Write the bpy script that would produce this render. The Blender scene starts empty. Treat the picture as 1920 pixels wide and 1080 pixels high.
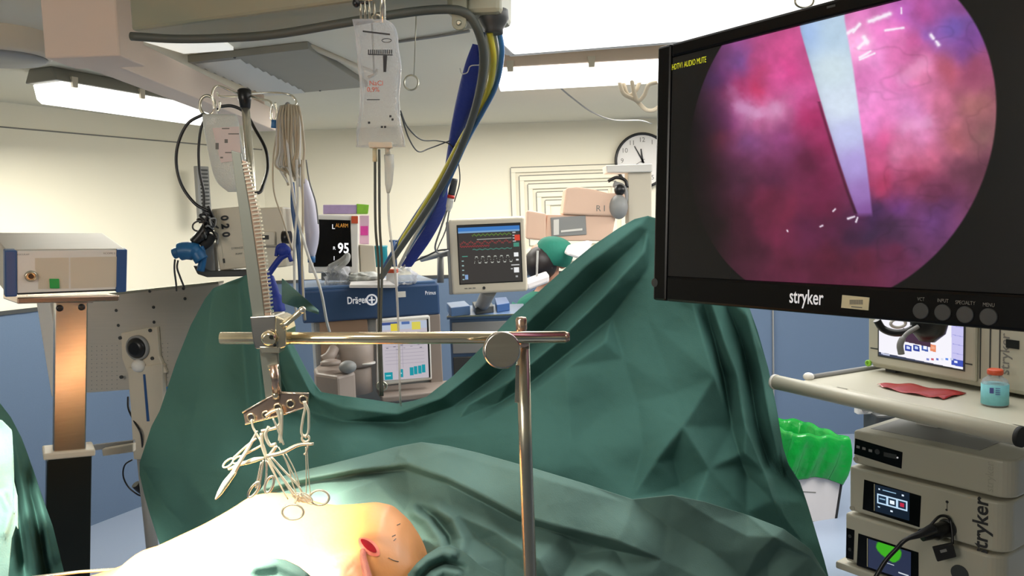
import bpy, bmesh, math, random
import numpy as np
from mathutils import Vector, Matrix

random.seed(7)
rng = np.random.default_rng(7)
SC = bpy.context.scene
COL = SC.collection
PI = math.pi

# ------------------------------------------------------------------ camera
FPX = 1507.0
PITCH = math.atan(125.0 / FPX)
ROLL = math.radians(1.95)
CAM = Vector((0.0, 0.0, 1.7))
_F = Vector((0, math.cos(PITCH), -math.sin(PITCH)))
_U0 = Vector((0, math.sin(PITCH), math.cos(PITCH)))
_R0 = Vector((1, 0, 0))
_U = _U0 * math.cos(ROLL) + _R0 * math.sin(ROLL)
_R = _R0 * math.cos(ROLL) - _U0 * math.sin(ROLL)
cam_d = bpy.data.cameras.new('camera')
cam_d.sensor_width = 36.0
cam_d.lens = 36.0 * FPX / 1920.0
cam_d.clip_start = 0.05
cam_d.clip_end = 60
cam = bpy.data.objects.new('camera', cam_d)
COL.objects.link(cam)
M = Matrix((( _R.x, _U.x, -_F.x, CAM.x), (_R.y, _U.y, -_F.y, CAM.y), (_R.z, _U.z, -_F.z, CAM.z), (0, 0, 0, 1)))
cam.matrix_world = M
SC.camera = cam

# ------------------------------------------------------------------ colour management / world
SC.view_settings.view_transform = 'Standard'
SC.view_settings.look = 'None'
SC.view_settings.exposure = 0.0
SC.view_settings.gamma = 1.0
SC.view_settings.use_curve_mapping = False
w = bpy.data.worlds.new('world')
SC.world = w
w.use_nodes = True
w.node_tree.nodes['Background'].inputs[0].default_value = (0.9, 0.95, 1.0, 1)
w.node_tree.nodes['Background'].inputs[1].default_value = 0.12

def light(name, kind, loc, target, power, color, size=1.0, size_y=None, spot=60, blend=0.5):
    d = bpy.data.lights.new(name, kind)
    d.energy = power
    d.color = color
    if kind == 'AREA':
        d.shape = 'RECTANGLE'
        d.size = size
        d.size_y = size_y or size
    elif kind == 'SPOT':
        d.spot_size = math.radians(spot)
        d.spot_blend = blend
        d.shadow_soft_size = size
    o = bpy.data.objects.new(name, d)
    COL.objects.link(o)
    o.location = loc
    o.rotation_euler = (Vector(target) - Vector(loc)).to_track_quat('-Z', 'Y').to_euler()
    return o

# luminous ceiling canopy, two strip lights, surgical lamp, and added fills without fixtures
light('canopy_light', 'AREA', (0.85, 2.2, 2.30), (0.85, 2.2, 0), 12, (1.0, 0.98, 0.93), 1.5, 1.9)
light('strip_light_right', 'AREA', (0.4, 3.25, 2.22), (0.35, 3.0, 0), 14, (1.0, 0.98, 0.95), 1.2, 0.14)
light('strip_light_left', 'AREA', (-1.75, 3.8, 2.22), (-1.7, 3.8, 0), 34, (1.0, 0.98, 0.88), 0.14, 1.0)
light('fill_light_rear', 'AREA', (-1.7, -0.5, 2.3), (-0.7, 1.8, 1.0), 42, (1.0, 0.94, 0.85), 1.2, 1.2)  # added fill behind the camera, no known lamp; lifts the drapes
light('fill_light_far', 'AREA', (0.3, 4.9, 2.38), (0.3, 4.9, 0), 50, (1.0, 0.97, 0.9), 2.6, 0.7)  # added fill to brighten the back wall, no fixture there
light('fill_light_right', 'AREA', (2.6, 3.6, 2.38), (2.6, 3.6, 0), 90, (1.0, 0.98, 0.94), 1.2, 1.2)  # added fill for the blue wall at right, no fixture there
light('surgical_lamp', 'SPOT', (-0.80, 0.45, 2.3), (-0.50, 1.13, 1.25), 1700, (1.0, 0.93, 0.78), 0.06, spot=23.5, blend=1.0)
light('fill_spot_wide', 'SPOT', (-0.45, 0.2, 2.32), (-0.25, 1.35, 1.2), 36, (1.0, 0.97, 0.9), 0.1, spot=55, blend=1.0)  # added wide fill for the near sheet, not a second real lamp
light('fill_spot_left', 'SPOT', (-0.55, 0.35, 2.3), (-0.83, 1.25, 1.33), 420, (1.0, 0.96, 0.85), 0.06, spot=14, blend=0.6)  # added spot without a known lamp, brightens the left edge drape

# ------------------------------------------------------------------ projection helpers
def ray(px, py):
    return _F + _R * ((px - 960.0) / FPX) + _U * ((540.0 - py) / FPX)

def P(px, py, Y):
    d = ray(px, py)
    return CAM + d * (Y / d.y)

def PZ(px, py, z):
    d = ray(px, py)
    return CAM + d * ((z - CAM.z) / d.z)

def lerp(a, b, t):
    return a + (b - a) * t

# ------------------------------------------------------------------ materials
def s2l(c):
    return tuple((x / 12.92 if x <= 0.04045 else ((x + 0.055) / 1.055) ** 2.4) for x in c)

def C8(r, g, b):
    return s2l((r / 255.0, g / 255.0, b / 255.0))

MATS = {}
def mat(name, col, rough=0.5, metal=0.0, var=0.06, scale=8.0, bump=0.0, bscale=60.0, emit=None, estr=0.0,
        trans=0.0, alpha=1.0, sheen=0.0, stretch=None, coat=0.0, sss=0.0, spec=0.5):
    m = bpy.data.materials.new(name)
    m.use_nodes = True
    nt = m.node_tree
    b = nt.nodes['Principled BSDF']
    tc = nt.nodes.new('ShaderNodeTexCoord')
    mp = nt.nodes.new('ShaderNodeMapping')
    nt.links.new(tc.outputs['Object'], mp.inputs['Vector'])
    if stretch:
        mp.inputs['Scale'].default_value = stretch
    ns = nt.nodes.new('ShaderNodeTexNoise')
    ns.inputs['Scale'].default_value = scale
    ns.inputs['Detail'].default_value = 4
    nt.links.new(mp.outputs[0], ns.inputs['Vector'])
    mx = nt.nodes.new('ShaderNodeMix')
    mx.data_type = 'RGBA'
    mx.inputs[6].default_value = tuple(max(0, c * (1 - var)) for c in col) + (1,)
    mx.inputs[7].default_value = tuple(min(1, c * (1 + var)) for c in col) + (1,)
    nt.links.new(ns.outputs['Fac'], mx.inputs[0])
    nt.links.new(mx.outputs[2], b.inputs['Base Color'])
    b.inputs['Roughness'].default_value = rough
    b.inputs['Metallic'].default_value = metal
    b.inputs['Specular IOR Level'].default_value = spec
    if bump:
        n2 = nt.nodes.new('ShaderNodeTexNoise')
        n2.inputs['Scale'].default_value = bscale
        n2.inputs['Detail'].default_value = 3
        nt.links.new(mp.outputs[0], n2.inputs['Vector'])
        bp = nt.nodes.new('ShaderNodeBump')
        bp.inputs['Strength'].default_value = bump
        bp.inputs['Distance'].default_value = 0.01
        nt.links.new(n2.outputs['Fac'], bp.inputs['Height'])
        nt.links.new(bp.outputs[0], b.inputs['Normal'])
    if emit:
        b.inputs['Emission Color'].default_value = tuple(emit) + (1,)
        b.inputs['Emission Strength'].default_value = estr
    if trans:
        b.inputs['Transmission Weight'].default_value = trans
        b.inputs['IOR'].default_value = 1.2
    if alpha < 1:
        b.inputs['Alpha'].default_value = alpha
    if sheen:
        b.inputs['Sheen Weight'].default_value = sheen
    if coat:
        b.inputs['Coat Weight'].default_value = coat
    if sss:
        b.inputs['Subsurface Weight'].default_value = sss
        b.inputs['Subsurface Radius'].default_value = (0.02, 0.008, 0.004)
    MATS[name] = m
    return m

def film(name, col, alpha=0.3, rough=0.15):
    """clear plastic film: partly see-through, glossy"""
    m = bpy.data.materials.new(name)
    m.use_nodes = True
    nt = m.node_tree
    nt.nodes.remove(nt.nodes['Principled BSDF'])
    out = nt.nodes['Material Output']
    tr = nt.nodes.new('ShaderNodeBsdfTransparent')
    tr.inputs[0].default_value = (0.94, 0.95, 0.95, 1)
    pr = nt.nodes.new('ShaderNodeBsdfPrincipled')
    pr.inputs['Base Color'].default_value = tuple(col) + (1,)
    pr.inputs['Roughness'].default_value = rough
    mix = nt.nodes.new('ShaderNodeMixShader')
    lw = nt.nodes.new('ShaderNodeLayerWeight')
    lw.inputs[0].default_value = 0.35
    mr = nt.nodes.new('ShaderNodeMapRange')
    mr.inputs[3].default_value = alpha
    mr.inputs[4].default_value = min(1, alpha + 0.45)
    ns = nt.nodes.new('ShaderNodeTexNoise')
    ns.inputs['Scale'].default_value = 45
    bp = nt.nodes.new('ShaderNodeBump')
    bp.inputs['Strength'].default_value = 0.6
    bp.inputs['Distance'].default_value = 0.01
    nt.links.new(ns.outputs['Fac'], bp.inputs['Height'])
    nt.links.new(bp.outputs[0], pr.inputs['Normal'])
    nt.links.new(lw.outputs['Facing'], mr.inputs[0])
    nt.links.new(mr.outputs[0], mix.inputs[0])
    nt.links.new(tr.outputs[0], mix.inputs[1])
    nt.links.new(pr.outputs[0], mix.inputs[2])
    nt.links.new(mix.outputs[0], out.inputs[0])
    MATS[name] = m
    return m

def drape_mat(name, col):
    m = mat(name, col, rough=0.9, var=0.05, scale=5, spec=0.15)
    nt = m.node_tree
    b = nt.nodes['Principled BSDF']
    tc = nt.nodes['Texture Coordinate']
    vo = nt.nodes.new('ShaderNodeTexVoronoi')
    vo.feature = 'SMOOTH_F1'
    vo.inputs['Scale'].default_value = 11
    vo.inputs['Smoothness'].default_value = 0.25
    nz = nt.nodes.new('ShaderNodeTexNoise')
    nz.inputs['Scale'].default_value = 6
    ad = nt.nodes.new('ShaderNodeVectorMath')
    ad.operation = 'MULTIPLY_ADD'
    ad.inputs[1].default_value = (0.25, 0.25, 0.25)
    nt.links.new(nz.outputs['Color'], ad.inputs[0])
    nt.links.new(tc.outputs['Object'], ad.inputs[2])
    nt.links.new(tc.outputs['Object'], nz.inputs['Vector'])
    nt.links.new(ad.outputs[0], vo.inputs['Vector'])
    b1 = nt.nodes.new('ShaderNodeBump')
    b1.inputs['Strength'].default_value = 0.3
    b1.inputs['Distance'].default_value = 0.008
    nt.links.new(vo.outputs['Distance'], b1.inputs['Height'])
    n3 = nt.nodes.new('ShaderNodeTexNoise')
    n3.inputs['Scale'].default_value = 350
    nt.links.new(tc.outputs['Object'], n3.inputs['Vector'])
    b2 = nt.nodes.new('ShaderNodeBump')
    b2.inputs['Strength'].default_value = 0.25
    b2.inputs['Distance'].default_value = 0.002
    nt.links.new(n3.outputs['Fac'], b2.inputs['Height'])
    nt.links.new(b1.outputs[0], b2.inputs['Normal'])
    nt.links.new(b2.outputs[0], b.inputs['Normal'])
    return m

def attr_screen_mat(name, strength=1.0, rough=0.25):
    m = bpy.data.materials.new(name)
    m.use_nodes = True
    nt = m.node_tree
    b = nt.nodes['Principled BSDF']
    at = nt.nodes.new('ShaderNodeAttribute')
    at.attribute_name = 'pic'
    b.inputs['Base Color'].default_value = (0.01, 0.01, 0.01, 1)
    b.inputs['Roughness'].default_value = rough
    b.inputs['Specular IOR Level'].default_value = 0.3
    nt.links.new(at.outputs['Color'], b.inputs['Emission Color'])
    b.inputs['Emission Strength'].default_value = strength
    MATS[name] = m
    return m

# ------------------------------------------------------------------ object helpers
WL = {}      # world location of every object, so that parts can be given in world space

def tag(o, label=None, cat=None, group=None, kind=None):
    if label: o['label'] = label
    if cat: o['category'] = cat
    if group: o['group'] = group
    if kind: o['kind'] = kind
    return o

def empty(name, loc, label, cat, group=None):
    o = bpy.data.objects.new(name, None)
    o.empty_display_size = 0.05
    COL.objects.link(o)
    o.location = loc
    WL[o.name] = Vector(loc)
    return tag(o, label, cat, group)

class Frame:
    """u to the right, v down, w out towards the viewer"""
    def __init__(s, O, U, V):
        s.O = Vector(O)
        s.U = Vector(U).normalized()
        V = Vector(V)
        s.V = (V - s.U * V.dot(s.U)).normalized()
        s.N = -(s.U.cross(s.V))
    def p(s, u, v, w=0.0):
        return s.O + s.U * u + s.V * v + s.N * w
    def uv(s, px, py, w=0.0):
        d = ray(px, py)
        o = s.O + s.N * w
        t = (o - CAM).dot(s.N) / d.dot(s.N)
        q = CAM + d * t - o
        return q.dot(s.U), q.dot(s.V)
    def shift(s, u, v, w):
        return Frame(s.p(u, v, w), s.U, s.V)

def fit(tl, Yl, tr, Yr, tilt=0.0, lean=0.0):
    """upright front face from two pixel corners and their distances"""
    O = P(tl[0], tl[1], Yl)
    U = (P(tr[0], tr[1], Yr) - O).normalized()
    V = Vector((0, 0, -1))
    V = (V - U * V.dot(U)).normalized()
    if tilt:
        V = Matrix.Rotation(math.radians(tilt), 3, U) @ V
    if lean:
        V = Matrix.Rotation(math.radians(lean), 3, V.cross(U)) @ V
    return Frame(O, U, V)

class MB:
    def __init__(s):
        s.v = []; s.f = []; s.sm = []
    def add(s, vs, fs, smooth=False):
        b = len(s.v)
        s.v += [Vector(x) for x in vs]
        s.f += [tuple(b + i for i in f) for f in fs]
        s.sm += [smooth] * len(fs)
        return s
    def hexa(s, p):   # p: 4 bottom, 4 top in the same turning order
        return s.add(p, [(3, 2, 1, 0), (4, 5, 6, 7), (0, 1, 5, 4), (1, 2, 6, 5), (2, 3, 7, 6), (3, 0, 4, 7)])
    def box(s, c, d):
        x, y, z = c; a, b, e = d[0] / 2, d[1] / 2, d[2] / 2
        return s.hexa([(x - a, y - b, z - e), (x + a, y - b, z - e), (x + a, y + b, z - e), (x - a, y + b, z - e),
                       (x - a, y - b, z + e), (x + a, y - b, z + e), (x + a, y + b, z + e), (x - a, y + b, z + e)])
    def fbox(s, F, u0, u1, v0, v1, w0, w1):
        return s.hexa([F.p(u0, v0, w0), F.p(u1, v0, w0), F.p(u1, v1, w0), F.p(u0, v1, w0),
                       F.p(u0, v0, w1), F.p(u1, v0, w1), F.p(u1, v1, w1), F.p(u0, v1, w1)])
    def pbox(s, F, x0, y0, x1, y1, w0, w1):
        """box over a pixel rectangle of the face (front at w1)"""
        a = F.uv(x0, y0, w1); b = F.uv(x1, y1, w1)
        return s.fbox(F, min(a[0], b[0]), max(a[0], b[0]), min(a[1], b[1]), max(a[1], b[1]), w0, w1)
    def pquad(s, F, pts, w0, w1):
        q = [F.uv(x, y, w1) for x, y in pts]
        return s.prism([F.p(u, v, w0) for u, v in q], F.N * (w1 - w0))
    def prism(s, poly, vec):
        n = len(poly); vec = Vector(vec)
        a = [Vector(p) for p in poly]
        return s.add(a + [p + vec for p in a],
                     [tuple(range(n - 1, -1, -1)), tuple(range(n, 2 * n))] +
                     [(i, (i + 1) % n, n + (i + 1) % n, n + i) for i in range(n)])
    def tube(s, pts, r, n=10, closed=False, flat=None):
        pts = [Vector(p) for p in pts]
        k = len(pts)
        rr = r if isinstance(r, (list, tuple)) else [r] * k
        T = []
        for i in range(k):
            a = pts[i - 1] if (i > 0 or closed) else pts[0]
            b = pts[(i + 1) % k] if (i < k - 1 or closed) else pts[-1]
            t = (b - a)
            T.append(t.normalized() if t.length > 1e-9 else Vector((0, 0, 1)))
        up = Vector((0, 0, 1)) if abs(T[0].z) < 0.9 else Vector((1, 0, 0))
        A = T[0].cross(up).normalized()
        vs = []
        for i in range(k):
            A = (A - T[i] * A.dot(T[i]))
            A = A.normalized() if A.length > 1e-9 else T[i].orthogonal().normalized()
            B = T[i].cross(A)
            fl = flat or 1.0
            for j in range(n):
                t = 2 * PI * j / n
                vs.append(pts[i] + A * (math.cos(t) * rr[i]) + B * (math.sin(t) * rr[i] * fl))
        fs = []
        for i in range(k if closed else k - 1):
            i2 = (i + 1) % k
            for j in range(n):
                j2 = (j + 1) % n
                fs.append((i * n + j, i * n + j2, i2 * n + j2, i2 * n + j))
        s.add(vs, fs, True)
        if not closed:
            b = len(s.v) - k * n
            s.f.append(tuple(b + j for j in range(n - 1, -1, -1))); s.sm.append(False)
            s.f.append(tuple(b + (k - 1) * n + j for j in range(n))); s.sm.append(False)
        return s
    def ball(s, c, r, nu=16, nv=10, M3=None):
        c = Vector(c)
        if not isinstance(r, (tuple, list)): r = (r, r, r)
        vs = []; fs = []
        for i in range(nv + 1):
            a = PI * i / nv
            for j in range(nu):
                b = 2 * PI * j / nu
                q = Vector((r[0] * math.sin(a) * math.cos(b), r[1] * math.sin(a) * math.sin(b), r[2] * math.cos(a)))
                if M3: q = M3 @ q
                vs.append(c + q)
        for i in range(nv):
            for j in range(nu):
                j2 = (j + 1) % nu
                fs.append((i * nu + j, (i + 1) * nu + j, (i + 1) * nu + j2, i * nu + j2))
        return s.add(vs, fs, True)
    def lathe(s, c, ax, prof, n=24, sx=1.0, side=None):
        """prof: (radius, distance along ax)"""
        c = Vector(c); ax = Vector(ax).normalized()
        A = Vector(side) if side else ax.orthogonal()
        A = (A - ax * A.dot(ax)).normalized(); B = ax.cross(A)
        k = len(prof); vs = []
        for r, h in prof:
            for j in range(n):
                t = 2 * PI * j / n
                vs.append(c + ax * h + A * (r * math.cos(t)) + B * (r * sx * math.sin(t)))
        fs = []
        for i in range(k - 1):
            for j in range(n):
                j2 = (j + 1) % n
                fs.append((i * n + j, i * n + j2, (i + 1) * n + j2, (i + 1) * n + j))
        fs.append(tuple(range(n - 1, -1, -1)))
        fs.append(tuple((k - 1) * n + j for j in range(n)))
        b = len(s.v)
        s.add(vs, fs, True)
        s.sm[-1] = False; s.sm[-2] = False
        return s
    def grid(s, G, smooth=True):
        """G: rows of points"""
        R_ = len(G); K = len(G[0])
        s.add([p for row in G for p in row],
              [(i * K + j, i * K + j + 1, (i + 1) * K + j + 1, (i + 1) * K + j) for i in range(R_ - 1) for j in range(K - 1)], smooth)
        return s
    def build(s, name, m, parent=None, bevel=0.0, seg=2, kind=None, solid=0.0, subd=0):
        if parent is not None:
            org = WL[parent.name]
        elif kind == 'structure':
            org = Vector((0, 0, 0))
        else:
            xs = [q.x for q in s.v]; ys = [q.y for q in s.v]; zs = [q.z for q in s.v]
            org = Vector(((min(xs) + max(xs)) / 2, (min(ys) + max(ys)) / 2, min(zs)))
        me = bpy.data.meshes.new(name)
        me.from_pydata([tuple(q - org) for q in s.v], [], s.f)
        me.polygons.foreach_set('use_smooth', s.sm)
        me.update()
        if isinstance(m, str): m = MATS[m]
        if m: me.materials.append(m)
        o = bpy.data.objects.new(name, me)
        COL.objects.link(o)
        if parent is not None:
            o.parent = parent
            WL[o.name] = org
        else:
            o.location = org
            WL[o.name] = org
        if bevel:
            b = o.modifiers.new('bevel', 'BEVEL')
            b.width = bevel; b.segments = seg; b.limit_method = 'ANGLE'; b.angle_limit = math.radians(40)
            b.harden_normals = False
        if solid:
            q = o.modifiers.new('solid', 'SOLIDIFY'); q.thickness = solid; q.offset = 0
        if subd:
            q = o.modifiers.new('sub', 'SUBSURF'); q.levels = subd; q.render_levels = subd
        if kind: o['kind'] = kind
        return o

def recalc(o):
    bm = bmesh.new(); bm.from_mesh(o.data)
    bmesh.ops.recalc_face_normals(bm, faces=bm.faces)
    bm.to_mesh(o.data); bm.free()
    return o

def crom(pts, n=8, closed=False):
    """Catmull-Rom through the points"""
    pts = [Vector(p) for p in pts]
    k = len(pts); out = []
    rngk = k if closed else k - 1
    for i in range(rngk):
        if closed:
            a, b, c, d = pts[i - 1], pts[i], pts[(i + 1) % k], pts[(i + 2) % k]
        else:
            b, c = pts[i], pts[i + 1]
            a = pts[i - 1] if i > 0 else b * 2 - c
            d = pts[i + 2] if i + 2 < k else c * 2 - b
        for j in range(n):
            t = j / n
            out.append(0.5 * ((2 * b) + (c - a) * t + (2 * a - 5 * b + 4 * c - d) * t * t + (3 * b - a - 3 * c + d) * t ** 3))
    if not closed: out.append(pts[-1])
    return out

def pp(lst, n=8, closed=False):
    """smooth 3D path through (px, py, Y) triples"""
    return crom([P(*q) for q in lst], n, closed)

def pxr(r, Y):      # pixels at a distance -> metres
    return r * Y / FPX

def text(F, u, v, h, string, m, parent, w=0.0005, rot=0.0, name='lettering', bold=0.0, align='LEFT', sx=1.0, ext=0.0003):
    cu = bpy.data.curves.new('txt', 'FONT')
    cu.body = string
    cu.size = 1.0
    cu.align_x = align
    cu.offset = bold
    cu.extrude = 0.0
    cu.resolution_u = 3
    to = bpy.data.objects.new('txt', cu)
    COL.objects.link(to)
    dg = bpy.context.evaluated_depsgraph_get()
    me = bpy.data.meshes.new_from_object(to.evaluated_get(dg))
    COL.objects.unlink(to)
    bpy.data.objects.remove(to)
    bpy.data.curves.remove(cu)
    cr, sr = math.cos(math.radians(rot)), math.sin(math.radians(rot))
    b = MB()
    vs = []
    for q in me.vertices:
        x, y = q.co.x * h * sx, q.co.y * h
        vs.append(F.p(u + x * cr - y * sr, v - (x * sr + y * cr), w))
    b.add(vs, [tuple(p.vertices) for p in me.polygons])
    bpy.data.meshes.remove(me)
    return b.build(name, m, parent)

def picture(name, F, u0, u1, v0, v1, w, nx, ny, fn, m, parent):
    """flat display whose picture is stored per vertex; fn(px, py, s, t) -> rgb arrays in sRGB 0..1"""
    us = np.linspace(u0, u1, nx); vs = np.linspace(v0, v1, ny)
    UU, VV = np.meshgrid(us, vs)
    O = np.array(F.p(0, 0, w)); U = np.array(F.U); V = np.array(F.V)
    pts = O + UU[..., None] * U + VV[..., None] * V
    rel = pts - np.array(CAM)
    x = rel @ np.array(_R); y = rel @ np.array(_U); z = rel @ np.array(_F)
    PX = 960 + FPX * x / z; PY = 540 - FPX * y / z
    rgb = fn(PX, PY, (UU - u0) / (u1 - u0), (VV - v0) / (v1 - v0))
    rgb = np.clip(rgb, 0, 1)
    lin = np.where(rgb <= 0.04045, rgb / 12.92, ((rgb + 0.055) / 1.055) ** 2.4)
    org = np.array(WL[parent.name])
    me = bpy.data.meshes.new(name)
    co = (pts - org).reshape(-1, 3)
    idx = np.arange(nx * ny).reshape(ny, nx)
    q = np.stack([idx[:-1, :-1], idx[1:, :-1], idx[1:, 1:], idx[:-1, 1:]], -1).reshape(-1, 4)
    me.from_pydata(co.tolist(), [], q.tolist())
    ca = me.color_attributes.new('pic', 'FLOAT_COLOR', 'POINT')
    flat = np.ones((nx * ny, 4), dtype=np.float32); flat[:, :3] = lin.reshape(-1, 3)
    ca.data.foreach_set('color', flat.ravel())
    me.materials.append(MATS[m] if isinstance(m, str) else m)
    o = bpy.data.objects.new(name, me)
    COL.objects.link(o)
    o.parent = parent
    WL[o.name] = WL[parent.name]
    return o

def ring_pts(F_or_c, A, B, ra, rb, n=28):
    c = Vector(F_or_c); A = Vector(A); B = Vector(B)
    return [c + A * (ra * math.cos(2 * PI * i / n)) + B * (rb * math.sin(2 * PI * i / n)) for i in range(n)]

def disc(b, c, ax, r, h, n=28):
    c = Vector(c); ax = Vector(ax).normalized()
    return b.lathe(c, ax, [(r, 0), (r, h)], n)

# ------------------------------------------------------------------ palette
mat('wall_cream', C8(236, 229, 208), 0.7, var=0.02, scale=2)
mat('blue_vinyl', C8(96, 114, 138), 0.5, var=0.10, scale=260, spec=0.3)
mat('floor_vinyl', C8(140, 152, 172), 0.35, var=0.08, scale=220)
mat('ceiling_grey', C8(226, 220, 200), 0.8, var=0.02, scale=2)
mat('recess_white', C8(226, 224, 214), 0.6, var=0.02)
mat('riser_pink', C8(226, 206, 190), 0.6, var=0.03, scale=3)
mat('grille_grey', C8(138, 136, 126), 0.5, 0.0, var=0.06, stretch=(1, 1, 1))
mat('white_plastic', C8(226, 222, 214), 0.4, var=0.02)
mat('warm_plastic', C8(206, 196, 176), 0.45, var=0.03)
mat('cream_plastic', C8(206, 196, 176), 0.4, var=0.02)
mat('grey_plastic', C8(140, 140, 138), 0.5, var=0.04)
mat('label_blush', C8(228, 212, 208), 0.6, var=0.05)
mat('sage_paint', C8(150, 149, 128), 0.45, var=0.03)
mat('dark_grey', C8(58, 60, 60), 0.5, var=0.06)
mat('black', C8(20, 20, 21), 0.35, var=0.05)
mat('black_matte', C8(26, 26, 27), 0.75, var=0.1)
mat('black_gloss', C8(6, 6, 7), 0.25, var=0.02, spec=0.25)
mat('steel', C8(188, 184, 166), 0.28, 0.9, var=0.05, scale=20)
mat('bright_steel', C8(238, 232, 214), 0.2, 0.85, var=0.05, scale=30)
mat('gold_steel', C8(240, 226, 192), 0.14, 0.9, var=0.06, scale=30)
mat('copper_steel', C8(206, 178, 158), 0.22, 0.9, var=0.05)
mat('brushed_steel', C8(196, 192, 184), 0.24, 1.0, var=0.12, scale=14, stretch=(1, 1, 14))
mat('brushed_panel', C8(196, 190, 178), 0.5, 0.35, var=0.06, scale=6, stretch=(1, 1, 40))
mat('dark_steel', C8(60, 64, 60), 0.3, 0.9, var=0.08)
mat('device_blue', C8(44, 82, 134), 0.4, var=0.04)
mat('royal_blue', C8(24, 48, 140), 0.6, var=0.12, scale=20, bump=0.3, bscale=40)
mat('sky_blue', C8(52, 112, 168), 0.4, var=0.08)
mat('glove_blue', C8(30, 98, 150), 0.4, var=0.25, scale=14, bump=0.3, bscale=20)
mat('shaded_plastic', C8(150, 136, 126), 0.5, var=0.05)  # warm plastic darkened: shade inside the drape gap put into the colour
mat('drager_blue', C8(50, 76, 114), 0.4, var=0.05)
mat('drager_top', C8(84, 112, 150), 0.3, var=0.05)
mat('yellow', C8(214, 204, 60), 0.45, var=0.06)
mat('green_led', C8(30, 130, 60), 0.4, emit=C8(20, 130, 60), estr=0.25)
mat('hose_grey', C8(76, 80, 74), 0.55, var=0.05)
mat('hose_white', C8(206, 204, 198), 0.4, var=0.05)
mat('cable_beige', C8(186, 172, 148), 0.5, var=0.06)
mat('red', C8(190, 42, 34), 0.4, var=0.1)
mat('orange_red', C8(206, 84, 50), 0.4)
mat('pink_card', C8(208, 168, 190), 0.6, var=0.1)
mat('magenta', C8(206, 60, 150), 0.5, var=0.2, scale=60)
mat('lime', C8(140, 200, 60), 0.5, var=0.15, scale=60)
mat('lilac', C8(184, 160, 200), 0.6, var=0.15, scale=40)
mat('lilac_bag', C8(196, 192, 208), 0.45, var=0.05)
mat('teal_plastic', C8(30, 136, 146), 0.4, var=0.1)
mat('paper', C8(232, 228, 224), 0.7, var=0.02)
mat('red_film', C8(160, 30, 32), 0.3, var=0.15, scale=30)
mat('label_paper', C8(214, 206, 170), 0.6, var=0.1, scale=100)
mat('cyan_label', C8(130, 205, 214), 0.6, var=0.12, scale=120)
mat('ink', C8(44, 44, 46), 0.6)
mat('ink_white', C8(232, 232, 236), 0.5, emit=C8(232, 232, 236), estr=0.35)
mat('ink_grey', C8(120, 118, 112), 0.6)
mat('ink_blue', C8(70, 80, 150), 0.6)
mat('glow', C8(250, 250, 246), 0.5, emit=(1.0, 0.99, 0.95), estr=2.4)
mat('glow_canopy', C8(250, 250, 246), 0.5, emit=(1.0, 0.99, 0.96), estr=1.15)
mat('instrument_steel', C8(246, 238, 212), 0.3, 0.55, var=0.05, scale=30)
mat('peach_plastic', C8(226, 190, 166), 0.45, var=0.03)
mat('glow_soft', C8(250, 250, 240), 0.5, emit=(1.0, 0.98, 0.9), estr=2.2)
mat('skin', C8(222, 150, 88), 0.42, var=0.10, scale=9, sss=0.12, bump=0.05, bscale=80)
mat('skin_plain', C8(206, 150, 122), 0.5, var=0.06, sss=0.1)
mat('wound', C8(140, 8, 22), 0.5, var=0.4, scale=90, spec=0.2)
mat('wound_rim', C8(230, 120, 96), 0.4, var=0.2, scale=60)
mat('hair', C8(28, 18, 16), 0.5, var=0.3, scale=60)
mat('scrub_green', C8(30, 116, 96), 0.8, var=0.1, scale=20, bump=0.3, bscale=30)
mat('bin_green', C8(10, 134, 48), 0.25, var=0.25, scale=16, bump=0.5, bscale=26)
mat('carton', C8(206, 200, 198), 0.7, var=0.03)
mat('brown_card', C8(150, 122, 100), 0.7, var=0.05)
mat('console_grey', C8(186, 182, 164), 0.42, var=0.03)
mat('console_side', C8(170, 166, 150), 0.45, var=0.03)
mat('gauze', C8(236, 232, 222), 0.9, var=0.03, bump=0.4, bscale=80)
film('clear_film', C8(236, 236, 240), 0.22, 0.1)
mat('glow_dim', C8(230, 230, 220), 0.6, emit=(1.0, 1.0, 0.93), estr=0.55)
mat('bar_steel', C8(116, 118, 108), 0.45, 0.5, var=0.08, scale=14)
film('clear_tube', C8(226, 226, 220), 0.45)
film('pink_tube', C8(240, 150, 140), 0.5)
film('white_film', C8(240, 242, 234), 0.86, 0.3)
film('green_film', C8(20, 180, 70), 0.82, 0.2)
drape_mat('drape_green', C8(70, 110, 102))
drape_mat('drape_lit', C8(108, 139, 131))  # paler copy of the green cloth: warm light and haze put into its colour
attr_screen_mat('screen_pic', 1.0)
attr_screen_mat('screen_dim', 0.9, 0.2)
# ================================================================== ROOM
ZC = 2.42          # ceiling
ZR = ZC
YB = 6.0           # back wall
CX = -1.81         # corner between back wall and angled left wall
LD = Vector((-0.454, -0.891, 0))
WZ = 1.30          # top of blue wall covering

MB().box((0.2, 2.2, -0.05), (11.0, 9.6, 0.1)).build('floor', 'floor_vinyl', kind='structure')
MB().box((0.2, 2.2, ZC + 0.05), (11.0, 9.6, 0.1)).build('ceiling', 'ceiling_grey', kind='structure')
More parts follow.
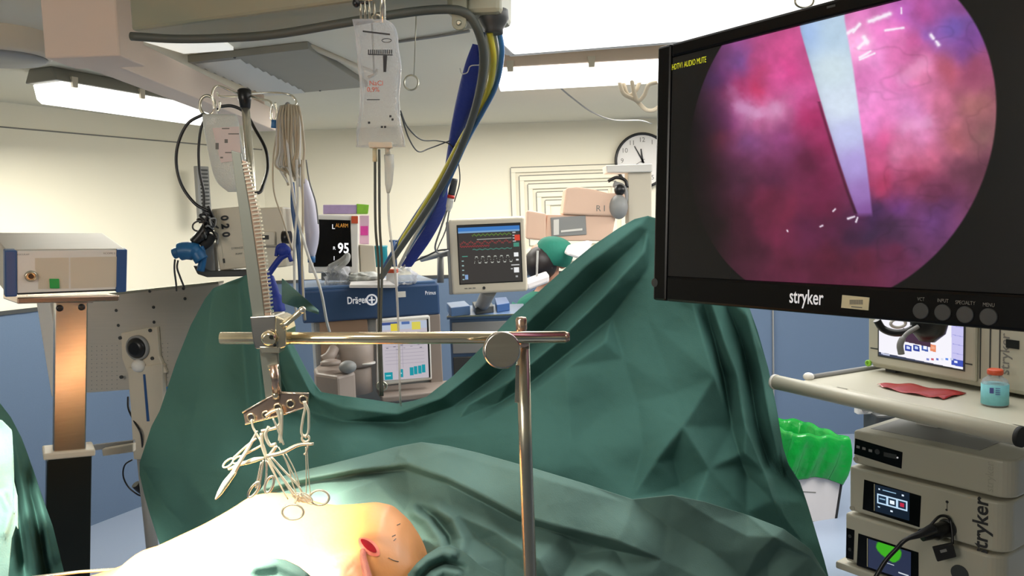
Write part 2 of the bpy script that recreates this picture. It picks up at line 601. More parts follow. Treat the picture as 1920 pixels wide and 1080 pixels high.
# flat metal air panel under the ceiling, louvred on its left half
zp = ZC - 0.03
cs = [PZ(352, 117, zp), PZ(578, 92, zp), PZ(690, 163, zp), PZ(498, 180, zp)]
g = empty('air_panel', (cs[0] + cs[2]) / 2, 'flat grey metal air panel on the ceiling, louvred at its left, behind the drip stand', 'air panel')
b = MB().prism(cs, (0, 0, 0.0295)); recalc(b.build('plate', 'grille_grey', g, bevel=0.003))
b = MB()
for k in range(9):
    t0_ = 0.04 + k * 0.105
    l0_ = lerp(cs[0], cs[3], t0_); r0_ = lerp(cs[1], cs[2], t0_); l1_ = lerp(cs[0], cs[3], t0_ + 0.07); r1_ = lerp(cs[1], cs[2], t0_ + 0.07)
    p_ = [lerp(l0_, r0_, 0.03), lerp(l0_, r0_, 0.42), lerp(l1_, r1_, 0.42), lerp(l1_, r1_, 0.03)]
    b.hexa([p_[0] - Vector((0, 0, .001)), p_[1] - Vector((0, 0, .001)), p_[2] - Vector((0, 0, .010)), p_[3] - Vector((0, 0, .010)),
            p_[0] + Vector((0, 0, .001)), p_[1] + Vector((0, 0, .001)), p_[2] - Vector((0, 0, .008)), p_[3] - Vector((0, 0, .008))])
b.build('louvres', 'recess_white', g)
for x, y in ((440, 108), (600, 170)):
    q = PZ(x, y, zp - 0.001); MB().lathe(q, (0, 0, -1), [(0.006, 0), (0.004, 0.003)], 10).build('screw', 'dark_grey', g)
b = MB().prism([PZ(x, y, ZC - 0.012) for x, y in ((262, 76), (420, 80), (438, 94), (345, 101))], (0, 0, 0.012))
tag(recalc(b.build('ceiling_light', 'glow_dim')), 'flat white ceiling lamp showing between the boom hose and the grey air panel', 'ceiling light')
# square ceiling arm: drop block and long beam running away along the left
o = empty('ceiling_boom', (-1.33, 3.3, 2.236), 'pinkish grey square ceiling arm running away from the top left, above the left strip light', 'ceiling boom')
MB().box((-1.255, 2.53, 2.325), (0.225, 0.17, 0.19)).build('drop_block', 'riser_pink', o, bevel=0.006)
b = MB().hexa([(-1.345, 2.6, 2.236), (-1.235, 2.6, 2.236), (-1.255, 4.45, 2.236), (-1.365, 4.45, 2.236), (-1.345, 2.6, 2.35), (-1.235, 2.6, 2.35), (-1.255, 4.45, 2.35), (-1.365, 4.45, 2.35)])
b.build('beam', 'riser_pink', o, bevel=0.004)
MB().tube([(-1.31, 4.3, 2.34), (-1.31, 4.3, ZC)], 0.04, 20).build('far_mount', 'riser_pink', o)

# walls: back, angled left, right, near left, behind the photographer
def wall(name, a, c, t, wains=True):
    a = Vector((a[0], a[1], 0)); c = Vector((c[0], c[1], 0)); t = Vector(t)
    up = Vector((0, 0, 1))
    b = MB().prism([a + up * WZ, c + up * WZ, c + up * (ZR + 0.1), a + up * (ZR + 0.1)], t)
    o = b.build('wall_' + name, 'wall_cream', kind='structure')
    b = MB().prism([a, c, c + up * WZ, a + up * WZ], t)
    p = b.build('wall_' + name + '_lower', 'blue_vinyl', kind='structure')
    q = MB().prism([a + up * (WZ - 0.004) - t * 0.08, c + up * (WZ - 0.004) - t * 0.08, c + up * (WZ + 0.018) - t * 0.08, a + up * (WZ + 0.018) - t * 0.08], t * 0.12)
    return o, p, q
corner = (CX, YB)
lend = (CX + LD.x * 4.2, YB + LD.y * 4.2)
n_left = Vector((-0.891, 0.454, 0)) * 0.1
_, _, q = wall('back', corner, (4.2, YB), (0, 0.1, 0)); q.build('trim_4', 'dark_grey', kind='structure')
_, _, q = wall('left', lend, corner, n_left); q.build('trim_5', 'dark_grey', kind='structure')
_, _, q = wall('left_near', (lend[0], -2.4), lend, (-0.1, 0, 0)); q.build('trim_6', 'dark_grey', kind='structure')
_, _, q = wall('right', (4.2, YB), (4.2, -2.4), (0.1, 0, 0)); q.build('trim_7', 'dark_grey', kind='structure')
_, _, q = wall('front', (lend[0], -2.4), (4.2, -2.4), (0, -0.1, 0)); q.build('trim_8', 'dark_grey', kind='structure')
# wide cove line under the ceiling on the left wall
a = Vector((*lend, 0)); c = Vector((*corner, 0)); up = Vector((0, 0, 1)); nn = -n_left.normalized()
b = MB().prism([a + up * 2.285, c + up * 2.285, c + up * 2.292, a + up * 2.292], nn * 0.004)
b.build('trim_9', 'ink_grey', kind='structure')
# wall corner guards: pale door edge on the back wall (blue door leaf far right)
b = MB().box((1.95, YB - 0.01, 1.0), (0.008, 0.02, 2.0)).box((2.9, YB - 0.01, 1.0), (0.03, 0.02, 2.0)).box((2.42, YB - 0.01, 2.0), (0.98, 0.02, 0.03))
b.build('trim_10', 'grey_plastic', kind='structure')

# concentric square wall grille
vF = Frame(P(955, 313, YB - 0.002), (1, 0, 0), (0, 0, -1))
o = empty('wall_grille', vF.p(0.4, 0.6, 0), 'white square wall grille of nested frames behind the boxy white equipment head', 'wall grille')
W_, H_ = 0.92, 0.72
MB().fbox(vF, 0, W_, 0, H_, -0.01, 0.004).build('backplate', 'wall_cream', o)
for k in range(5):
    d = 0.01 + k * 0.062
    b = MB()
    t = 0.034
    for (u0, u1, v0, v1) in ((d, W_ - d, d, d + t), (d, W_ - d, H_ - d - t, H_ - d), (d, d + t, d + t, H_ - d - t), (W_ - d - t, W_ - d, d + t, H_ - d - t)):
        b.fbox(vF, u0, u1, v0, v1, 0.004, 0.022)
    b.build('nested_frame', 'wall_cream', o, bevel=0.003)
    MB().fbox(vF, d, W_ - d, d - 0.007, d, 0.004, 0.012).build('shadow_line', 'ink_grey', o)  # grey strip painted in as the shadow line over each frame
    MB().fbox(vF, d - 0.006, d, d, H_ - d, 0.004, 0.012).build('side_shadow_line', 'grey_plastic', o)  # fainter painted shadow line down the left side

# ---------------------------------------------------------------- wall clock
cc = P(1204, 301, YB - 0.03)
o = empty('wall_clock', cc - Vector((0, 0, 0.2)), 'round white wall clock with black rim, partly behind the big screen', 'clock')
cF = Frame(cc, (1, 0, 0), (0, 0, -1))
MB().lathe(cc, (0, -1, 0), [(0.20, -0.028), (0.205, 0.01), (0.20, 0.022), (0.188, 0.022), (0.184, 0.006)], 48).build('rim', 'black', o)
dial = MB().lathe(cc, (0, -1, 0), [(0.186, 0.0), (0.186, 0.008)], 48).build('dial', 'paper', o)
for k in range(1, 13):
    a = k * PI / 6
    text(cF, 0.148 * math.sin(a), -0.148 * math.cos(a) + 0.013, 0.048, str(k), 'ink_grey', dial, w=0.009, align='CENTER', name='numeral')
def hand(L, wd, ang, nm, m='ink'):
    a = math.radians(ang)
    d = (math.sin(a), -math.cos(a)); n_ = (math.cos(a), math.sin(a))
    pts = [(-d[0] * L * .18 - n_[0] * wd, -d[1] * L * .18 - n_[1] * wd), (-d[0] * L * .18 + n_[0] * wd, -d[1] * L * .18 + n_[1] * wd),
           (d[0] * L + n_[0] * wd * .5, d[1] * L + n_[1] * wd * .5), (d[0] * L - n_[0] * wd * .5, d[1] * L - n_[1] * wd * .5)]
    MB().prism([cF.p(u, v, 0.011) for u, v in pts], cF.N * 0.003).build(nm, m, o)
hand(0.12, 0.006, -28, 'minute_hand'); hand(0.085, 0.008, -6, 'hour_hand'); hand(0.1, 0.002, 240, 'second_hand', 'ink_grey')

# ---------------------------------------------------------------- ceiling lights
def strip(name_label, a, c, side, h_house, h_diff, wd, endcap='grey_plastic', cat='ceiling light', over=ZC):
    """a, c: ends at the near bottom edge; side: unit vector across"""
    a = Vector(a); c = Vector(c); d = (c - a).normalized(); side = Vector(side).normalized()
    o = empty('ceiling_strip_light', (a + c) / 2 + side * wd / 2, name_label, cat)
    z0 = over - h_house
    def prof(q, pts):
        return [Vector((q.x, q.y, 0)) + side * x + Vector((0, 0, z)) for x, z in pts]
    hp = [(-0.01, z0), (wd + 0.01, z0), (wd - 0.02, over), (0.02, over)]
    b = MB(); A = prof(a - d * 0.03, hp); b.prism(A, (c - a) + d * 0.06)
    b.build('housing', endcap, o, bevel=0.006)
    z1 = z0 - h_diff
    dp = [(0.0, z0), (wd, z0), (wd - 0.015, z1 + 0.02), (wd - 0.04, z1), (0.04, z1), (0.015, z1 + 0.02)]
    b = MB(); b.prism(prof(a, dp), c - a)
    b.build('diffuser', 'glow', o, bevel=0.004)
    L = (c - a).length
    for t in (0.06, 0.45, 0.85):
        q = a + d * (L * t)
        b = MB().prism([Vector((q.x, q.y, 0)) - side * 0.014 + Vector((0, 0, zz)) + d * xx for xx, zz in ((-.012, z0 - 0.02), (.012, z0 - 0.02), (.016, z0 + 0.025), (-.016, z0 + 0.025))], side * 0.012)
        b.build('clip', 'cream_plastic', o)
    return o
aL = PZ(935, 163, 2.275); aR = PZ(1330, 142, 2.275)
strip('long fluorescent ceiling light between the blue hoses and the big screen', aL, aR, (0.05, 1, 0), 0.065, 0.08, 0.16, 'riser_pink')
l0 = PZ(118, 190, 2.275); l1 = PZ(410, 232, 2.275)
strip('sealed fluorescent ceiling light over the left wall, above the left infusion bag', l0, l1, Vector((-(l1 - l0).y, (l1 - l0).x, 0)), 0.06, 0.085, 0.17, 'grille_grey')

# luminous canopy on the ceiling at upper right
o = empty('ceiling_canopy', (0.8, 2.25, 2.37), 'very bright square luminous canopy on the ceiling, behind the top of the big screen', 'ceiling canopy')
q0 = PZ(962, 92, 2.395); q1 = PZ(1240, 70, 2.395)
dx = (q1 - q0); dx.z = 0
fx = Frame(Vector((q0.x, q0.y, 2.395)), dx, (0, -1, 0))
L_ = 1.75
MB().fbox(fx, 0.0, L_, 0.0, 2.0, -0.0, -0.024).build('light_panel', 'glow_canopy', o, bevel=0.01)
MB().fbox(fx, -0.02, L_ + 0.02, -0.03, 0.004, 0.004, -0.024).fbox(fx, -0.03, 0.0, 0, 2.0, 0.004, -0.024).fbox(fx, L_, L_ + .03, 0, 2.0, 0.004, -0.024).build('frame', 'grey_plastic', o, bevel=0.004)

# ---------------------------------------------------------------- ceiling column at upper left
o = empty('ceiling_column', (-1.79, 2.9, 2.33), 'thick beige round ceiling column in the top left corner', 'ceiling column')
MB().lathe((-1.79, 2.9, 2.335), (0, 0, 1), [(0.165, 0.0), (0.18, 0.012), (0.18, 0.3)], 48).build('shaft', 'warm_plastic', o)
MB().lathe((-1.79, 2.9, 2.335), (0, 0, -1), [(0.16, 0), (0.15, 0.008), (0.05, 0.01)], 48).build('bottom_cap', 'grey_plastic', o)

# ---------------------------------------------------------------- pendant boom arm
a0 = PZ(246, 58, 2.228); a1 = PZ(885, -28, 2.228)
d = (a1 - a0).normalized(); nside = Vector((-d.y, d.x, 0))
o = empty('equipment_boom', a0 + nside * 0.08, 'large grey-green ceiling boom arm running across the top, black cable slung below', 'equipment boom')
L_ = (a1 - a0).length
fb = Frame(a0 + Vector((0, 0, 0.13)), d, (0, 0, -1))
MB().fbox(fb, 0, L_, 0, 0.13, 0, -0.17).build('arm', 'sage_paint', o, bevel=0.008)
# end head
h0 = P(845, -40, 1.92)
fh = fit((848, -30), 1.95, (945, -34), 1.93)
MB().fbox(fh, -0.01, 0.12, -0.02, 0.075, -0.14, 0.02).build('end_head', 'sage_paint', o, bevel=0.012)
u0, v0 = fh.uv(853, -10); u1, v1 = fh.uv(880, 62)
b = MB()
pts = [(u0, v0), (u1, v0), (u1, v1 - 0.016)] + [((u0 + u1) / 2 + (u1 - u0) / 2 * math.cos(t), v1 - 0.016 + 0.016 * math.sin(t)) for t in np.linspace(0.2, PI - 0.2, 7)] + [(u0, v1 - 0.016)]
b.prism([fh.p(u, v, 0.022) for u, v in pts], fh.N * 0.012)
brk = b.build('bracket', 'sage_paint', o, bevel=0.002)
MB().lathe(fh.p((u0 + u1) / 2, v1 - 0.016, 0.034), fh.N, [(0.006, 0), (0.006, 0.003), (0.004, 0.005)], 12).build('bolt', 'steel', brk)
u0, v0 = fh.uv(898, 30); u1, v1 = fh.uv(945, 58)
MB().lathe(fh.p((u0 + u1) / 2, v0 - 0.02, -0.03), fh.V, [(0.034, 0), (0.036, 0.02), (0.03, 0.032), (0.022, 0.045), (0.022, 0.055)], 24).build('hose_gland', 'dark_grey', o)
MB().fbox(fh, 0.085, 0.15, -0.03, 0.0, 0.0, 0.05).build('shade_plate', 'lilac_bag', o, bevel=0.004)

# cable slung under the boom
b = MB().tube(pp([(246, 68, 2.06), (330, 73, 2.05), (430, 71, 2.03), (520, 64, 2.0), (640, 44, 1.97), (740, 27, 1.94), (820, 18, 1.92), (868, 22, 1.91), (892, 48, 1.93), (906, 95, 1.98), (903, 150, 2.05),
                        (886, 220, 2.2), (858, 290, 2.35), (824, 355, 2.55), (782, 420, 2.75), (742, 478, 2.9), (715, 520, 3.02)], 8), 0.0108, 12)
tag(b.build('gas_hose', 'hose_grey'), 'thick dark grey hose slung along the boom arm, then down to the anaesthesia machine', 'hose')
def hose(name, pts, r, m, label, cat='hose', flat=None):
    b = MB().tube(pp(pts, 8), r, 10, flat=flat)
    return tag(b.build(name, m), label, cat)
hose('gas_hose', [(918, 60, 1.96), (925, 120, 2.04), (908, 190, 2.18), (868, 255, 2.3), (828, 330, 2.5), (786, 400, 2.72), (752, 452, 2.9), (725, 500, 3.04)], 0.0078, 'yellow', 'yellow gas hose in the bundle hanging from the boom end')
hose('gas_hose', [(935, 55, 1.98), (941, 100, 2.02), (930, 160, 2.12), (905, 210, 2.2), (876, 262, 2.3), (850, 320, 2.45), (822, 380, 2.7), (790, 430, 2.9), (764, 480, 3.05)], 0.0068, 'sky_blue', 'bright blue gas hose on the right side of the hanging hose bundle')
hose('gas_hose', [(926, 58, 1.99), (932, 110, 2.05), (918, 180, 2.2), (884, 250, 2.34), (846, 318, 2.48), (806, 395, 2.75), (776, 446, 2.92), (748, 500, 3.05)], 0.006, 'hose_white', 'white gas hose between the yellow and the blue one')
hose('gas_hose', [(912, 62, 1.99), (917, 120, 2.06), (900, 195, 2.2), (874, 262, 2.34), (846, 330, 2.54), (812, 402, 2.8), (770, 470, 3.0), (758, 500, 3.05)], 0.0036, 'hose_white', 'thin white tube twisted round the dark grey hose', 'tube')
hose('gas_hose', [(908, 64, 2.0), (896, 150, 2.15), (868, 240, 2.32), (828, 330, 2.52), (776, 410, 2.8), (738, 470, 2.95), (718, 505, 3.05)], 0.007, 'device_blue', 'dark blue gas hose hidden behind the yellow hose', 'hose')
# flat royal-blue sheath
def ribbon(pairs, m, name, label, cat, thick=0.012):
    G = []
    L = crom([P(*a) for a, c in pairs], 6); R = crom([P(*c) for a, c in pairs], 6)
    b = MB(); n = 12; rows = []
    for l, r in zip(L, R):
        c = (l + r) / 2; h = (r - l) / 2
        nrm = Vector((0, 1, 0.2)).normalized()
        rows.append([c + h * math.cos(t) + nrm * thick * math.sin(t) for t in np.linspace(0, 2 * PI, n + 1)])
    b.grid(rows)
    return tag(b.build(name, m), label, cat)
ribbon([((886, 82, 2.06), (900, 85, 2.06)), ((872, 120, 2.1), (900, 130, 2.1)), ((858, 175, 2.2), (888, 190, 2.2)), ((845, 240, 2.32), (868, 250, 2.32)), ((836, 300, 2.45), (848, 310, 2.45)), ((826, 360, 2.6), (840, 350, 2.6)),
        ((806, 410, 2.78), (836, 395, 2.78)), ((778, 455, 2.95), (808, 450, 2.95)), ((752, 498, 3.06), (772, 500, 3.06))], 'royal_blue', 'hose_sheath', 'flat royal blue sleeve hanging along the left of the hose bundle', 'hose sleeve')
# tape curl on the sheath
b = MB().tube(pp([(862, 128, 2.07), (866, 138, 2.07), (876, 136, 2.07), (882, 124, 2.07), (898, 122, 2.07)], 6), 0.0015, 6)
tag(b.build('tape_tie', 'hose_white'), 'thin white tie curling over the blue hose sleeve', 'tie')
# thin dark wires from the drip bag to the hose bundle
b = MB().tube(pp([(751, 208, 1.8), (764, 238, 1.9), (790, 262, 2.05), (820, 264, 2.2), (845, 272, 2.35), (858, 300, 2.42), (862, 340, 2.5), (852, 378, 2.6)], 8), 0.0018, 6)
tag(b.build('thin_wire', 'dark_grey'), 'upper of two thin dark wires looping from the clear drip bag to the hose bundle', 'wire')
b = MB().tube(pp([(752, 214, 1.8), (766, 258, 1.9), (784, 284, 2.05), (806, 278, 2.2), (838, 266, 2.34), (850, 262, 2.4)], 8), 0.0018, 6)
tag(b.build('thin_wire', 'dark_grey'), 'lower of two thin dark wires looping from the clear drip bag to the hose bundle', 'wire')
# probe connector hanging with its cables
o = empty('cable_connector', P(845, 400, 2.6), 'grey and white cable connector with a red band hanging by the hose bundle', 'connector')
MB().tube(pp([(852, 335, 2.6), (849, 352, 2.6), (846, 366, 2.6)], 4), 0.0115, 10).build('grey_sleeve', 'dark_grey', o)
MB().tube(pp([(846, 366, 2.6), (845, 372, 2.6)], 2), 0.012, 10).build('red_band', 'red', o)
MB().tube(pp([(845, 372, 2.6), (842, 388, 2.6), (840, 396, 2.6)], 3), [0.011] * 4 + [0.008] * 3, 10).build('white_plug', 'hose_white', o)
MB().tube(pp([(838, 394, 2.6), (826, 430, 2.7), (816, 462, 2.9), (822, 474, 3.0), (840, 470, 3.1)], 8), 0.0035, 6).build('cable', 'grey_plastic', o)
MB().tube(pp([(842, 396, 2.6), (836, 430, 2.7), (824, 458, 2.9), (818, 472, 3.0)], 8), 0.0025, 6).build('cable', 'grey_plastic', o)

# ---------------------------------------------------------------- things hanging at the ceiling
c = P(771, 155, 2.6)
b = MB().tube(ring_pts(c, (1, 0, 0), (0, 0.2, 1), pxr(13, 2.6), pxr(14, 2.6)), 0.003, 8, closed=True)
b.tube([c + Vector((0.01, 0, 0.02)), Vector((c.x + 0.03, c.y, ZC))], 0.002, 6)
tag(b.build('ceiling_hook', 'steel'), 'small wire ring hanging from the ceiling right of the clear drip bag', 'hook')
b = MB().tube(pp([(690, 145, 2.9), (702, 140, 2.9), (708, 130, 2.9)], 4), 0.006, 8)
b.tube([P(702, 140, 2.9), Vector((P(702, 140, 2.9).x, 2.9, ZC))], 0.004, 6)
tag(b.build('ceiling_hook', 'steel'), 'small steel hook on the ceiling seen through the left edge of the clear drip bag', 'hook')
rz = ZC - 0.008
b = MB().tube([PZ(575, 84, rz), PZ(668, 124, rz), PZ(705, 138, rz)], 0.012, 8)
tag(b.build('ceiling_rail', 'cream_plastic'), 'slim pale rail on the ceiling left of the clear drip bag', 'rail')
b = MB().tube([PZ(748, 78, rz), PZ(820, 68, rz), PZ(880, 58, rz)], 0.006, 6)
tag(b.build('ceiling_rail', 'grey_plastic'), 'thin dark rail on the ceiling between the clear drip bag and the boom end', 'rail')
# beige coils hanging right of the strip light
for i, pts in enumerate(([(1156, 128, 3.5), (1162, 156, 3.5), (1170, 176, 3.5), (1192, 188, 3.5), (1210, 205, 3.5), (1224, 207, 3.5), (1236, 200, 3.5)],
                         [(1162, 130, 3.52), (1176, 176, 3.52), (1192, 170, 3.52), (1204, 148, 3.52), (1230, 142, 3.52)],
                         [(1180, 128, 3.48), (1193, 186, 3.48), (1207, 180, 3.48), (1216, 160, 3.48), (1232, 154, 3.48)])):
    b = MB().tube(pp(pts, 8), 0.009, 10)
    tag(b.build('spiral_cable', 'cable_beige'), ['lowest loop', 'upper left loop', 'inner loop'][i] + ' of the beige coiled cables under the strip light beside the big screen', 'cable', 'beige coiled cables by the strip light')
b = MB().tube(pp([(1045, 160, 3.9), (1075, 185, 4.0), (1110, 210, 4.2), (1150, 225, 4.5), (1200, 226, 5.0), (1222, 232, 5.4)], 8), 0.004, 6)
tag(b.build('ceiling_wire', 'grey_plastic'), 'thin grey wire sagging from the strip light down to the wall above the clock', 'wire')
# small wire loop at top of the big screen
b = MB().tube(ring_pts(P(1508, 2, 1.25), (1, 0, 0), (0, 0, 1), pxr(17, 1.25), pxr(12, 1.25)), 0.0016, 8, closed=True)
tag(b.build('wire_loop', 'steel'), 'thin wire loop at the top edge of the picture above the big screen', 'wire')

# wall ruler / thermometer strip on left wall
p0 = P(376, 312, 5.3)
rF = Frame(p0, -LD, (0, 0, -1))
o = empty('wall_rack', rF.p(0, 0.32, 0), 'narrow grey slotted rack on the wall behind the black cable loop', 'rack')
MB().fbox(rF, -0.05, 0.05, 0, 0.36, -0.01, 0.02).build('backplate', 'grey_plastic', o, bevel=0.004)
b = MB()
for k in range(14): b.fbox(rF, -0.03, 0.03, 0.02 + k * 0.024, 0.03 + k * 0.024, 0.02, 0.03)
b.build('slots', 'dark_grey', o)
# ================================================================== BIG SCREEN
def h2(x, y, k=0):
    n = np.sin(x * 127.1 + y * 311.7 + k * 74.7) * 43758.5453
    return n - np.floor(n)
def vnoise(x, y, k=0):
    xi = np.floor(x); yi = np.floor(y); fx_ = x - xi; fy_ = y - yi
    fx_ = fx_ * fx_ * (3 - 2 * fx_); fy_ = fy_ * fy_ * (3 - 2 * fy_)
    a = h2(xi, yi, k); b_ = h2(xi + 1, yi, k); c_ = h2(xi, yi + 1, k); d_ = h2(xi + 1, yi + 1, k)
    return a + (b_ - a) * fx_ + (c_ - a) * fy_ + (a - b_ - c_ + d_) * fx_ * fy_
def fbm(x, y, k=0, o=4):
    s = 0; a = 0.5
    for i in range(o):
        s = s + a * vnoise(x * 2 ** i, y * 2 ** i, k + i * 3); a *= 0.5
    return s
def seg_d(X, Y, x0, y0, x1, y1):
    dx, dy = x1 - x0, y1 - y0
    t = np.clip(((X - x0) * dx + (Y - y0) * dy) / (dx * dx + dy * dy), 0, 1)
    return np.hypot(X - x0 - t * dx, Y - y0 - t * dy), t
def rbf_cols(X, Y, pts, power=3.2):
    W = 0; S = 0
    for (x, y, r, g, bl) in pts:
        w_ = 1.0 / ((X - x) ** 2 + (Y - y) ** 2 + 400.0) ** (power / 2)
        W = W + w_; S = S + w_[..., None] * np.array([r, g, bl])
    return S / W[..., None] / 255.0

def endo(X, Y, s, t):
    pts = [(1330, 150, 110, 60, 130), (1380, 115, 120, 80, 150), (1420, 110, 170, 70, 120), (1470, 90, 205, 80, 140), (1380, 165, 170, 50, 100), (1420, 160, 190, 50, 90),
           (1470, 150, 222, 90, 160), (1500, 190, 225, 100, 170), (1340, 220, 130, 60, 120), (1390, 200, 200, 130, 180), (1420, 215, 190, 100, 150), (1455, 200, 205, 140, 180), (1310, 240, 90, 40, 80),
           (1340, 260, 150, 60, 90), (1400, 260, 140, 80, 140), (1460, 260, 140, 66, 120), (1520, 220, 160, 40, 90), (1320, 320, 80, 34, 52), (1380, 330, 100, 50, 80), (1440, 330, 105, 45, 80), (1500, 300, 100, 34, 64),
           (1540, 330, 130, 40, 80), (1430, 380, 130, 44, 76), (1380, 410, 90, 36, 60), (1480, 400, 150, 50, 84), (1330, 430, 56, 28, 40), (1460, 440, 140, 46, 84), (1520, 430, 120, 46, 90), (1400, 470, 90, 36, 60),
           (1480, 480, 115, 40, 70), (1560, 470, 118, 38, 66), (1600, 440, 70, 40, 74), (1640, 440, 62, 44, 76), (1560, 510, 110, 36, 66), (1620, 500, 112, 40, 66), (1680, 480, 100, 38, 68), (1700, 430, 84, 50, 84), (1640, 400, 80, 50, 100),
           (1690, 390, 110, 60, 130), (1760, 400, 100, 60, 120), (1620, 150, 236, 130, 200), (1640, 110, 240, 150, 215), (1600, 90, 250, 180, 225), (1650, 60, 235, 130, 200), (1700, 30, 190, 100, 190),
           (1680, 90, 225, 120, 180), (1720, 80, 205, 90, 150), (1750, 60, 150, 100, 190), (1790, 50, 110, 90, 180), (1820, 80, 120, 70, 150), (1740, 20, 180, 80, 150), (1800, 10, 130, 70, 130), (1630, 180, 240, 150, 215), (1680, 150, 225, 120, 185),
           (1720, 130, 225, 130, 170), (1780, 130, 190, 90, 110), (1830, 130, 150, 70, 100), (1700, 210, 235, 150, 215), (1760, 190, 200, 110, 140), (1830, 190, 160, 100, 100), (1640, 230, 240, 140, 210), (1660, 270, 225, 90, 150), (1720, 250, 225, 140, 190),
           (1790, 250, 180, 100, 110), (1840, 250, 130, 90, 90), (1640, 310, 215, 90, 140), (1690, 290, 215, 130, 170), (1740, 300, 200, 100, 130), (1660, 340, 190, 60, 100), (1720, 330, 150, 60, 90), (1790, 320, 110, 60, 80), (1830, 330, 90, 50, 66), (1760, 370, 110, 50, 76),
           (1540, 380, 140, 44, 86), (1570, 420, 110, 44, 84), (1480, 130, 214, 70, 140), (1530, 270, 150, 44, 90), (1680, 440, 70, 46, 76)]
    wob = 26
    Xn = X + (fbm(X / 60, Y / 60, 1) - 0.5) * wob * 2; Yn = Y + (fbm(X / 60, Y / 60, 9) - 0.5) * wob * 2
    c = rbf_cols(Xn, Yn, pts)
    n = fbm(X / 26, Y / 26, 4)
    c = c * (0.86 + 0.30 * n)[..., None]
    # vessels
    for k, (sx_, sy_) in enumerate(((90, 60),)):
        v = np.abs(fbm(X / sx_, Y / sy_, 20 + k, 3) - 0.47)
        c = c * (1 - 0.07 * np.exp(-(v / 0.02) ** 2) * (X > 1600))[..., None]
    def glow(x0, y0, x1, y1, wd, col, a):
        nonlocal c
        if x0 == x1 and y0 == y1: x1 += 1
        d_, _ = seg_d(X, Y, x0, y0, x1, y1)
        jag = fbm(X / 7, Y / 7, 77, 2)
        m = (a * np.clip(np.exp(-(d_ / (wd * (0.7 + 1.1 * jag))) ** 2) * 1.15, 0, 1))[..., None]
        c = c * (1 - m) + np.array(col) / 255 * m
    glow(1372, 170, 1392, 200, 10, (215, 150, 205), .35); glow(1388, 200, 1420, 212, 10, (220, 170, 212), .4); glow(1420, 212, 1452, 203, 11, (218, 170, 210), .4)
    glow(1690, 150, 1730, 120, 12, (235, 170, 215), .4); glow(1700, 235, 1740, 230, 12, (240, 180, 225), .4)
    c = c * (1 - 0.24 * np.clip((Y - 230) / 160, 0, 1) * np.clip((1700 - X) / 120, 0, 1))[..., None] * (1 - 0.45 * np.clip((1420 - X) / 120, 0, 1) * np.clip((Y - 120) / 150, 0.2, 1))[..., None]
    # white instrument, tapering to the lower right
    cx0, cy0, cx1, cy1 = 1542, 30, 1632, 405
    tt = np.clip((Y - cy0) / (cy1 - cy0), -0.2, 1)
    left = np.interp(Y, [0, 60, 130, 220, 300, 360, 400], [1490, 1500, 1520, 1546, 1571, 1591, 1606])
    right = np.interp(Y, [0, 40, 130, 220, 300, 360, 405], [1584, 1586, 1602, 1614, 1626, 1633, 1638])
    inside = np.clip((X - left) / 3, 0, 1) * np.clip((right - X) / 4, 0, 1) * np.clip((408 - Y) / 10, 0, 1)
    q = np.clip((X - left) / np.maximum(right - left, 1), 0, 1)
    body = rbf_cols(X, Y, [(1510, 60, 170, 200, 245), (1560, 60, 190, 215, 235), (1560, 130, 214, 232, 240), (1580, 200, 222, 236, 250), (1590, 250, 200, 205, 246), (1605, 310, 180, 160, 225), (1622, 360, 160, 120, 190), (1630, 400, 130, 80, 150)], 3)
    body = body * (0.94 + 0.06 * fbm(X / 10, Y / 10, 5) - 0.12 * np.exp(-(q / 0.08)))[..., None]
    c = c * (1 - inside[..., None]) + body * inside[..., None]
    edge = np.exp(-((X - left + 2) / 3.0) ** 2) * (Y < 400) * (Y > 190)
    c = c * (1 - 0.35 * edge[..., None])
    for (x0, y0, x1, y1, wd) in ((1372, 50, 1372, 50, 1), (1600, 60, 1612, 45, 3), (1620, 70, 1626, 80, 4), (1630, 40, 1668, 26, 4), (1590, 62, 1600, 55, 3), (1660, 57, 1694, 52, 2), (1612, 108, 1632, 96, 2), (1610, 90, 1622, 78, 3),
                                (1690, 15, 1690, 25, 1.5), (1746, 66, 1750, 72, 3), (1756, 78, 1760, 84, 3), (1590, 410, 1602, 406, 1.6), (1605, 416, 1608, 408, 1.4), (1538, 425, 1542, 423, 1.5), (1476, 432, 1477, 434, 1.2), (1562, 396, 1566, 392, 1.6), (1612, 112, 1640, 100, 1.6)):
        glow(x0, y0, x1, y1, wd, (252, 244, 255), .9)
    # round field of view (a true circle on the screen face)
    rr = np.hypot((SU0 + s * (SU1 - SU0)) - 0.289, (SV0 + t * (SV1 - SV0)) - 0.171)
    edge_ = np.clip((0.221 - rr) / 0.002, 0, 1)
    # the left side fades out softly
    soft = np.clip((X - 1288) / 90.0 + 0.0, 0, 1) ** 0.8
    base = np.stack([10 + 0 * X, 10 + 0 * X, 10 + 0 * X], -1) / 255
    m = (edge_ * soft)[..., None]
    return base * (1 - m) + c * m

mF = fit((1233, 88), 1.30, (1560, -1), 1.035)
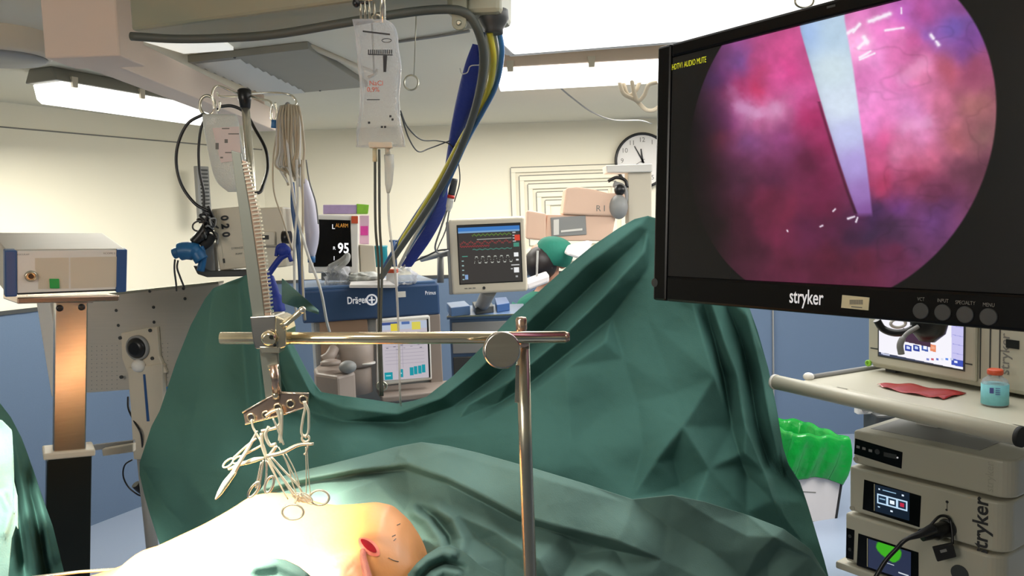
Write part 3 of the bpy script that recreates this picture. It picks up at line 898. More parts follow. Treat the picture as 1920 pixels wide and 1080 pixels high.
# square the face up with the bottom edge
TLp = P(1233, 88, 1.30); BLp = P(1212, 550, 1.30)
Udir = (P(1560, -1, 1.047) - TLp).normalized()
mF = Frame(TLp, Udir, BLp - TLp)
MW, MH = 0.655, 0.402
o = empty('surgical_monitor', mF.p(MW / 2, MH, 0), 'very large black flat monitor in front at right, showing a pink endoscope picture', 'monitor')
mu0, mv0 = mF.uv(1258, 112); _, mv1 = mF.uv(1240, 508)
mv1 = MH - 0.040
b = MB()
b.fbox(mF, 0, mu0, 0, MH, -0.045, 0.0).fbox(mF, MW - mu0, MW, 0, MH, -0.045, 0).fbox(mF, mu0, MW - mu0, 0, mv0 * 0.0 + 0.022, -0.045, 0).fbox(mF, mu0, MW - mu0, mv1, MH, -0.045, 0)
b.build('bezel', 'black_gloss', o, bevel=0.004)
MB().fbox(mF, 0.01, MW - 0.01, 0.01, MH - 0.01, -0.07, -0.012).build('back_shell', 'black_matte', o, bevel=0.01)
SU0, SU1, SV0, SV1 = mu0, MW - mu0, 0.022, mv1
picture('display', mF, SU0, SU1, SV0, SV1, -0.0035, 640, 400, endo, 'screen_pic', o)
# on-screen caption
u, v = mF.uv(1257, 131)
mat('osd_yellow', C8(200, 200, 40), 0.5, emit=C8(190, 190, 30), estr=0.8)
u2, _ = mF.uv(1321, 112)
text(mF, u, v, 0.0125, 'HDTV1 AUDIO MUTE', 'osd_yellow', o, w=-0.0030, sx=(u2 - u) / 0.118, name='screen_caption')
u, v = mF.uv(1480, 567); u2, v2 = mF.uv(1547, 574)
text(mF, u, v, 0.027, 'stryker', 'ink_white', o, w=0.0006, name='maker_lettering', bold=0.012, sx=(u2 - u) / (0.027 * 3.05))
b = MB().pquad(mF, [(1579, 553), (1630, 558), (1628, 582), (1577, 577)], 0.0, 0.0012)
st = b.build('asset_sticker', 'label_paper', o)
b = MB()
for k in range(12):
    x = 1593 + k * 2.1 
    b.pquad(mF, [(x, 562), (x + 1.1, 562), (x + 1.1, 571), (x, 571)], 0.0012, 0.0016)
b.pquad(mF, [(1596, 574), (1616, 576), (1616, 578), (1596, 576)], 0.0012, 0.0016)
b.build('barcode', 'ink_grey', st)
for (x, y, s_) in ((1727, 583, 'VCT'), (1768, 586, 'INPUT'), (1810, 590, 'SPECIALTY'), (1854, 594, 'MENU')):
    u, v = mF.uv(x, y)
    MB().lathe(mF.p(u, v, 0), mF.N, [(0.0095, 0), (0.0095, 0.001), (0.0085, 0.0016)], 24).build('button', 'dark_grey', o)
    u, v = mF.uv(x, y - 19)
    text(mF, u, v, 0.006, s_, 'ink_grey', o, align='CENTER', name='button_lettering', sx=0.75)
u, v = mF.uv(1228, 530)
MB().lathe(mF.p(u, v, 0), mF.N, [(0.007, 0), (0.007, 0.001)], 20).build('sensor', 'dark_grey', o)
u, v = mF.uv(1556, 12); MB().pquad(mF, [(1550, 12), (1566, 8), (1566, 12), (1550, 16)], 0, 0.0008).build('top_led', 'dark_grey', o)
# its arm behind
b = MB().tube([mF.p(0.33, 0.2, -0.07), mF.p(0.33, 0.2, -0.16)], 0.04, 20)
b.tube([mF.p(0.33, 0.2, -0.14), mF.p(0.33, -0.6, -0.16)], 0.022, 16)
b.build('mounting_arm', 'white_plastic', o)

# ================================================================== EQUIPMENT CART
ZS = 1.30
t0 = P(1455, 712, 1.93); t0.z = ZS - 0.012
t1 = P(1912, 806, 1.40); t1.z = ZS - 0.012
td = (t1 - t0).normalized(); tn = Vector((td.y, -td.x, 0)).normalized()   # tn points to the viewer side?
if tn.dot(CAM - t0) < 0: tn = -tn
cart = empty('equipment_cart', (t1.x + 0.1, t1.y + 0.3, 0), 'beige equipment cart with a thick round handle rail along its top shelf', 'cart')
b = MB().tube([t0, t1], 0.0175, 24)
b.build('handle_rail', 'console_grey', cart)
MB().tube([t1 - td * 0.002, t1 + td * 0.006], 0.0185, 24).build('end_plug', 'black_matte', cart)
MB().tube([t0 - td * 0.006, t0 + td * 0.002], 0.0185, 24).build('end_plug', 'white_plastic', cart)
sF = Frame(Vector((t0.x, t0.y, ZS)) - tn * 0.02 + td * 0.06, td, (0, 0, -1))   # shelf face frame
SL = 0.72
b = MB()
fr = sF.p(0, 0, 0)
poly = [sF.p(-0.0, 0, 0.0), sF.p(SL, 0, 0.0), sF.p(SL, 0, -0.46), sF.p(0.0, 0, -0.46)]
b.prism(poly, (0, 0, -0.03))
b.build('top_shelf', 'console_grey', cart, bevel=0.006)
b = MB()
b.tube([sF.p(0.0, -0.004, -0.03), sF.p(0.0, -0.004, -0.46)], 0.006, 10)
b.build('edge_rail', 'grey_plastic', cart)
b = MB().ball(sF.p(0.0, -0.006, -0.025), (0.013, 0.013, 0.01))
b.build('corner_cap', 'white_plastic', cart)
# brackets joining rail to shelf
b = MB()
for u in (0.1, 0.5): b.fbox(sF, u, u + 0.03, 0.0, 0.026, -0.01, 0.012)
b.build('rail_bracket', 'console_grey', cart)
# posts down to the base, base with casters
for (u, w_) in ((0.02, -0.44), (SL - 0.03, -0.44)):
    b = MB().fbox(sF, u, u + 0.04, 0.03, ZS - 0.14, w_, w_ + 0.04)
    b.build('post', 'white_plastic', cart, bevel=0.004)
MB().fbox(sF, 0.0, SL, ZS - 0.14, ZS - 0.09, -0.46, 0.0).build('base', 'console_grey', cart, bevel=0.01)
for u in (0.05, SL - 0.05):
    for w_ in (-0.41, -0.05):
        c = sF.p(u, 0, w_)
        b = MB().lathe((c.x, c.y, 0.045) - Vector(td) * 0.012 if False else Vector((c.x, c.y, 0.045)) - td * 0.012, td, [(0.03, 0), (0.045, 0.004), (0.045, 0.02), (0.03, 0.024)], 20)
        b.tube([(c.x, c.y, 0.045), (c.x, c.y, 0.095)], 0.012, 8)
        b.build('caster', 'dark_grey', cart)
# shelf underneath for the consoles
MB().fbox(sF, 0.0, SL, 0.535, 0.56, -0.44, -0.02).build('lower_shelf', 'console_grey', cart, bevel=0.006)

# ---- screen console on top shelf
a = P(1625, 700, 1.975); a.z = ZS + 0.008
c_ = P(1905, 758, 1.62); c_.z = ZS + 0.008
du = (c_ - a); du.z = 0
kH = 0.22
kF = Frame(a + Vector((0, 0, kH)), du, (0, 0, -1))
kL = 0.46
o = empty('display_console', kF.p(kL / 2, kH, -0.12), 'beige console with a lit touch screen on the cart top shelf, below the big monitor', 'console')
MB().fbox(kF, 0, kL, 0, kH, -0.26, -0.012).build('housing', 'console_grey', o, bevel=0.01)
uR, _ = kF.uv(1828, 700)
MB().fbox(kF, 0.004, uR, 0.004, kH - 0.012, -0.012, 0.0).build('front_frame', 'console_grey', o, bevel=0.005)
# groove below the frame
MB().fbox(kF, 0.012, uR - 0.006, kH - 0.052, kH - 0.049, -0.002, 0.0006).build('groove', 'dark_grey', o)
def kscr(X, Y, s, t):
    c = np.ones(X.shape + (3,)) * np.array([246, 244, 252]) / 255
    def rect(x0, y0, x1, y1, col, sk=0.215):
        nonlocal c
        yy = Y - (X - x0) * sk
        m = ((X >= x0) & (X <= x1) & (yy >= y0) & (yy <= y1))[..., None]
        c = np.where(m, np.array(col) / 255.0, c)
    rect(1640, 658, 1800, 668, (60, 66, 90))
    rect(1652, 661, 1668, 664, (190, 196, 220))
    rect(1784, 560, 1830, 672, (200, 196, 240))
    for k in range(4): rect(1786, 610 + k * 17, 1828, 611 + k * 17, (150, 150, 215))
    rect(1784, 672, 1806, 684, (60, 80, 180)); rect(1789, 676, 1795, 680, (230, 235, 255))
    rect(1697, 646, 1709, 657, (40, 60, 160)); rect(1700, 649, 1706, 654, (210, 220, 250))
    rect(1712, 646, 1724, 657, (36, 56, 150)); rect(1715, 649, 1721, 654, (200, 214, 250))
    rect(1728, 646, 1740, 657, (60, 90, 170)); rect(1731, 648, 1738, 654, (240, 244, 255))
    rect(1744, 645, 1755, 658, (232, 140, 100)); rect(1746, 649, 1753, 654, (240, 170, 140))
    for k, cc_ in enumerate(((120, 130, 200), (200, 90, 110), (90, 110, 200), (220, 224, 240), (90, 140, 230), (200, 204, 230))):
        rect(1737 + k * 9, 671 - 0 * k, 1742 + k * 9, 675, cc_)
    rect(1693, 615, 1745, 640, (70, 46, 66))
    return c
u0, v0 = kF.uv(1649, 612); u1, _ = kF.uv(1807, 650); _, vb = kF.uv(1646, 665)
MB().fbox(kF, u0 - 0.004, u1 + 0.004, 0.02, vb + 0.004, -0.004, 0.001).build('screen_surround', 'dark_grey', o)
picture('touch_screen', kF, u0, u1, 0.024, vb, 0.0016, 260, 170, kscr, 'screen_pic', o)
# grooves and slot on the right part
b = MB()
u, _ = kF.uv(1830, 700); b.fbox(kF, u, u + 0.002, 0.0, kH - 0.02, -0.0125, -0.0105)
u, _ = kF.uv(1848, 700); b.fbox(kF, u, u + 0.0025, 0.01, kH - 0.03, -0.0125, -0.0105)
u, _ = kF.uv(1866, 700); b.fbox(kF, u, u + 0.002, 0.01, kH - 0.03, -0.0125, -0.0105)
b.build('seam', 'dark_grey', o)
b = MB().pbox(kF, 1886, 636, 1910, 655, -0.013, -0.010); b.build('usb_slot', 'black', o)
u, v = kF.uv(1892, 704, -0.012)
text(kF, u, v, 0.03, 'stryker', 'ink_grey', o, w=-0.0115, rot=90, name='maker_lettering', bold=0.01)
b = MB()
for u in (0.03, kL - 0.05):
    b.fbox(kF, u, u + 0.03, kH, kH + 0.008, -0.22, -0.19); b.fbox(kF, u, u + 0.03, kH, kH + 0.008, -0.06, -0.03)
b.build('foot', 'dark_grey', o)
u, v = kF.uv(1627, 697)
MB().lathe(kF.p(0.008, kH - 0.012, 0.0), kF.N, [(0.008, 0), (0.008, 0.006), (0.005, 0.007), (0.005, 0.003)], 20).build('green_knob', 'lime', o)
# folded red film under/before the console
fz = ZS + 0.0015
b = MB()
rows = []
R1 = [(1645, 722), (1690, 720), (1740, 727), (1812, 738)]; R2 = [(1658, 728), (1700, 738), (1745, 745), (1770, 749)]
la = crom([PZ(x, y, fz) for x, y in R1], 6); lb = crom([PZ(x, y, fz) for x, y in R2], 6)
for t in np.linspace(0, 1, 7): rows.append([lerp(p, q, t) + Vector((0, 0, 0.002 * math.sin(7 * t + i * 0.9) + 0.002)) for i, (p, q) in enumerate(zip(la, lb))])
b.grid(rows)
tag(b.build('red_pouch', 'red_film', solid=0.0008), 'flat red plastic pouch lying on the cart shelf under the touch screen console', 'pouch')

# ---- black camera plug hanging in front of the console screen
o = empty('camera_head', P(1720, 636, 1.75), 'black round camera head and cable hanging below the big monitor, over the lit touch screen', 'camera head')
b = MB().tube(pp([(1644, 600, 1.75), (1655, 616, 1.75), (1676, 624, 1.74), (1700, 622, 1.73), (1718, 612, 1.72)], 8), pxr(7, 1.75), 12)
b.build('cable', 'black', o)
b = MB().lathe(P(1738, 640, 1.72), (0.1, 0, 1), [(pxr(14, 1.72), 0), (pxr(30, 1.72), 0.02), (pxr(34, 1.72), 0.05), (pxr(34, 1.72), 0.08)], 24)
b.build('body', 'black', o)
b = MB().tube(pp([(1722, 612, 1.70), (1700, 626, 1.70), (1688, 645, 1.70), (1690, 664, 1.70)], 8), [pxr(4, 1.7)] * 12 + [pxr(6, 1.7)] * 13, 10)
b.build('clip', 'grey_plastic', o)
b = MB().tube(ring_pts(P(1684, 606, 1.76), (1, 0, 0), (0, 0, 1), pxr(14, 1.76), pxr(8, 1.76)), pxr(3, 1.76), 8, closed=True)
b.build('white_ring', 'white_plastic', o)

# ---- little bottle with cyan label and red cap
bc = PZ(1865, 759, ZS + 0.001)
o = empty('medicine_bottle', bc, 'small clear bottle with a pale blue label and red cap on the cart shelf', 'bottle')
r_ = pxr(23, bc.y)
hb = pxr(70, bc.y)
MB().lathe(bc, (0, 0, 1), [(r_ * .9, 0), (r_, 0.002), (r_, hb * 0.62), (r_ * .9, hb * 0.7), (r_ * .5, hb * .8), (r_ * .48, hb * .86)], 28).build('glass', 'clear_film', o)
lb = MB().lathe(bc + Vector((0, 0, hb * 0.04)), (0, 0, 1), [(r_ * 1.02, 0), (r_ * 1.02, hb * 0.55)], 28).build('label_band', 'cyan_label', o)
b = MB()
bF = Frame(bc + Vector((0, 0, hb * .59)), (1, 0, 0), (0, 0, -1))
yv = Vector((CAM.x - bc.x, CAM.y - bc.y, 0)).normalized()
bF = Frame(bc + yv * (r_ * 1.03) + Vector((0, 0, hb * .57)), Vector((-yv.y, yv.x, 0)), (0, 0, -1))
for k in range(4): b.fbox(bF, 0.001, 0.009, 0.003 + k * 0.004, 0.0042 + k * 0.004, 0, 0.0008)
b.fbox(bF, -0.009, -0.002, 0.003, 0.014, 0, 0.0006)
b.build('label_print', 'ink_blue', lb)
MB().lathe(bc + Vector((0, 0, hb * 0.84)), (0, 0, 1), [(r_ * .56, 0), (r_ * .6, 0.002), (r_ * .6, hb * .12), (r_ * .5, hb * .15)], 24).build('cap', 'orange_red', o)

# ---- stack of three consoles
S0 = P(1600, 870, 1.86); SR = P(1872, 948, 1.60)
SR.z = S0.z - 0.0
sd = SR - S0; sd.z = 0
sL = 0.345
zt = [S0.z + 0.082, S0.z - 0.004, S0.z - 0.118]       # top of each box
zb = [S0.z + 0.002, S0.z - 0.112, S0.z - 0.235]
labels = ['flat grey console topping the stack on the cart, with a slim black button panel',
          'middle console of the cart stack, its small screen showing three icons',
          'lowest visible console of the cart stack, its small screen showing a green patch']
consoles = []
for i in range(3):
    off = [0.0, 0.008, 0.014][i]
    tF = Frame(Vector((S0.x, S0.y, zt[i])) - sd.normalized() * [0, 0.005, 0.012][i], sd, (0, 0, -1))
    tF = tF.shift(0, 0, off)
    h = zt[i] - zb[i]
    o = empty('stacked_console', tF.p(sL / 2, h, -0.17), labels[i], 'console', 'consoles stacked on the cart')
    # housing with rounded right front corner
    R_ = 0.035
    prof = [(0, 0), (0, -0.30), (sL, -0.30)] + [(sL - R_ + R_ * math.cos(t), -R_ + R_ * math.sin(t)) for t in np.linspace(0, PI / 2, 8)]
    MB().prism([tF.p(u, 0, w_) for u, w_ in prof], -Vector((0, 0, h))).build('housing', 'console_grey', o, bevel=0.006, seg=3)
    consoles.append((tF, o, h))
    b = MB()
    for u in (0.04, sL - 0.07): b.fbox(tF, u, u + 0.03, h - 0.001, h + 0.006, -0.32, -0.28); b.fbox(tF, u, u + 0.03, h - 0.001, h + 0.006, -0.07, -0.03)
    b.build('foot', 'dark_grey', o)
# top console details
tF, o, h = consoles[0]
bp_ = MB().pquad(tF, [(1603, 822), (1692, 848), (1690, 879), (1601, 851)], -0.002, 0.0012).build('button_panel', 'black_gloss', o, bevel=0.0008)
for x, y in ((1609, 838), (1620, 841), (1632, 845)):
    u, v = tF.uv(x, y, 0.0015); MB().fbox(tF, u - 0.004, u + 0.004, v - 0.003, v + 0.003, 0.001, 0.0022).build('button', 'grey_plastic', bp_)
u, v = tF.uv(1645, 847, .0015); MB().lathe(tF.p(u, v, 0.001), tF.N, [(0.006, 0), (0.006, 0.0015)], 16).build('button', 'dark_grey', o)
u, v = tF.uv(1668, 854, .0015); MB().fbox(tF, u - 0.014, u + 0.016, v - 0.005, v + 0.005, 0.001, 0.0016).build('indicator', 'dark_grey', bp_)
u, v = tF.uv(1683, 858, .0015); MB().lathe(tF.p(u, v, 0.0016), tF.N, [(0.002, 0), (0.002, 0.001)], 12).build('led', 'ink_white', bp_)
u, v = tF.uv(1605, 861); MB().lathe(tF.p(u, v, 0), tF.N, [(0.006, 0), (0.006, 0.002)], 20).build('power_button', 'console_side', o)
b = MB().fbox(tF, 0.02, sL - 0.08, -0.0008, 0.001, -0.3, -0.04); b.build('top_recess', 'grey_plastic', o)
u, v = tF.uv(1862, 924); text(tF, u, v, 0.022, 'stryker', 'console_side', o, w=0.0006, rot=90, name='maker_lettering')
# middle console
tF, o, h = consoles[1]
sg_ = MB().pquad(tF, [(1620, 899), (1727, 930), (1724, 989), (1617, 955)], -0.002, 0.001).build('screen_glass', 'black_gloss', o, bevel=0.0008)
def three(X, Y, s, t):
    c = np.ones(X.shape + (3,)) * np.array([14, 28, 44]) / 255
    def r(a, b_, c0, d, col):
        nonlocal c
        c = np.where(((s > a) & (s < c0) & (t > b_) & (t < d))[..., None], np.array(col) / 255.0, c)
    r(.10, .12, .14, .17, (220, 235, 250)); r(.22, .13, .62, .16, (150, 190, 220)); r(.78, .12, .84, .18, (220, 235, 250))
    r(.06, .32, .94, .68, (190, 220, 245))
    r(.10, .37, .33, .63, (24, 44, 66)); r(.39, .37, .62, .63, (24, 44, 66)); r(.68, .37, .90, .63, (24, 44, 66))
    r(.13, .46, .30, .50, (150, 190, 220)); r(.44, .44, .57, .57, (235, 245, 255)); r(.73, .43, .85, .57, (190, 40, 70))
    r(.08, .78, .14, .82, (190, 220, 245)); r(.45, .80, .52, .86, (220, 235, 250))
    return c
a = tF.uv(1641, 908, .002); c2 = tF.uv(1705, 978, .002); bl = tF.uv(1640, 958, .002)
picture('screen_picture', tF, a[0], c2[0], a[1], bl[1], 0.002, 130, 100, three, 'screen_pic', sg_)
MB().fbox(tF, a[0] - 0.003, a[0] - 0.0015, a[1], bl[1], 0.001, 0.0022).build('screen_edge', 'label_paper', o)
u, v = tF.uv(1594, 956); MB().lathe(tF.p(u + 0.006, v - 0.006, 0), tF.N, [(0.006, 0), (0.006, 0.002)], 20).build('power_button', 'console_side', o)
u, v = tF.uv(1851, 1046); text(tF, u, v, 0.043, 'stryker', 'ink', o, w=0.0006, rot=90, name='maker_lettering', bold=0.02, sx=1.0)
b = MB()
for x, y, s1 in ((1776, 941, 1.6), (1775, 956, 1.2)):
    u, v = tF.uv(x, y); b.lathe(tF.p(u, v, 0), tF.N, [(0.002 * s1, 0), (0.002 * s1, 0.0008)], 10)
u, v = tF.uv(1776, 949); b.fbox(tF, u - 0.0005, u + 0.0005, v - 0.006, v + 0.006, 0, 0.0008)
b.build('port_symbol', 'ink', o)
u, v = tF.uv(1776, 990); MB().lathe(tF.p(u, v, -0.0), tF.N, [(0.020, 0), (0.019, 0.004), (0.014, 0.005)], 28).build('socket', 'dark_grey', o)
sockp = tF.p(u, v, 0.004); nF = tF.N; tU = tF.U
# lowest console
tF, o, h = consoles[2]
sg_ = MB().pquad(tF, [(1609, 1000), (1722, 1036), (1722, 1100), (1606, 1060)], -0.002, 0.001).build('screen_glass', 'black_gloss', o, bevel=0.0008)
def greenp(X, Y, s, t):
    c = np.ones(X.shape + (3,)) * np.array([40, 48, 74]) / 255
    d1, _ = seg_d(X, Y, 1658, 1025, 1676, 1040)
    m = np.clip((16 - d1 + 5 * (fbm(X / 9, Y / 9, 3) - .5)) / 3, 0, 1)[..., None]
    c = c * (1 - m) + np.array([60, 170, 30]) / 255 * m
    c = np.where(((s > .42) & (s < .62) & (t > .62) & (t < .65))[..., None], np.array([200, 210, 220]) / 255, c)
    c = np.where(((s > .72) & (s < .95) & (t > .80) & (t < .85))[..., None], np.array([200, 210, 220]) / 255, c)
    return c
a = tF.uv(1628, 1010, .002); c2 = tF.uv(1708, 1040, .002); bl = tF.uv(1625, 1062, .002)
picture('screen_picture', tF, a[0], c2[0], a[1], bl[1], 0.002, 120, 90, greenp, 'screen_pic', sg_)
MB().fbox(tF, a[0] - 0.003, a[0] - 0.0015, a[1], bl[1], 0.001, 0.0022).build('screen_edge', 'label_paper', o)
sw_ = MB().pquad(tF, [(1587, 990), (1602, 994), (1600, 1050), (1586, 1046)], -0.002, 0.001).build('switch_panel', 'black_gloss', o)
for y in (1005, 1030):
    u, v = tF.uv(1594, y); MB().lathe(tF.p(u, v, 0.001), tF.N, [(0.004, 0), (0.004, 0.0012)], 14).build('button', 'dark_grey', sw_)
u, v = tF.uv(1800, 1075); MB().lathe(tF.p(u, v, 0), tF.N, [(0.018, 0), (0.018, 0.003)], 24).build('socket', 'dark_grey', o)

# shelf plate carrying the stack + lower support column down to the cart
tF, o, h = consoles[2]
MB().fbox(tF, -0.02, sL + 0.03, h + 0.006, h + 0.024, -0.4, 0.01).build('console_shelf', 'console_grey', cart, bevel=0.004)
b = MB()
for u in (0.0, sL - 0.04): b.fbox(tF, u, u + 0.04, h + 0.024, S0.z - 0.235 - 0.024 - 0.06 + h, -0.36, -0.32)
b.build('post', 'console_grey', cart)
# small white column behind the stack, above its top
c = consoles[0][0].p(0.09, 0, -0.10)
b = MB().fbox(consoles[0][0], 0.085, 0.115, -0.07, -0.004, -0.20, -0.17).fbox(consoles[0][0], 0.07, 0.12, -0.012, -0.001, -0.22, -0.15)
b.build('support_stub', 'white_plastic', cart)
# black plug, strain relief, strap and tag
o = empty('endoscope_plug', sockp, 'black cable plug pushed into the middle console, cable sagging to the lower left', 'plug')
q = [sockp, sockp + nF * 0.03 - tU * 0.01 - Vector((0, 0, 0.004)), sockp + nF * 0.055 - tU * 0.025 - Vector((0, 0, 0.008))]
MB().tube(crom(q, 6), [0.017] * 7 + [0.013] * 6, 18).build('plug_body', 'black', o)
YY = sockp.y
b = MB().tube(pp([(1752, 990, YY - .045), (1725, 1002, YY - .05), (1698, 1012, YY - .05), (1680, 1030, YY - .045), (1660, 1052, YY - .04), (1640, 1085, YY - .04), (1620, 1120, YY - .04)], 8), [0.011 - 0.0065 * min(1, i / 14) for i in range(49)], 12)
b.build('cable', 'black', o)
b = MB().tube(pp([(1742, 988, YY - .02), (1762, 968, YY - .015), (1780, 972, YY - .01), (1785, 995, YY - .02), (1786, 1020, YY - .03)], 8), 0.003, 8)
b.build('strap', 'black', o)
gF = fit((1749, 1025), YY - .035, (1787, 1019), YY - 0.045)
tg = MB().pquad(gF, [(1749, 1027), (1787, 1019), (1794, 1045), (1758, 1054)], -0.006, 0.003).build('hang_tag', 'black_matte', o, bevel=0.002)
MB().pquad(gF, [(1762, 1032), (1774, 1029), (1776, 1034), (1764, 1037)], 0.003, 0.0036).build('tag_label', 'grey_plastic', tg)

# wall socket strip behind the cart
wF = Frame(P(1608, 757, 3.55), (1, 0, 0), (0, 0, -1))
o = empty('socket_strip', wF.p(0.1, 0.05, 0), 'white socket box with two round sockets on the dark low cabinet', 'socket box')
MB().fbox(wF, 0, 0.14, 0, 0.05, -0.04, 0.0).build('case', 'white_plastic', o, bevel=0.004)
for u in (0.035, 0.10):
    MB().lathe(wF.p(u, 0.025, 0.0), wF.N, [(0.017, 0), (0.017, 0.005), (0.014, 0.006), (0.014, 0.002)], 20).build('socket', 'grey_plastic', o)
q = P(1650, 778, 3.5)
b = MB().box((q.x + 0.10, 3.56, q.z / 2), (0.24, 0.14, q.z))
tag(b.build('low_cabinet', 'dark_grey', bevel=0.01), 'dark grey low cabinet standing behind the cart, right of the bin', 'cabinet')

# ================================================================== BIN
bz = 4.3
fB = fit((1478, 872), 4.25, (1590, 880), 4.35)
u1 = fB.uv(1582, 880)[0]
o = empty('waste_box', fB.p(0.15, 0.5, -0.15), 'white carton waste box holding a bright green liner, on the floor by the blue wall', 'waste box')
zt_ = fB.p(0, 0, 0).z
top = 0.0
zfl = zt_
w_ = fB.uv(1580, 880)[0]
b = MB()
zTop = zt_ + 0.16
f2 = Frame(fB.p(0, -0.16, 0), fB.U, (0, 0, -1))
Hh = zTop - 0.0
for (u0, u1_, w0, w1) in ((0, w_, -0.012, 0.0), (0, w_, -0.42, -0.408), (0, 0.012, -0.408, -0.012), (w_ - 0.012, w_, -0.408, -0.012)):
    b.fbox(f2, u0, u1_, 0.0, Hh, w0, w1)
b.fbox(f2, 0, w_, Hh - 0.02, Hh, -0.408, -0.012)
b.build('carton', 'carton', o, bevel=0.003)
MB().fbox(f2, w_ - 0.001, w_ + 0.012, 0.0, Hh, -0.1, 0.003).build('dark_edge', 'black_matte', o)
b = MB(); b.fbox(f2, 0.10, 0.20, Hh * 0.6, Hh * 0.6 + 0.006, 0, 0.001); b.build('print_line', 'ink_grey', o)
b = MB(); b.fbox(f2, 0.0, w_, Hh * 0.93, Hh * 0.93 + 0.004, 0, 0.001); b.build('seam', 'grey_plastic', o)
MB().fbox(f2, -0.05, -0.002, 0.2, Hh, -0.3, -0.05).build('side_flap', 'brown_card', o)
# green liner: outer skirt folded over the rim, and inner walls
lip = 0.055
def liner_ring(w_out, v, ph, k=96, amp=0.008):
    pts = []
    u0, u1_, wa, wb = -w_out, w_ + w_out, -0.42 - w_out, w_out
    per = [(u0, wb), (u1_, wb), (u1_, wa), (u0, wa)]
    for i in range(k):
        t = i / k * 4; e = int(t); f = t - e
        a_, c_ = per[e], per[(e + 1) % 4]
        u = a_[0] + (c_[0] - a_[0]) * f; ww = a_[1] + (c_[1] - a_[1]) * f
        n_ = amp * (math.sin(i * 0.9 + ph) + 0.6 * math.sin(i * 2.3 + ph * 2))
        vv = v + (0.02 * math.sin(i * 0.21 + 2.0) if v > 0.12 else 0.006 * math.sin(i * 0.7))
        pts.append(f2.p(u + n_ * 0.5, vv, ww + n_))
    return pts
rows = [liner_ring(-0.05, 0.34, 1, amp=0.004), liner_ring(-0.035, 0.12, 2, amp=0.006), liner_ring(-0.02, -0.016, 3, amp=0.002), liner_ring(0.012, -0.026, 3.2, amp=0.002), liner_ring(0.02, 0.02, 3.6, amp=0.004),
        liner_ring(0.026, 0.08, 4.6, amp=0.009), liner_ring(0.026, 0.15, 5.6, amp=0.011), liner_ring(0.02, 0.20, 6.4, amp=0.010), liner_ring(0.014, 0.235, 7, amp=0.006)]
b = MB(); G = [r + [r[0]] for r in rows]; b.grid(G)
b.build('green_liner', 'bin_green', o, solid=0.001, subd=1)
# ================================================================== LEFT GENERATOR ON STAND
gF = fit((8, 469), 1.97, (238, 467), 2.15, tilt=11)
gW = gF.uv(238, 467)[0]; gH = gF.uv(15, 553)[1]
o = empty('generator_unit', gF.p(gW / 2, gH, -0.1), 'silver and blue electronic unit with one green button, on top of the steel column', 'electronic unit')
tw = gW
b = MB().fbox(gF, 0.002, tw - 0.002, 0.0, gH - 0.003, -0.24, -0.003)
b.build('housing', 'brushed_panel', o, bevel=0.004)
e = 0.026
b = MB().fbox(gF, 0.0, e, 0.0, gH + 0.004, -0.02, 0.006)
b.build('blue_end', 'device_blue', o, bevel=0.003)
b = MB().fbox(gF, tw - e, tw, 0.0, gH + 0.004, -0.02, 0.006)
b.build('blue_end', 'device_blue', o, bevel=0.003)
fp_ = MB().fbox(gF, e, tw - e, 0.002, gH - 0.004, -0.004, 0.003).build('front_panel', 'white_plastic', o, bevel=0.0015)
b = MB().pquad(gF, [(66, 484), (129, 483), (129, 541), (72, 542), (72, 520), (66, 504)], 0.003, 0.0038).pquad(gF, [(132, 483), (219, 481), (223, 538), (133, 541)], 0.003, 0.0038)
b.build('beige_field', 'warm_plastic', fp_)
u, v = gF.uv(57, 517)
MB().lathe(gF.p(u, v, 0.003), gF.N, [(0.014, 0), (0.014, 0.006), (0.0095, 0.010), (0.0095, 0.004)], 24).build('socket', 'steel', fp_)
MB().lathe(gF.p(u, v, 0.005), gF.N, [(0.006, 0), (0.006, 0.007)], 16).build('socket_core', 'black', fp_)
MB().pquad(gF, [(93, 523), (111, 523), (112, 541), (94, 541)], 0.003, 0.007).build('green_button', 'green_led', fp_, bevel=0.001)
u, v = gF.uv(193, 476); text(gF, u, v, 0.006, 'SCOPE 2', 'ink_grey', o, w=0.0035, sx=1.3)
u, v = gF.uv(28, 478); text(gF, u, v, 0.005, 'AESCULAP', 'ink_grey', o, w=0.0035, sx=1.3)
MB().fbox(gF, e, tw - e, gH - 0.004, gH + 0.0, -0.2, 0.002).build('shadow_gap', 'black_matte', o)

# stand
sC = P(140, 570, 2.12)
o = empty('unit_stand', (sC.x, sC.y, 0), 'brushed steel column stand with black lower section carrying the silver and blue unit', 'stand')
f3 = fit((32, 555), 2.01, (224, 551), 2.16)
q0 = f3.uv(32, 553); q1 = f3.uv(224, 549)
b = MB().fbox(f3, q0[0], q1[0], 0.004, 0.020, -0.24, 0.0)
b.build('platform', 'copper_steel', o, bevel=0.003)
cF = fit((103, 565), 2.08, (165, 565), 2.12)
cw = cF.uv(165, 565)[0]
zc = cF.O.z
v845 = cF.uv(120, 850)[1]
MB().fbox(cF, -0.006, cw + 0.012, -0.006, 0.004, -0.1, 0.004).build('head_plate', 'copper_steel', o, bevel=0.002)
MB().fbox(cF, 0, cw, 0.0, v845, -0.06, 0.0).build('upper_column', 'brushed_steel', o, bevel=0.003)
MB().fbox(cF, -0.022, cw + 0.022, v845 - 0.006, v845 + 0.012, -0.09, 0.012).build('collar', 'cream_plastic', o, bevel=0.004)
MB().fbox(cF, -0.014, cw + 0.014, v845 + 0.012, zc - 0.04, -0.08, 0.006).build('lower_column', 'dark_steel', o, bevel=0.003)
for x, y in ((112, 578), (153, 576)):
    u, v = cF.uv(x, y)
    MB().lathe(cF.p(u, v, 0), cF.N, [(0.009, 0), (0.008, 0.004), (0.004, 0.005)], 16).build('screw_knob', 'black', o)
b = MB()
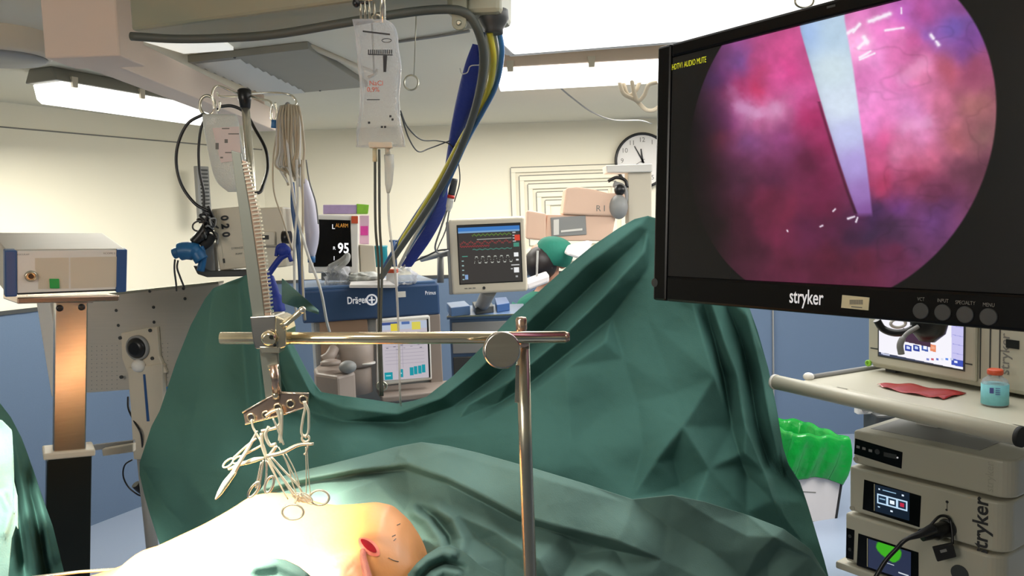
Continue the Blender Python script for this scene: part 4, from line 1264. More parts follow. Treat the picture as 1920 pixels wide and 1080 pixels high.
for a_ in range(5):
    t = a_ * 2 * PI / 5 + 0.3
    c0 = Vector((sC.x, sC.y, 0.05))
    b.tube([c0, c0 + Vector((0.28 * math.cos(t), 0.28 * math.sin(t), 0.0))], [0.028, 0.018], 12)
    b.ball(c0 + Vector((0.28 * math.cos(t), 0.28 * math.sin(t), -0.02)), 0.03, 12, 8)
b.build('base', 'dark_grey', o)

# side rail with clamp behind the column (belongs to the stand)
rF = fit((80, 845), 2.35, (250, 828), 2.35)
b = MB().pquad(rF, [(80, 846), (250, 826), (250, 836), (80, 856)], -0.012, 0.0)
b.build('side_rail', 'grey_plastic', o)
b = MB().pquad(rF, [(84, 858), (94, 857), (94, 880), (86, 881)], -0.012, 0.0).pquad(rF, [(86, 872), (148, 862), (148, 870), (88, 880)], -0.012, 0)
b.build('rail_hook', 'white_plastic', o, bevel=0.002)
b = MB().pquad(rF, [(190, 842), (250, 832), (250, 848), (192, 856)], 0, 0.02)
b.build('rail_clamp', 'cream_plastic', o, bevel=0.004)
MB().pquad(rF, [(106, 846), (132, 840), (138, 852), (108, 858)], 0.0, 0.02).build('rail_clamp', 'cream_plastic', o, bevel=0.004)

# ================================================================== STEEL PANEL BEHIND
A = P(70, 566, 2.75); B = P(410, 530, 2.60)
o = empty('mounting_board', (lerp(A, B, .5).x, lerp(A, B, .5).y + 0.03, 0), 'large flat perforated steel equipment board behind the silver and blue unit', 'steel panel')
pF = Frame(A, B - A, P(97, 742, 2.75) - A)
pw = (B - A).length; ph = (P(97, 742, 2.75) - A).length
MB().fbox(pF, 0, pw, 0, ph, -0.03, 0).build('sheet', 'brushed_panel', o, bevel=0.005)
MB().fbox(pF, -0.002, 0.052, 0.002, ph + 0.004, -0.028, 0.004).build('pale_edge', 'white_plastic', o, bevel=0.004)
b = MB().fbox(pF, 0, pw, -0.004, 0.003, -0.03, 0.002); b.build('top_lip', 'steel', o)
for x, y in ((281, 546), (344, 541), (218, 582), (288, 576), (94, 586), (222, 610), (289, 604), (347, 560)):
    u, v = pF.uv(x, y); MB().lathe(pF.p(u, v, 0), pF.N, [(0.0055, 0), (0.005, 0.002), (0.002, 0.003)], 12).build('screw', 'dark_grey', o)
b = MB()
for i in range(11):
    for j in range(16):
        x = 172 + j * 9.5; y = 650 + i * 8
        if x > 225 and x < 305: continue
        u, v = pF.uv(x, y - j * 0.4); b.lathe(pF.p(u, v, -0.001), pF.N, [(0.0018, 0), (0.0018, 0.0018)], 6)
tag(b.build('perforation', 'grey_plastic', o), kind='stuff')
# mount bracket and arm
mp_ = MB().pquad(pF, [(226, 625), (294, 612), (298, 668), (312, 700), (240, 704), (228, 672)], 0.0, 0.016).build('mount_plate', 'cream_plastic', o, bevel=0.004)
u, v = pF.uv(266, 650)
MB().lathe(pF.p(u, v, 0.016), pF.N, [(0.042, 0), (0.042, 0.01), (0.036, 0.014), (0.034, 0.006)], 28).build('hub_ring', 'grey_plastic', mp_)
MB().lathe(pF.p(u, v, 0.020), pF.N, [(0.033, 0), (0.033, 0.012), (0.02, 0.02)], 28).build('hub_knob', 'black', mp_)
u, v = pF.uv(269, 683); MB().ball(pF.p(u, v, 0.025), 0.022).build('white_ball_knob', 'white_plastic', mp_)
b = MB().pquad(pF, [(238, 690), (304, 682), (306, 790), (268, 862), (250, 862), (244, 760)], 0.0, 0.022)
b.build('support_arm', 'warm_plastic', o, bevel=0.004)
MB().pquad(pF, [(268, 702), (272, 702), (280, 790), (275, 790)], 0.022, 0.0235).build('slot', 'device_blue', o)
for x, y in ((234, 705), (292, 670), (232, 632), (288, 618)):
    u, v = pF.uv(x, y); MB().lathe(pF.p(u, v, 0.014), pF.N, [(0.006, 0), (0.006, 0.006)], 10).build('bolt', 'dark_grey', o)
pc = pF.p(pF.uv(262, 800)[0], pF.uv(262, 800)[1], 0.0)
b = MB().tube([Vector((pc.x, pc.y, pc.z)), Vector((pc.x + 0.02, pc.y + 0.02, 0.05))], 0.02, 14)
b.lathe((pc.x + 0.02, pc.y + 0.02, 0.0), (0, 0, 1), [(0.22, 0), (0.22, 0.03), (0.05, 0.06)], 24)
b.build('floor_stand', 'grey_plastic', o)
b = MB().tube(pp([(240, 744, 2.7), (241, 766, 2.68), (252, 790, 2.66), (264, 812, 2.64), (268, 842, 2.66)], 8), 0.0035, 8)
tag(b.build('power_cable', 'black'), 'black cable hanging down over the arm under the steel panel', 'cable')
b = MB().tube(pp([(248, 862, 2.7), (234, 872, 2.7), (231, 892, 2.7), (240, 912, 2.7), (256, 926, 2.7), (270, 934, 2.72), (290, 960, 2.8)], 8), 0.0028, 8)
b.tube(pp([(254, 908, 2.69), (262, 916, 2.7), (270, 922, 2.71)], 4), 0.014, 10)
tag(b.build('power_cable', 'black'), 'thin black cable with a plug curling beside the green drape, below the rail', 'cable')
b = MB().tube(pp([(304, 720, 2.8), (316, 735, 2.82), (306, 760, 2.82)], 6), 0.012, 8)
tag(b.build('blue_strap', 'glove_blue'), 'short blue strap between the steel panel arm and the green drape', 'strap')

# ================================================================== IV POLE WITH PUMP
ip = P(466, 300, 2.55)
base = Vector((P(478, 420, 2.55).x, 2.55, 0))
o = empty('drip_stand', base, 'steel drip stand with a black cap and curved hooks, behind the toothed steel bar', 'drip stand')
topp = P(460, 196, 2.55)
MB().tube([topp, P(476, 400, 2.55), Vector((base.x + 0.01, 2.55, 0.06))], pxr(7.5, 2.55), 16).build('pole', 'bright_steel', o)
MB().lathe(P(460, 203, 2.55), (0, 0, 1), [(pxr(9, 2.55), 0), (pxr(12, 2.55), 0.03), (pxr(12.5, 2.55), 0.055), (pxr(9, 2.55), 0.06)], 20).build('cap', 'black', o)
def hookp(pts, nm='hook'):
    return MB().tube(pp(pts, 8), pxr(2.2, 2.5), 8).build(nm, 'bright_steel', o)
hookp([(452, 178, 2.55), (428, 168, 2.53), (408, 161, 2.52), (398, 172, 2.5), (400, 190, 2.5), (404, 206, 2.5), (411, 206, 2.5), (412, 190, 2.5)])
hookp([(470, 180, 2.55), (490, 186, 2.52), (508, 192, 2.5), (508, 212, 2.5), (510, 226, 2.5), (516, 226, 2.5), (520, 210, 2.5), (516, 192, 2.5)])
hookp([(468, 176, 2.56), (500, 174, 2.6), (530, 175, 2.62), (548, 180, 2.62), (556, 192, 2.6), (548, 202, 2.58), (540, 200, 2.58)])
hookp([(452, 180, 2.56), (430, 181, 2.62), (412, 180, 2.65), (406, 172, 2.65)])
b = MB()
for k in range(5):
    t = k * 2 * PI / 5
    c0 = Vector((base.x + 0.01, 2.55, 0.07))
    b.tube([c0, c0 + Vector((0.26 * math.cos(t), 0.26 * math.sin(t), -0.015))], [0.02, 0.014], 10)
    b.ball(c0 + Vector((0.26 * math.cos(t), 0.26 * math.sin(t), -0.04)), 0.028, 10, 8)
b.build('base', 'dark_grey', o)
b = MB().tube(ring_pts(P(389, 198, 2.6), (1, 0, 0), (0, 0, 1), pxr(14, 2.6), pxr(18, 2.6)), pxr(3, 2.6), 8, closed=True)
tag(b.build('metal_ring', 'steel'), 'shiny metal ring hanging at the left hook of the drip stand', 'ring')

# left bag (opaque white with a label)
def bag(outline, Yd, thick, m, name, label, cat='infusion bag', lean=(0, 0), parent_pts=None):
    """outline: rows of (xl, y, xr) pixels from top to bottom"""
    rows = []
    rs = crom([Vector(r) for r in outline], 4)
    n = 28
    k = len(rs)
    for i, r in enumerate(rs):
        L = P(r.x, r.y, Yd); R2 = P(r.z, r.y + (0), Yd)
        c = (L + R2) / 2; h = (R2 - L) / 2
        f = math.sin(PI * min(1, max(0.0, (i + 0.3) / (k - 0.4)))) ** 0.5
        rows.append([c + h * math.cos(t) + Vector((0, 1, 0)) * thick * f * math.copysign(abs(math.sin(t)) ** 0.8, math.sin(t)) for t in np.linspace(0, 2 * PI, n + 1)])
    b = MB().grid(rows)
    return b
o = empty('infusion_bag', P(432, 385, 2.42), 'milky infusion bag with printed label hanging at the left hook, tilted', 'infusion bag')
bag([(380, 214, 440), (380, 222, 446), (384, 250, 450), (392, 290, 458), (400, 325, 466), (410, 345, 468), (428, 360, 464)], 2.42, 0.022, 'white_film', '', '').build('bag_body', 'white_film', o)
MB().tube([P(403, 205, 2.44), P(404, 216, 2.43)], 0.006, 8).build('hanger_tab', 'white_plastic', o)
lF = fit((398, 238), 2.395, (448, 240), 2.395)
lp_ = MB().pquad(lF, [(398, 240), (448, 237), (452, 300), (414, 305)], 0, 0.001).build('label_patch', 'label_blush', o)
b = MB()
for (x0, y0, x1, y1) in ((416, 240, 430, 242), (428, 250, 448, 252), (421, 261, 427, 268), (404, 268, 410, 280), (422, 285, 440, 287), (413, 294, 418, 297)):
    b.pquad(lF, [(x0, y0), (x1, y0), (x1, y1), (x0, y1)], 0.001, 0.0016)
b.build('print', 'ink_grey', lp_)

# black cable loops on the stand
b = MB().tube(pp([(382, 214, 2.47), (352, 232, 2.47), (334, 270, 2.47), (331, 310, 2.47), (342, 350, 2.47), (366, 382, 2.47), (392, 396, 2.47)], 10), pxr(3, 2.47), 8)
tag(b.build('cable_loop', 'black'), 'wide black cable loop left of the milky infusion bag', 'cable')
b = MB().tube(pp([(410, 204, 2.6), (382, 228, 2.6), (373, 270, 2.6), (374, 320, 2.6), (382, 360, 2.6), (382, 395, 2.6)], 10), pxr(2.6, 2.6), 8)
tag(b.build('cable_loop', 'black'), 'straight black cable behind the milky infusion bag, crossing the grey wall rack', 'cable')
b = MB().tube(pp([(410, 200, 2.62), (436, 199, 2.62), (460, 212, 2.62), (478, 242, 2.62), (498, 280, 2.6), (502, 315, 2.58), (494, 346, 2.5), (486, 361, 2.46), (468, 358, 2.44)], 10), pxr(3, 2.6), 8)
tag(b.build('cable_loop', 'black'), 'black cable arching right of the drip stand pole and back to the toothed bar', 'cable')

# hanging bundle of pale leads
o = empty('lead_bundle', P(545, 360, 2.5), 'bundle of pale beige monitoring leads hanging from the right hook of the drip stand', 'cable bundle')
for k in range(24):
    x0 = 525 + k * 1.5; s_ = (k - 11.5) / 12.0
    xm = 544 + s_ * 25 + random.uniform(-4, 4); yb = 330 + random.uniform(-25, 20)
    Y_ = 2.5 + 0.03 * math.sin(k * 2.1)
    pts = [(x0, 196 + 3 * abs(s_), Y_), (x0 + s_ * 6, 225, Y_ - .02), (xm, 280, Y_), (xm + random.uniform(-5, 5), 310, Y_), (552 + s_ * 18, yb, Y_ + .01)]
    MB().tube(pp(pts, 6), pxr(random.uniform(1.8, 3.0), 2.5), 6).build('lead', 'cable_beige' if k % 3 else 'hose_white', o)
MB().ball(P(540, 205, 2.48), (0.012, 0.012, 0.022)).build('tie', 'grey_plastic', o)
for i, (pts, r_, mm, lab) in enumerate((
        ([(536, 240, 2.47), (545, 330, 2.46), (556, 400, 2.44), (575, 470, 2.42), (600, 540, 2.4), (612, 600, 2.42), (618, 622, 2.44)], 2.6, 'hose_white', 'long white cable sweeping from the lead bundle down to the right before the anaesthesia machine'),
        ([(556, 300, 2.46), (558, 380, 2.44), (552, 460, 2.42), (553, 560, 2.4), (556, 590, 2.4)], 2.4, 'hose_white', 'straight white cable hanging left of the lilac bag'),
        ([(566, 300, 2.46), (568, 400, 2.44), (566, 480, 2.42), (569, 560, 2.4), (572, 600, 2.42)], 2.2, 'cable_beige', 'straight beige cable hanging in front of the lilac bag'),
        ([(520, 240, 2.5), (512, 300, 2.5), (514, 360, 2.48), (530, 410, 2.46), (548, 470, 2.44)], 1.6, 'cable_beige', 'thin beige cable left of the lead bundle, running down to the blue strap'),
        ([(574, 300, 2.5), (580, 340, 2.52), (592, 380, 2.55), (597, 420, 2.56)], 1.5, 'grey_plastic', 'thin grey cable at the right edge of the lilac bag'))):
    b = MB().tube(pp(pts, 8), pxr(r_, 2.45), 8)
    tag(b.build('patient_cable', mm), lab, 'cable')
b = MB().tube(pp([(514, 225, 2.48), (513, 240, 2.48)], 3), 0.008, 10); tag(b.build('blue_clip', 'sky_blue'), 'small blue clip hanging on the right hook of the drip stand', 'clip')
# lilac bag
o = empty('lilac_bag', P(583, 486, 2.6), 'pale lilac breathing bag with a blue cuff hanging under the pale leads', 'breathing bag')
bag([(562, 335, 574), (563, 345, 580), (567, 375, 590), (571, 420, 597), (574, 450, 597), (577, 474, 592), (579, 482, 590)], 2.6, 0.03, '', '', '').build('bag_body', 'lilac_bag', o)
MB().tube([P(584, 478, 2.6), P(584, 492, 2.6)], 0.012, 14).build('cuff', 'sky_blue', o)
b = ribbon([((545, 342, 2.56), (552, 342, 2.56)), ((545, 390, 2.56), (556, 390, 2.56)), ((552, 440, 2.56), (562, 440, 2.56)), ((558, 500, 2.54), (569, 500, 2.54)), ((560, 560, 2.52), (572, 560, 2.52))], 'device_blue', 'blue_tubing', 'dark blue flat tubing hanging among the pale leads', 'tubing', 0.006)

# ---------- pump module (cream, three big characters)
uF = fit((396, 392), 2.5, (462, 386), 2.52, lean=-6)
uw = 0.13
o = empty('infusion_pump', uF.p(0.07, 0.24, -0.05), 'cream pump module with bold vertical digits, clamped left of the toothed bar', 'infusion pump')
uh = uF.uv(405, 508)[1]
MB().fbox(uF, 0, uF.uv(470, 440)[0], 0, uh, -0.08, 0).build('housing', 'cream_plastic', o, bevel=0.004)
MB().fbox(uF, 0.006, 0.016, 0.006, uh - 0.01, 0, 0.002).build('ridge', 'warm_plastic', o)
for k, ch in enumerate('020'):
    u, v = uF.uv(414 + k * 1.5, 403 + k * 15.5); text(uF, u, v + 0.003, 0.030, ch, 'ink', o, w=0.0012, rot=-90, bold=0.05, name='digit')
u, v = uF.uv(434, 468); text(uF, u, v, 0.009, 'SYRINGE', 'ink_grey', o, w=0.0012)
u, v = uF.uv(442, 478); text(uF, u, v, 0.008, 'PUMP', 'ink_grey', o, w=0.0012)
MB().pbox(uF, 417, 485, 422, 493, 0, 0.002).build('switch', 'ink', o)
b = MB().pquad(uF, [(370, 514), (388, 520), (466, 518), (466, 508), (392, 508), (376, 500), (362, 498)], -0.12, 0.02)
b.build('tray', 'dark_grey', o, bevel=0.003)
MB().pquad(uF, [(378, 455), (400, 455), (404, 512), (380, 512)], -0.07, 0.0).build('side_block', 'grey_plastic', o, bevel=0.003)
MB().tube([uF.p(0.1, 0.12, -0.08), Vector((P(474, 440, 2.55).x, 2.55, uF.p(0.1, 0.12, 0).z))], 0.02, 12).build('pole_clamp', 'dark_grey', o)
# right-hand beige module behind the toothed bar
uF = fit((482, 388), 2.52, (540, 388), 2.52)
o = empty('infusion_pump', uF.p(0.05, 0.22, -0.05), 'plain beige pump module just right of the toothed bar, with a small dark window', 'infusion pump')
MB().pquad(uF, [(482, 390), (530, 388), (538, 500), (488, 505)], -0.1, 0).build('housing', 'warm_plastic', o, bevel=0.005)
MB().pbox(uF, 488, 434, 515, 460, 0, 0.012).build('latch', 'cream_plastic', o, bevel=0.002)
MB().pbox(uF, 490, 441, 504, 449, 0.012, 0.013).build('window', 'ink', o)
MB().pbox(uF, 490, 462, 530, 464, 0, 0.002).build('seam', 'ink_grey', o)
b = MB().tube([P(530, 445, 2.5), P(545, 445, 2.5)], 0.02, 14); b.build('knob', 'black', o)
# black cable tangle
o = empty('cable_tangle', P(388, 460, 2.48), 'tangle of short black cables and plugs at the left of the cream pump', 'cable bundle')
for k in range(10):
    a_ = random.uniform(0, 6.28)
    cx_, cy_ = 390 + random.uniform(-10, 8), 425 + random.uniform(-30, 25)
    pts = [(cx_ + random.uniform(-16, 14), cy_ + random.uniform(-18, 18), 2.46 + random.uniform(-.03, .03)) for _ in range(5)]
    MB().tube(pp(pts, 6), pxr(random.uniform(1.4, 2.6), 2.48), 6).build('cable', 'black' if k % 4 else 'grey_plastic', o)
b = MB().tube(ring_pts(P(372, 424, 2.46), (1, 0, .1), (0, 0, 1), pxr(11, 2.46), pxr(9, 2.46)), pxr(1.6, 2.46), 8, closed=True); b.build('coil', 'dark_grey', o)
MB().tube(pp([(364, 455, 2.46), (378, 440, 2.46), (388, 425, 2.46)], 4), 0.016, 10).build('plug', 'black', o)
MB().tube(pp([(380, 462, 2.47), (392, 452, 2.47), (398, 440, 2.47)], 4), 0.014, 10).build('plug', 'black_matte', o)
# blue clamp
o = empty('blue_clamp', P(352, 500, 2.45), 'glossy blue wrapped bundle at the left end of the pump tray, two dark leads below', 'blue wrapped plug')
rows = []
b = MB().tube(pp([(326, 476, 2.45), (338, 472, 2.45), (352, 470, 2.45), (368, 474, 2.45), (378, 488, 2.45)], 6), [pxr(10, 2.45)] * 6 + [pxr(17, 2.45)] * 12 + [pxr(13, 2.45)] * 7, 14)
b.tube(pp([(376, 462, 2.46), (380, 485, 2.46), (376, 508, 2.46)], 5), pxr(7, 2.46), 12)
b.build('wrap', 'glove_blue', o)
MB().tube(pp([(328, 486, 2.45), (327, 505, 2.45), (330, 530, 2.5), (331, 545, 2.55)], 6), pxr(1.8, 2.45), 8).build('lead', 'dark_grey', o)
MB().tube(pp([(334, 488, 2.45), (332, 502, 2.45), (338, 520, 2.48), (346, 540, 2.55)], 6), pxr(1.8, 2.45), 8).build('lead', 'dark_grey', o)
# blue strap thing right of bar
b = MB().tube(pp([(500, 520, 2.4), (512, 502, 2.4), (526, 484, 2.4), (540, 476, 2.4)], 6), 0.009, 10)
b.ball(P(532, 470, 2.4), (0.022, 0.014, 0.018))
b.tube(pp([(518, 480, 2.4), (522, 462, 2.41), (536, 462, 2.41), (546, 490, 2.4)], 6), 0.006, 8)
tag(b.build('blue_strap', 'royal_blue'), 'shiny dark blue strap hooked diagonally right of the toothed bar', 'strap')
b = MB().tube(pp([(506, 520, 2.38), (516, 548, 2.36), (521, 575, 2.35), (524, 592, 2.35)], 6), [0.012] * 8 + [0.02] * 8 + [0.010] * 3, 10)
tag(b.build('blue_strap', 'royal_blue'), 'dark blue strap end hanging in front of the green drape by the toothed bar', 'strap')

# ================================================================== DISPLAY WITH 95
nF_ = fit((588, 402), 3.16, (672, 404), 3.20)
o = empty('vital_signs_monitor', nF_.p(0.08, 0.24, -0.05), 'monitor showing large white 95 on black, left on the anaesthesia machine', 'monitor')
W_ = nF_.uv(673, 404)[0]; H_ = nF_.uv(590, 512)[1]
MB().fbox(nF_, -0.02, W_, 0, H_, -0.09, 0).build('housing', 'white_plastic', o, bevel=0.006)
MB().pquad(nF_, [(588, 411), (657, 413), (660, 500), (588, 500)], 0, 0.002).build('display', 'black_gloss', o)
u, v = nF_.uv(633, 474); mat('lit_white', C8(240, 240, 240), 0.5, emit=C8(235, 235, 240), estr=0.9)
text(nF_, u, v, 0.056, '95', 'lit_white', o, w=0.003, bold=0.02, sx=0.8, name='reading')
u, v = nF_.uv(624, 468); text(nF_, u, v, 0.018, 'R', 'lit_white', o, w=0.003, name='reading')
u, v = nF_.uv(625, 488); text(nF_, u, v, 0.024, 'I', 'lit_white', o, w=0.003, name='reading')
u, v = nF_.uv(622, 429); text(nF_, u, v, 0.026, 'L', 'lit_white', o, w=0.003, name='reading')
mat('amber', C8(200, 140, 60), 0.5, emit=C8(180, 120, 40), estr=0.6)
u, v = nF_.uv(629, 426); text(nF_, u, v, 0.022, 'ALARM', 'amber', o, w=0.003, sx=0.7, name='reading')
MB().pbox(nF_, 659, 405, 671, 419, 0, 0.004).build('alarm_lamp', 'orange_red', o)
# screen foot
MB().fbox(nF_, 0.03, W_ - 0.03, H_, H_ + 0.03, -0.08, -0.02).build('foot', 'grey_plastic', o)
# glove boxes on it
def card(name, label, cat, F_, pts, w0, w1, m, bevel=0.002):
    return tag(MB().pquad(F_, pts, w0, w1).build(name, m, bevel=bevel), label, cat)
o = empty('glove_box', nF_.p(0.1, 0.0, -0.02), 'lilac and lime green box lying on top of the 95 monitor', 'box')
MB().pquad(nF_, [(606, 384), (669, 384), (669, 401), (606, 401)], -0.08, -0.01).build('carton', 'lilac', o, bevel=0.002)
MB().pquad(nF_, [(669, 382), (692, 384), (690, 401), (669, 401)], -0.08, -0.008).build('green_end', 'lime', o, bevel=0.002)
o = empty('glove_box', nF_.p(0.22, 0.2, -0.12), 'pink upright box with a magenta spot standing right of the 95 monitor', 'box')
MB().pquad(nF_, [(675, 404), (692, 404), (692, 458), (675, 458)], -0.17, -0.11).build('carton', 'pink_card', o, bevel=0.002)
MB().pquad(nF_, [(676, 424), (690, 424), (690, 441), (676, 441)], -0.11, -0.108).build('magenta_spot', 'magenta', o)
b = MB().pquad(nF_, [(674, 458), (702, 460), (706, 512), (676, 514)], -0.1, 0.0)
tag(b.build('module_box', 'cream_plastic', bevel=0.004), 'small cream module box right beside the 95 monitor', 'module')
b = MB().lathe(P(712, 500, 3.3), (0, 0, 1), [(0.03, 0), (0.034, 0.003), (0.034, 0.075), (0.036, 0.08), (0.036, 0.086), (0.0, 0.087)], 24)
tag(b.build('plastic_cup', 'teal_plastic'), 'teal plastic cup behind the two hanging dark lines on the blue machine', 'cup')
# ================================================================== ANAESTHESIA MACHINE
YA = 3.05
aF = fit((585, 545), 3.0, (823, 531), 3.13)
o = empty('anaesthesia_machine', Vector((aF.p(0.25, 0, -0.25).x, aF.p(0.25, 0, -0.25).y, 0)), 'anaesthesia machine with wide blue hood and lit ventilator screen, seen through the drape gap', 'anaesthesia machine')
aw = aF.uv(823, 531)[0]
# blue hood, slightly wedge shaped front
hb = aF.uv(700, 598)[1]
b = MB()
b.fbox(aF, -0.04, aw, 0.0, hb, -0.45, 0.0)
b.build('blue_hood', 'drager_blue', o, bevel=0.008)
MB().fbox(aF, -0.03, aw - 0.01, -0.012, 0.001, -0.44, -0.012).build('top_tray', 'drager_top', o, bevel=0.004)
u, v = aF.uv(651, 570); text(aF, u, v, 0.038, 'Dr\u00e4ger', 'ink_white', o, w=0.001, name='maker_lettering', bold=0.02, sx=0.7)
u, v = aF.uv(697, 562)
b = MB().tube([aF.p(u, v, 0.002) + (aF.U * math.cos(t) + aF.V * math.sin(t)) * 0.019 for t in np.linspace(0, 2 * PI, 25)[:-1]], 0.0035, 6, closed=True)
b.fbox(aF, u - 0.003, u + 0.003, v - 0.012, v + 0.014, 0, 0.003).fbox(aF, u - 0.012, u + 0.012, v - 0.002, v + 0.003, 0, 0.003)
b.build('emblem', 'ink_white', o)
u, v = aF.uv(797, 553); text(aF, u, v, 0.022, 'Primus', 'ink_white', o, w=0.001, sx=0.7)
MB().pbox(aF, 745, 547, 761, 557, 0, 0.002).build('white_tag', 'white_plastic', o, bevel=0.001)
# body
zb_ = aF.O.z
MB().fbox(aF, 0.0, aw - 0.012, hb - 0.004, zb_ - 0.16, -0.42, -0.03).build('body', 'grey_plastic', o, bevel=0.008)
MB().fbox(aF, 0.02, 0.20, hb, hb + 0.16, -0.04, -0.012).build('vaporiser_bay', 'brown_card', o, bevel=0.004)
b = MB().fbox(aF, aw - 0.05, aw, hb, zb_ - 0.16, -0.3, -0.005)
b.build('side_pillar', 'shaded_plastic', o, bevel=0.004)
MB().fbox(aF, -0.02, aw + 0.02, zb_ - 0.17, zb_ - 0.08, -0.46, 0.05).build('chassis', 'drager_blue', o, bevel=0.01)
for u in (0.03, aw - 0.03):
    for w_ in (-0.4, 0.0):
        c = aF.p(u, 0, w_)
        MB().lathe(Vector((c.x - 0.015, c.y, 0.045)), (1, 0, 0), [(0.03, 0), (0.045, 0.004), (0.045, 0.026), (0.03, 0.03)], 18).build('caster', 'dark_grey', o)
# ventilator screen
vF = fit((714, 603), 2.96, (800, 598), 3.0)
vh_ = MB().pquad(vF, [(706, 600), (806, 592), (810, 712), (706, 724)], -0.04, -0.002).build('screen_housing', 'white_plastic', o, bevel=0.005)
def vent(X, Y, s, t):
    c = np.ones(X.shape + (3,)) * np.array([196, 188, 196]) / 255
    def r(a, b_, c0, d, col):
        nonlocal c
        c = np.where(((s > a) & (s < c0) & (t > b_) & (t < d))[..., None], np.array(col) / 255.0, c)
    r(0, 0, 1, .13, (186, 196, 214)); r(0.0, 0, .38, .05, (60, 80, 140)); r(.2, .03, .38, .16, (226, 206, 70)); r(.66, .02, .86, .15, (222, 210, 90)); r(.44, 0.0, .62, .05, (80, 110, 170))
    for k in range(9): r(.05, .24 + k * .06, .92, .245 + k * .06, (166, 158, 172))
    for k in range(26):
        rx = (k * 37 % 90) / 100 + .04; ry = .22 + (k * 53 % 52) / 100
        r(rx, ry, rx + .05, ry + .012, (110, 104, 124))
    r(.43, .2, .435, .8, (150, 144, 160)); r(.30, .2, .305, .85, (170, 164, 176))
    for a, b0, c0, d in ((.02, .86, .2, .99), (.34, .82, .43, .96), (.58, .80, .66, .94), (.67, .79, .75, .93), (.76, .78, .84, .92), (.85, .77, .93, .91)): r(a, b0, c0, d, (24, 150, 164))
    r(.05, .91, .16, .93, (150, 210, 214)); r(.37, .88, .40, .90, (190, 230, 234))
    return c
u0, v0 = vF.uv(715, 605); u1, _ = vF.uv(800, 600); _, v1 = vF.uv(716, 714)
picture('ventilator_screen', vF, u0, u1, v0, v1, 0.001, 130, 150, vent, 'screen_dim', vh_)
MB().fbox(vF, u1, u1 + 0.006, v0 - 0.004, v1, -0.002, 0.003).build('screen_edge', 'black', o)
# absorber / vaporiser cylinders on the left
c = P(667, 685, 2.96)
MB().lathe(c, (0, 0, 1), [(pxr(33, 2.96), 0), (pxr(35, 2.96), 0.01), (pxr(36, 2.96), 0.075), (pxr(30, 2.96), 0.085)], 28).build('canister', 'shaded_plastic', o)
MB().lathe(P(667, 735, 2.96), (0, 0, 1), [(pxr(32, 2.96), 0), (pxr(32, 2.96), 0.09), (pxr(28, 2.96), 0.1)], 28).build('canister', 'shaded_plastic', o)
MB().lathe(P(688, 682, 2.93), (0, 0, 1), [(pxr(16, 2.96), 0), (pxr(16, 2.96), 0.006)], 20).build('port_ring', 'white_plastic', o)
b = MB().prism([PZ(x, y, 1.205) for x, y in ((588, 690), (602, 680), (635, 677), (655, 684), (666, 697), (632, 706), (592, 700))], (0, 0, -0.11))
b.build('absorber_block', 'shaded_plastic', o, bevel=0.01)
MB().ball(P(652, 688, 2.7), (0.03, 0.03, 0.022)).build('valve_knob', 'grey_plastic', o)
MB().lathe(P(620, 684, 2.75), (0, 0, 1), [(0.035, 0), (0.035, 0.012), (0.02, 0.018)], 20).build('valve_dome', 'shaded_plastic', o)
MB().tube(pp([(606, 676, 2.85), (618, 668, 2.86), (626, 655, 2.9)], 5), 0.02, 12).build('elbow_tube', 'shaded_plastic', o)
b = MB().fbox(aF, 0.22, aw + 0.02, aF.uv(760, 722)[1], aF.uv(760, 722)[1] + 0.022, -0.02, 0.18)
b.build('writing_shelf', 'shaded_plastic', o, bevel=0.005)
b = MB().tube(ring_pts(P(716, 724, 2.7), (1, 0, 0), (0, 0, 1), pxr(9, 2.7), pxr(8, 2.7)), 0.004, 8, closed=True)
b.ball(P(716, 722, 2.7), 0.010)
b.build('steel_port', 'steel', o)

# desk unit right of the machine
dF = fit((838, 592), 3.45, (952, 588), 3.45)
o = empty('side_desk', Vector((dF.p(0.15, 0, -.2).x, dF.p(0.15, 0, -.2).y, 0)), 'grey blue drawer cart with steel edge, standing under the patient monitor', 'drawer cart')
dw = dF.uv(985, 590)[0]
MB().fbox(dF, 0, dw, 0, 0.016, -0.4, 0.01).build('worktop', 'drager_top', o, bevel=0.003)
MB().fbox(dF, 0.0, dw, 0.0, 0.006, 0.01, 0.016).build('steel_edge', 'steel', o)
MB().fbox(dF, 0.01, dw - 0.01, 0.016, dF.O.z - 0.1, -0.38, 0.0).build('carcass', 'drager_top', o, bevel=0.004)
for k in range(3): MB().fbox(dF, 0.02, dw - 0.02, 0.03 + k * 0.15, 0.165 + k * 0.15, 0, 0.012).build('drawer', 'grey_plastic' if k == 0 else 'dark_grey', o, bevel=0.003)
for u in (0.04, dw - 0.04):
    for w_ in (-0.34, -0.04):
        c = dF.p(u, 0, w_); MB().lathe(Vector((c.x - 0.012, c.y, 0.05)), (1, 0, 0), [(0.04, 0), (0.05, 0.004), (0.05, 0.02), (0.04, 0.024)], 16).build('caster', 'black', o)
# clutter on the desk
for i, (pts, hh, m_, lab, nm) in enumerate((
        (((838, 578), (872, 574), (882, 584), (846, 588)), 0.04, 'drager_top', 'grey blue tray with tubing at the left end of the drawer cart top', 'tray'),
        (((886, 572), (920, 568), (926, 580), (892, 584)), 0.03, 'dark_grey', 'dark box with yellow edge under the patient monitor', 'supply_box'),
        (((928, 566), (950, 564), (956, 576), (932, 580)), 0.035, 'device_blue', 'small blue box at the right end of the drawer cart top', 'supply_box'))):
    zt0 = dF.O.z + 0.0005
    b = MB().prism([PZ(x, y + 6, zt0) for x, y in pts], (0, 0, hh))
    tag(recalc(b.build(nm, m_, bevel=0.003)), lab, 'tray' if nm == 'tray' else 'box')

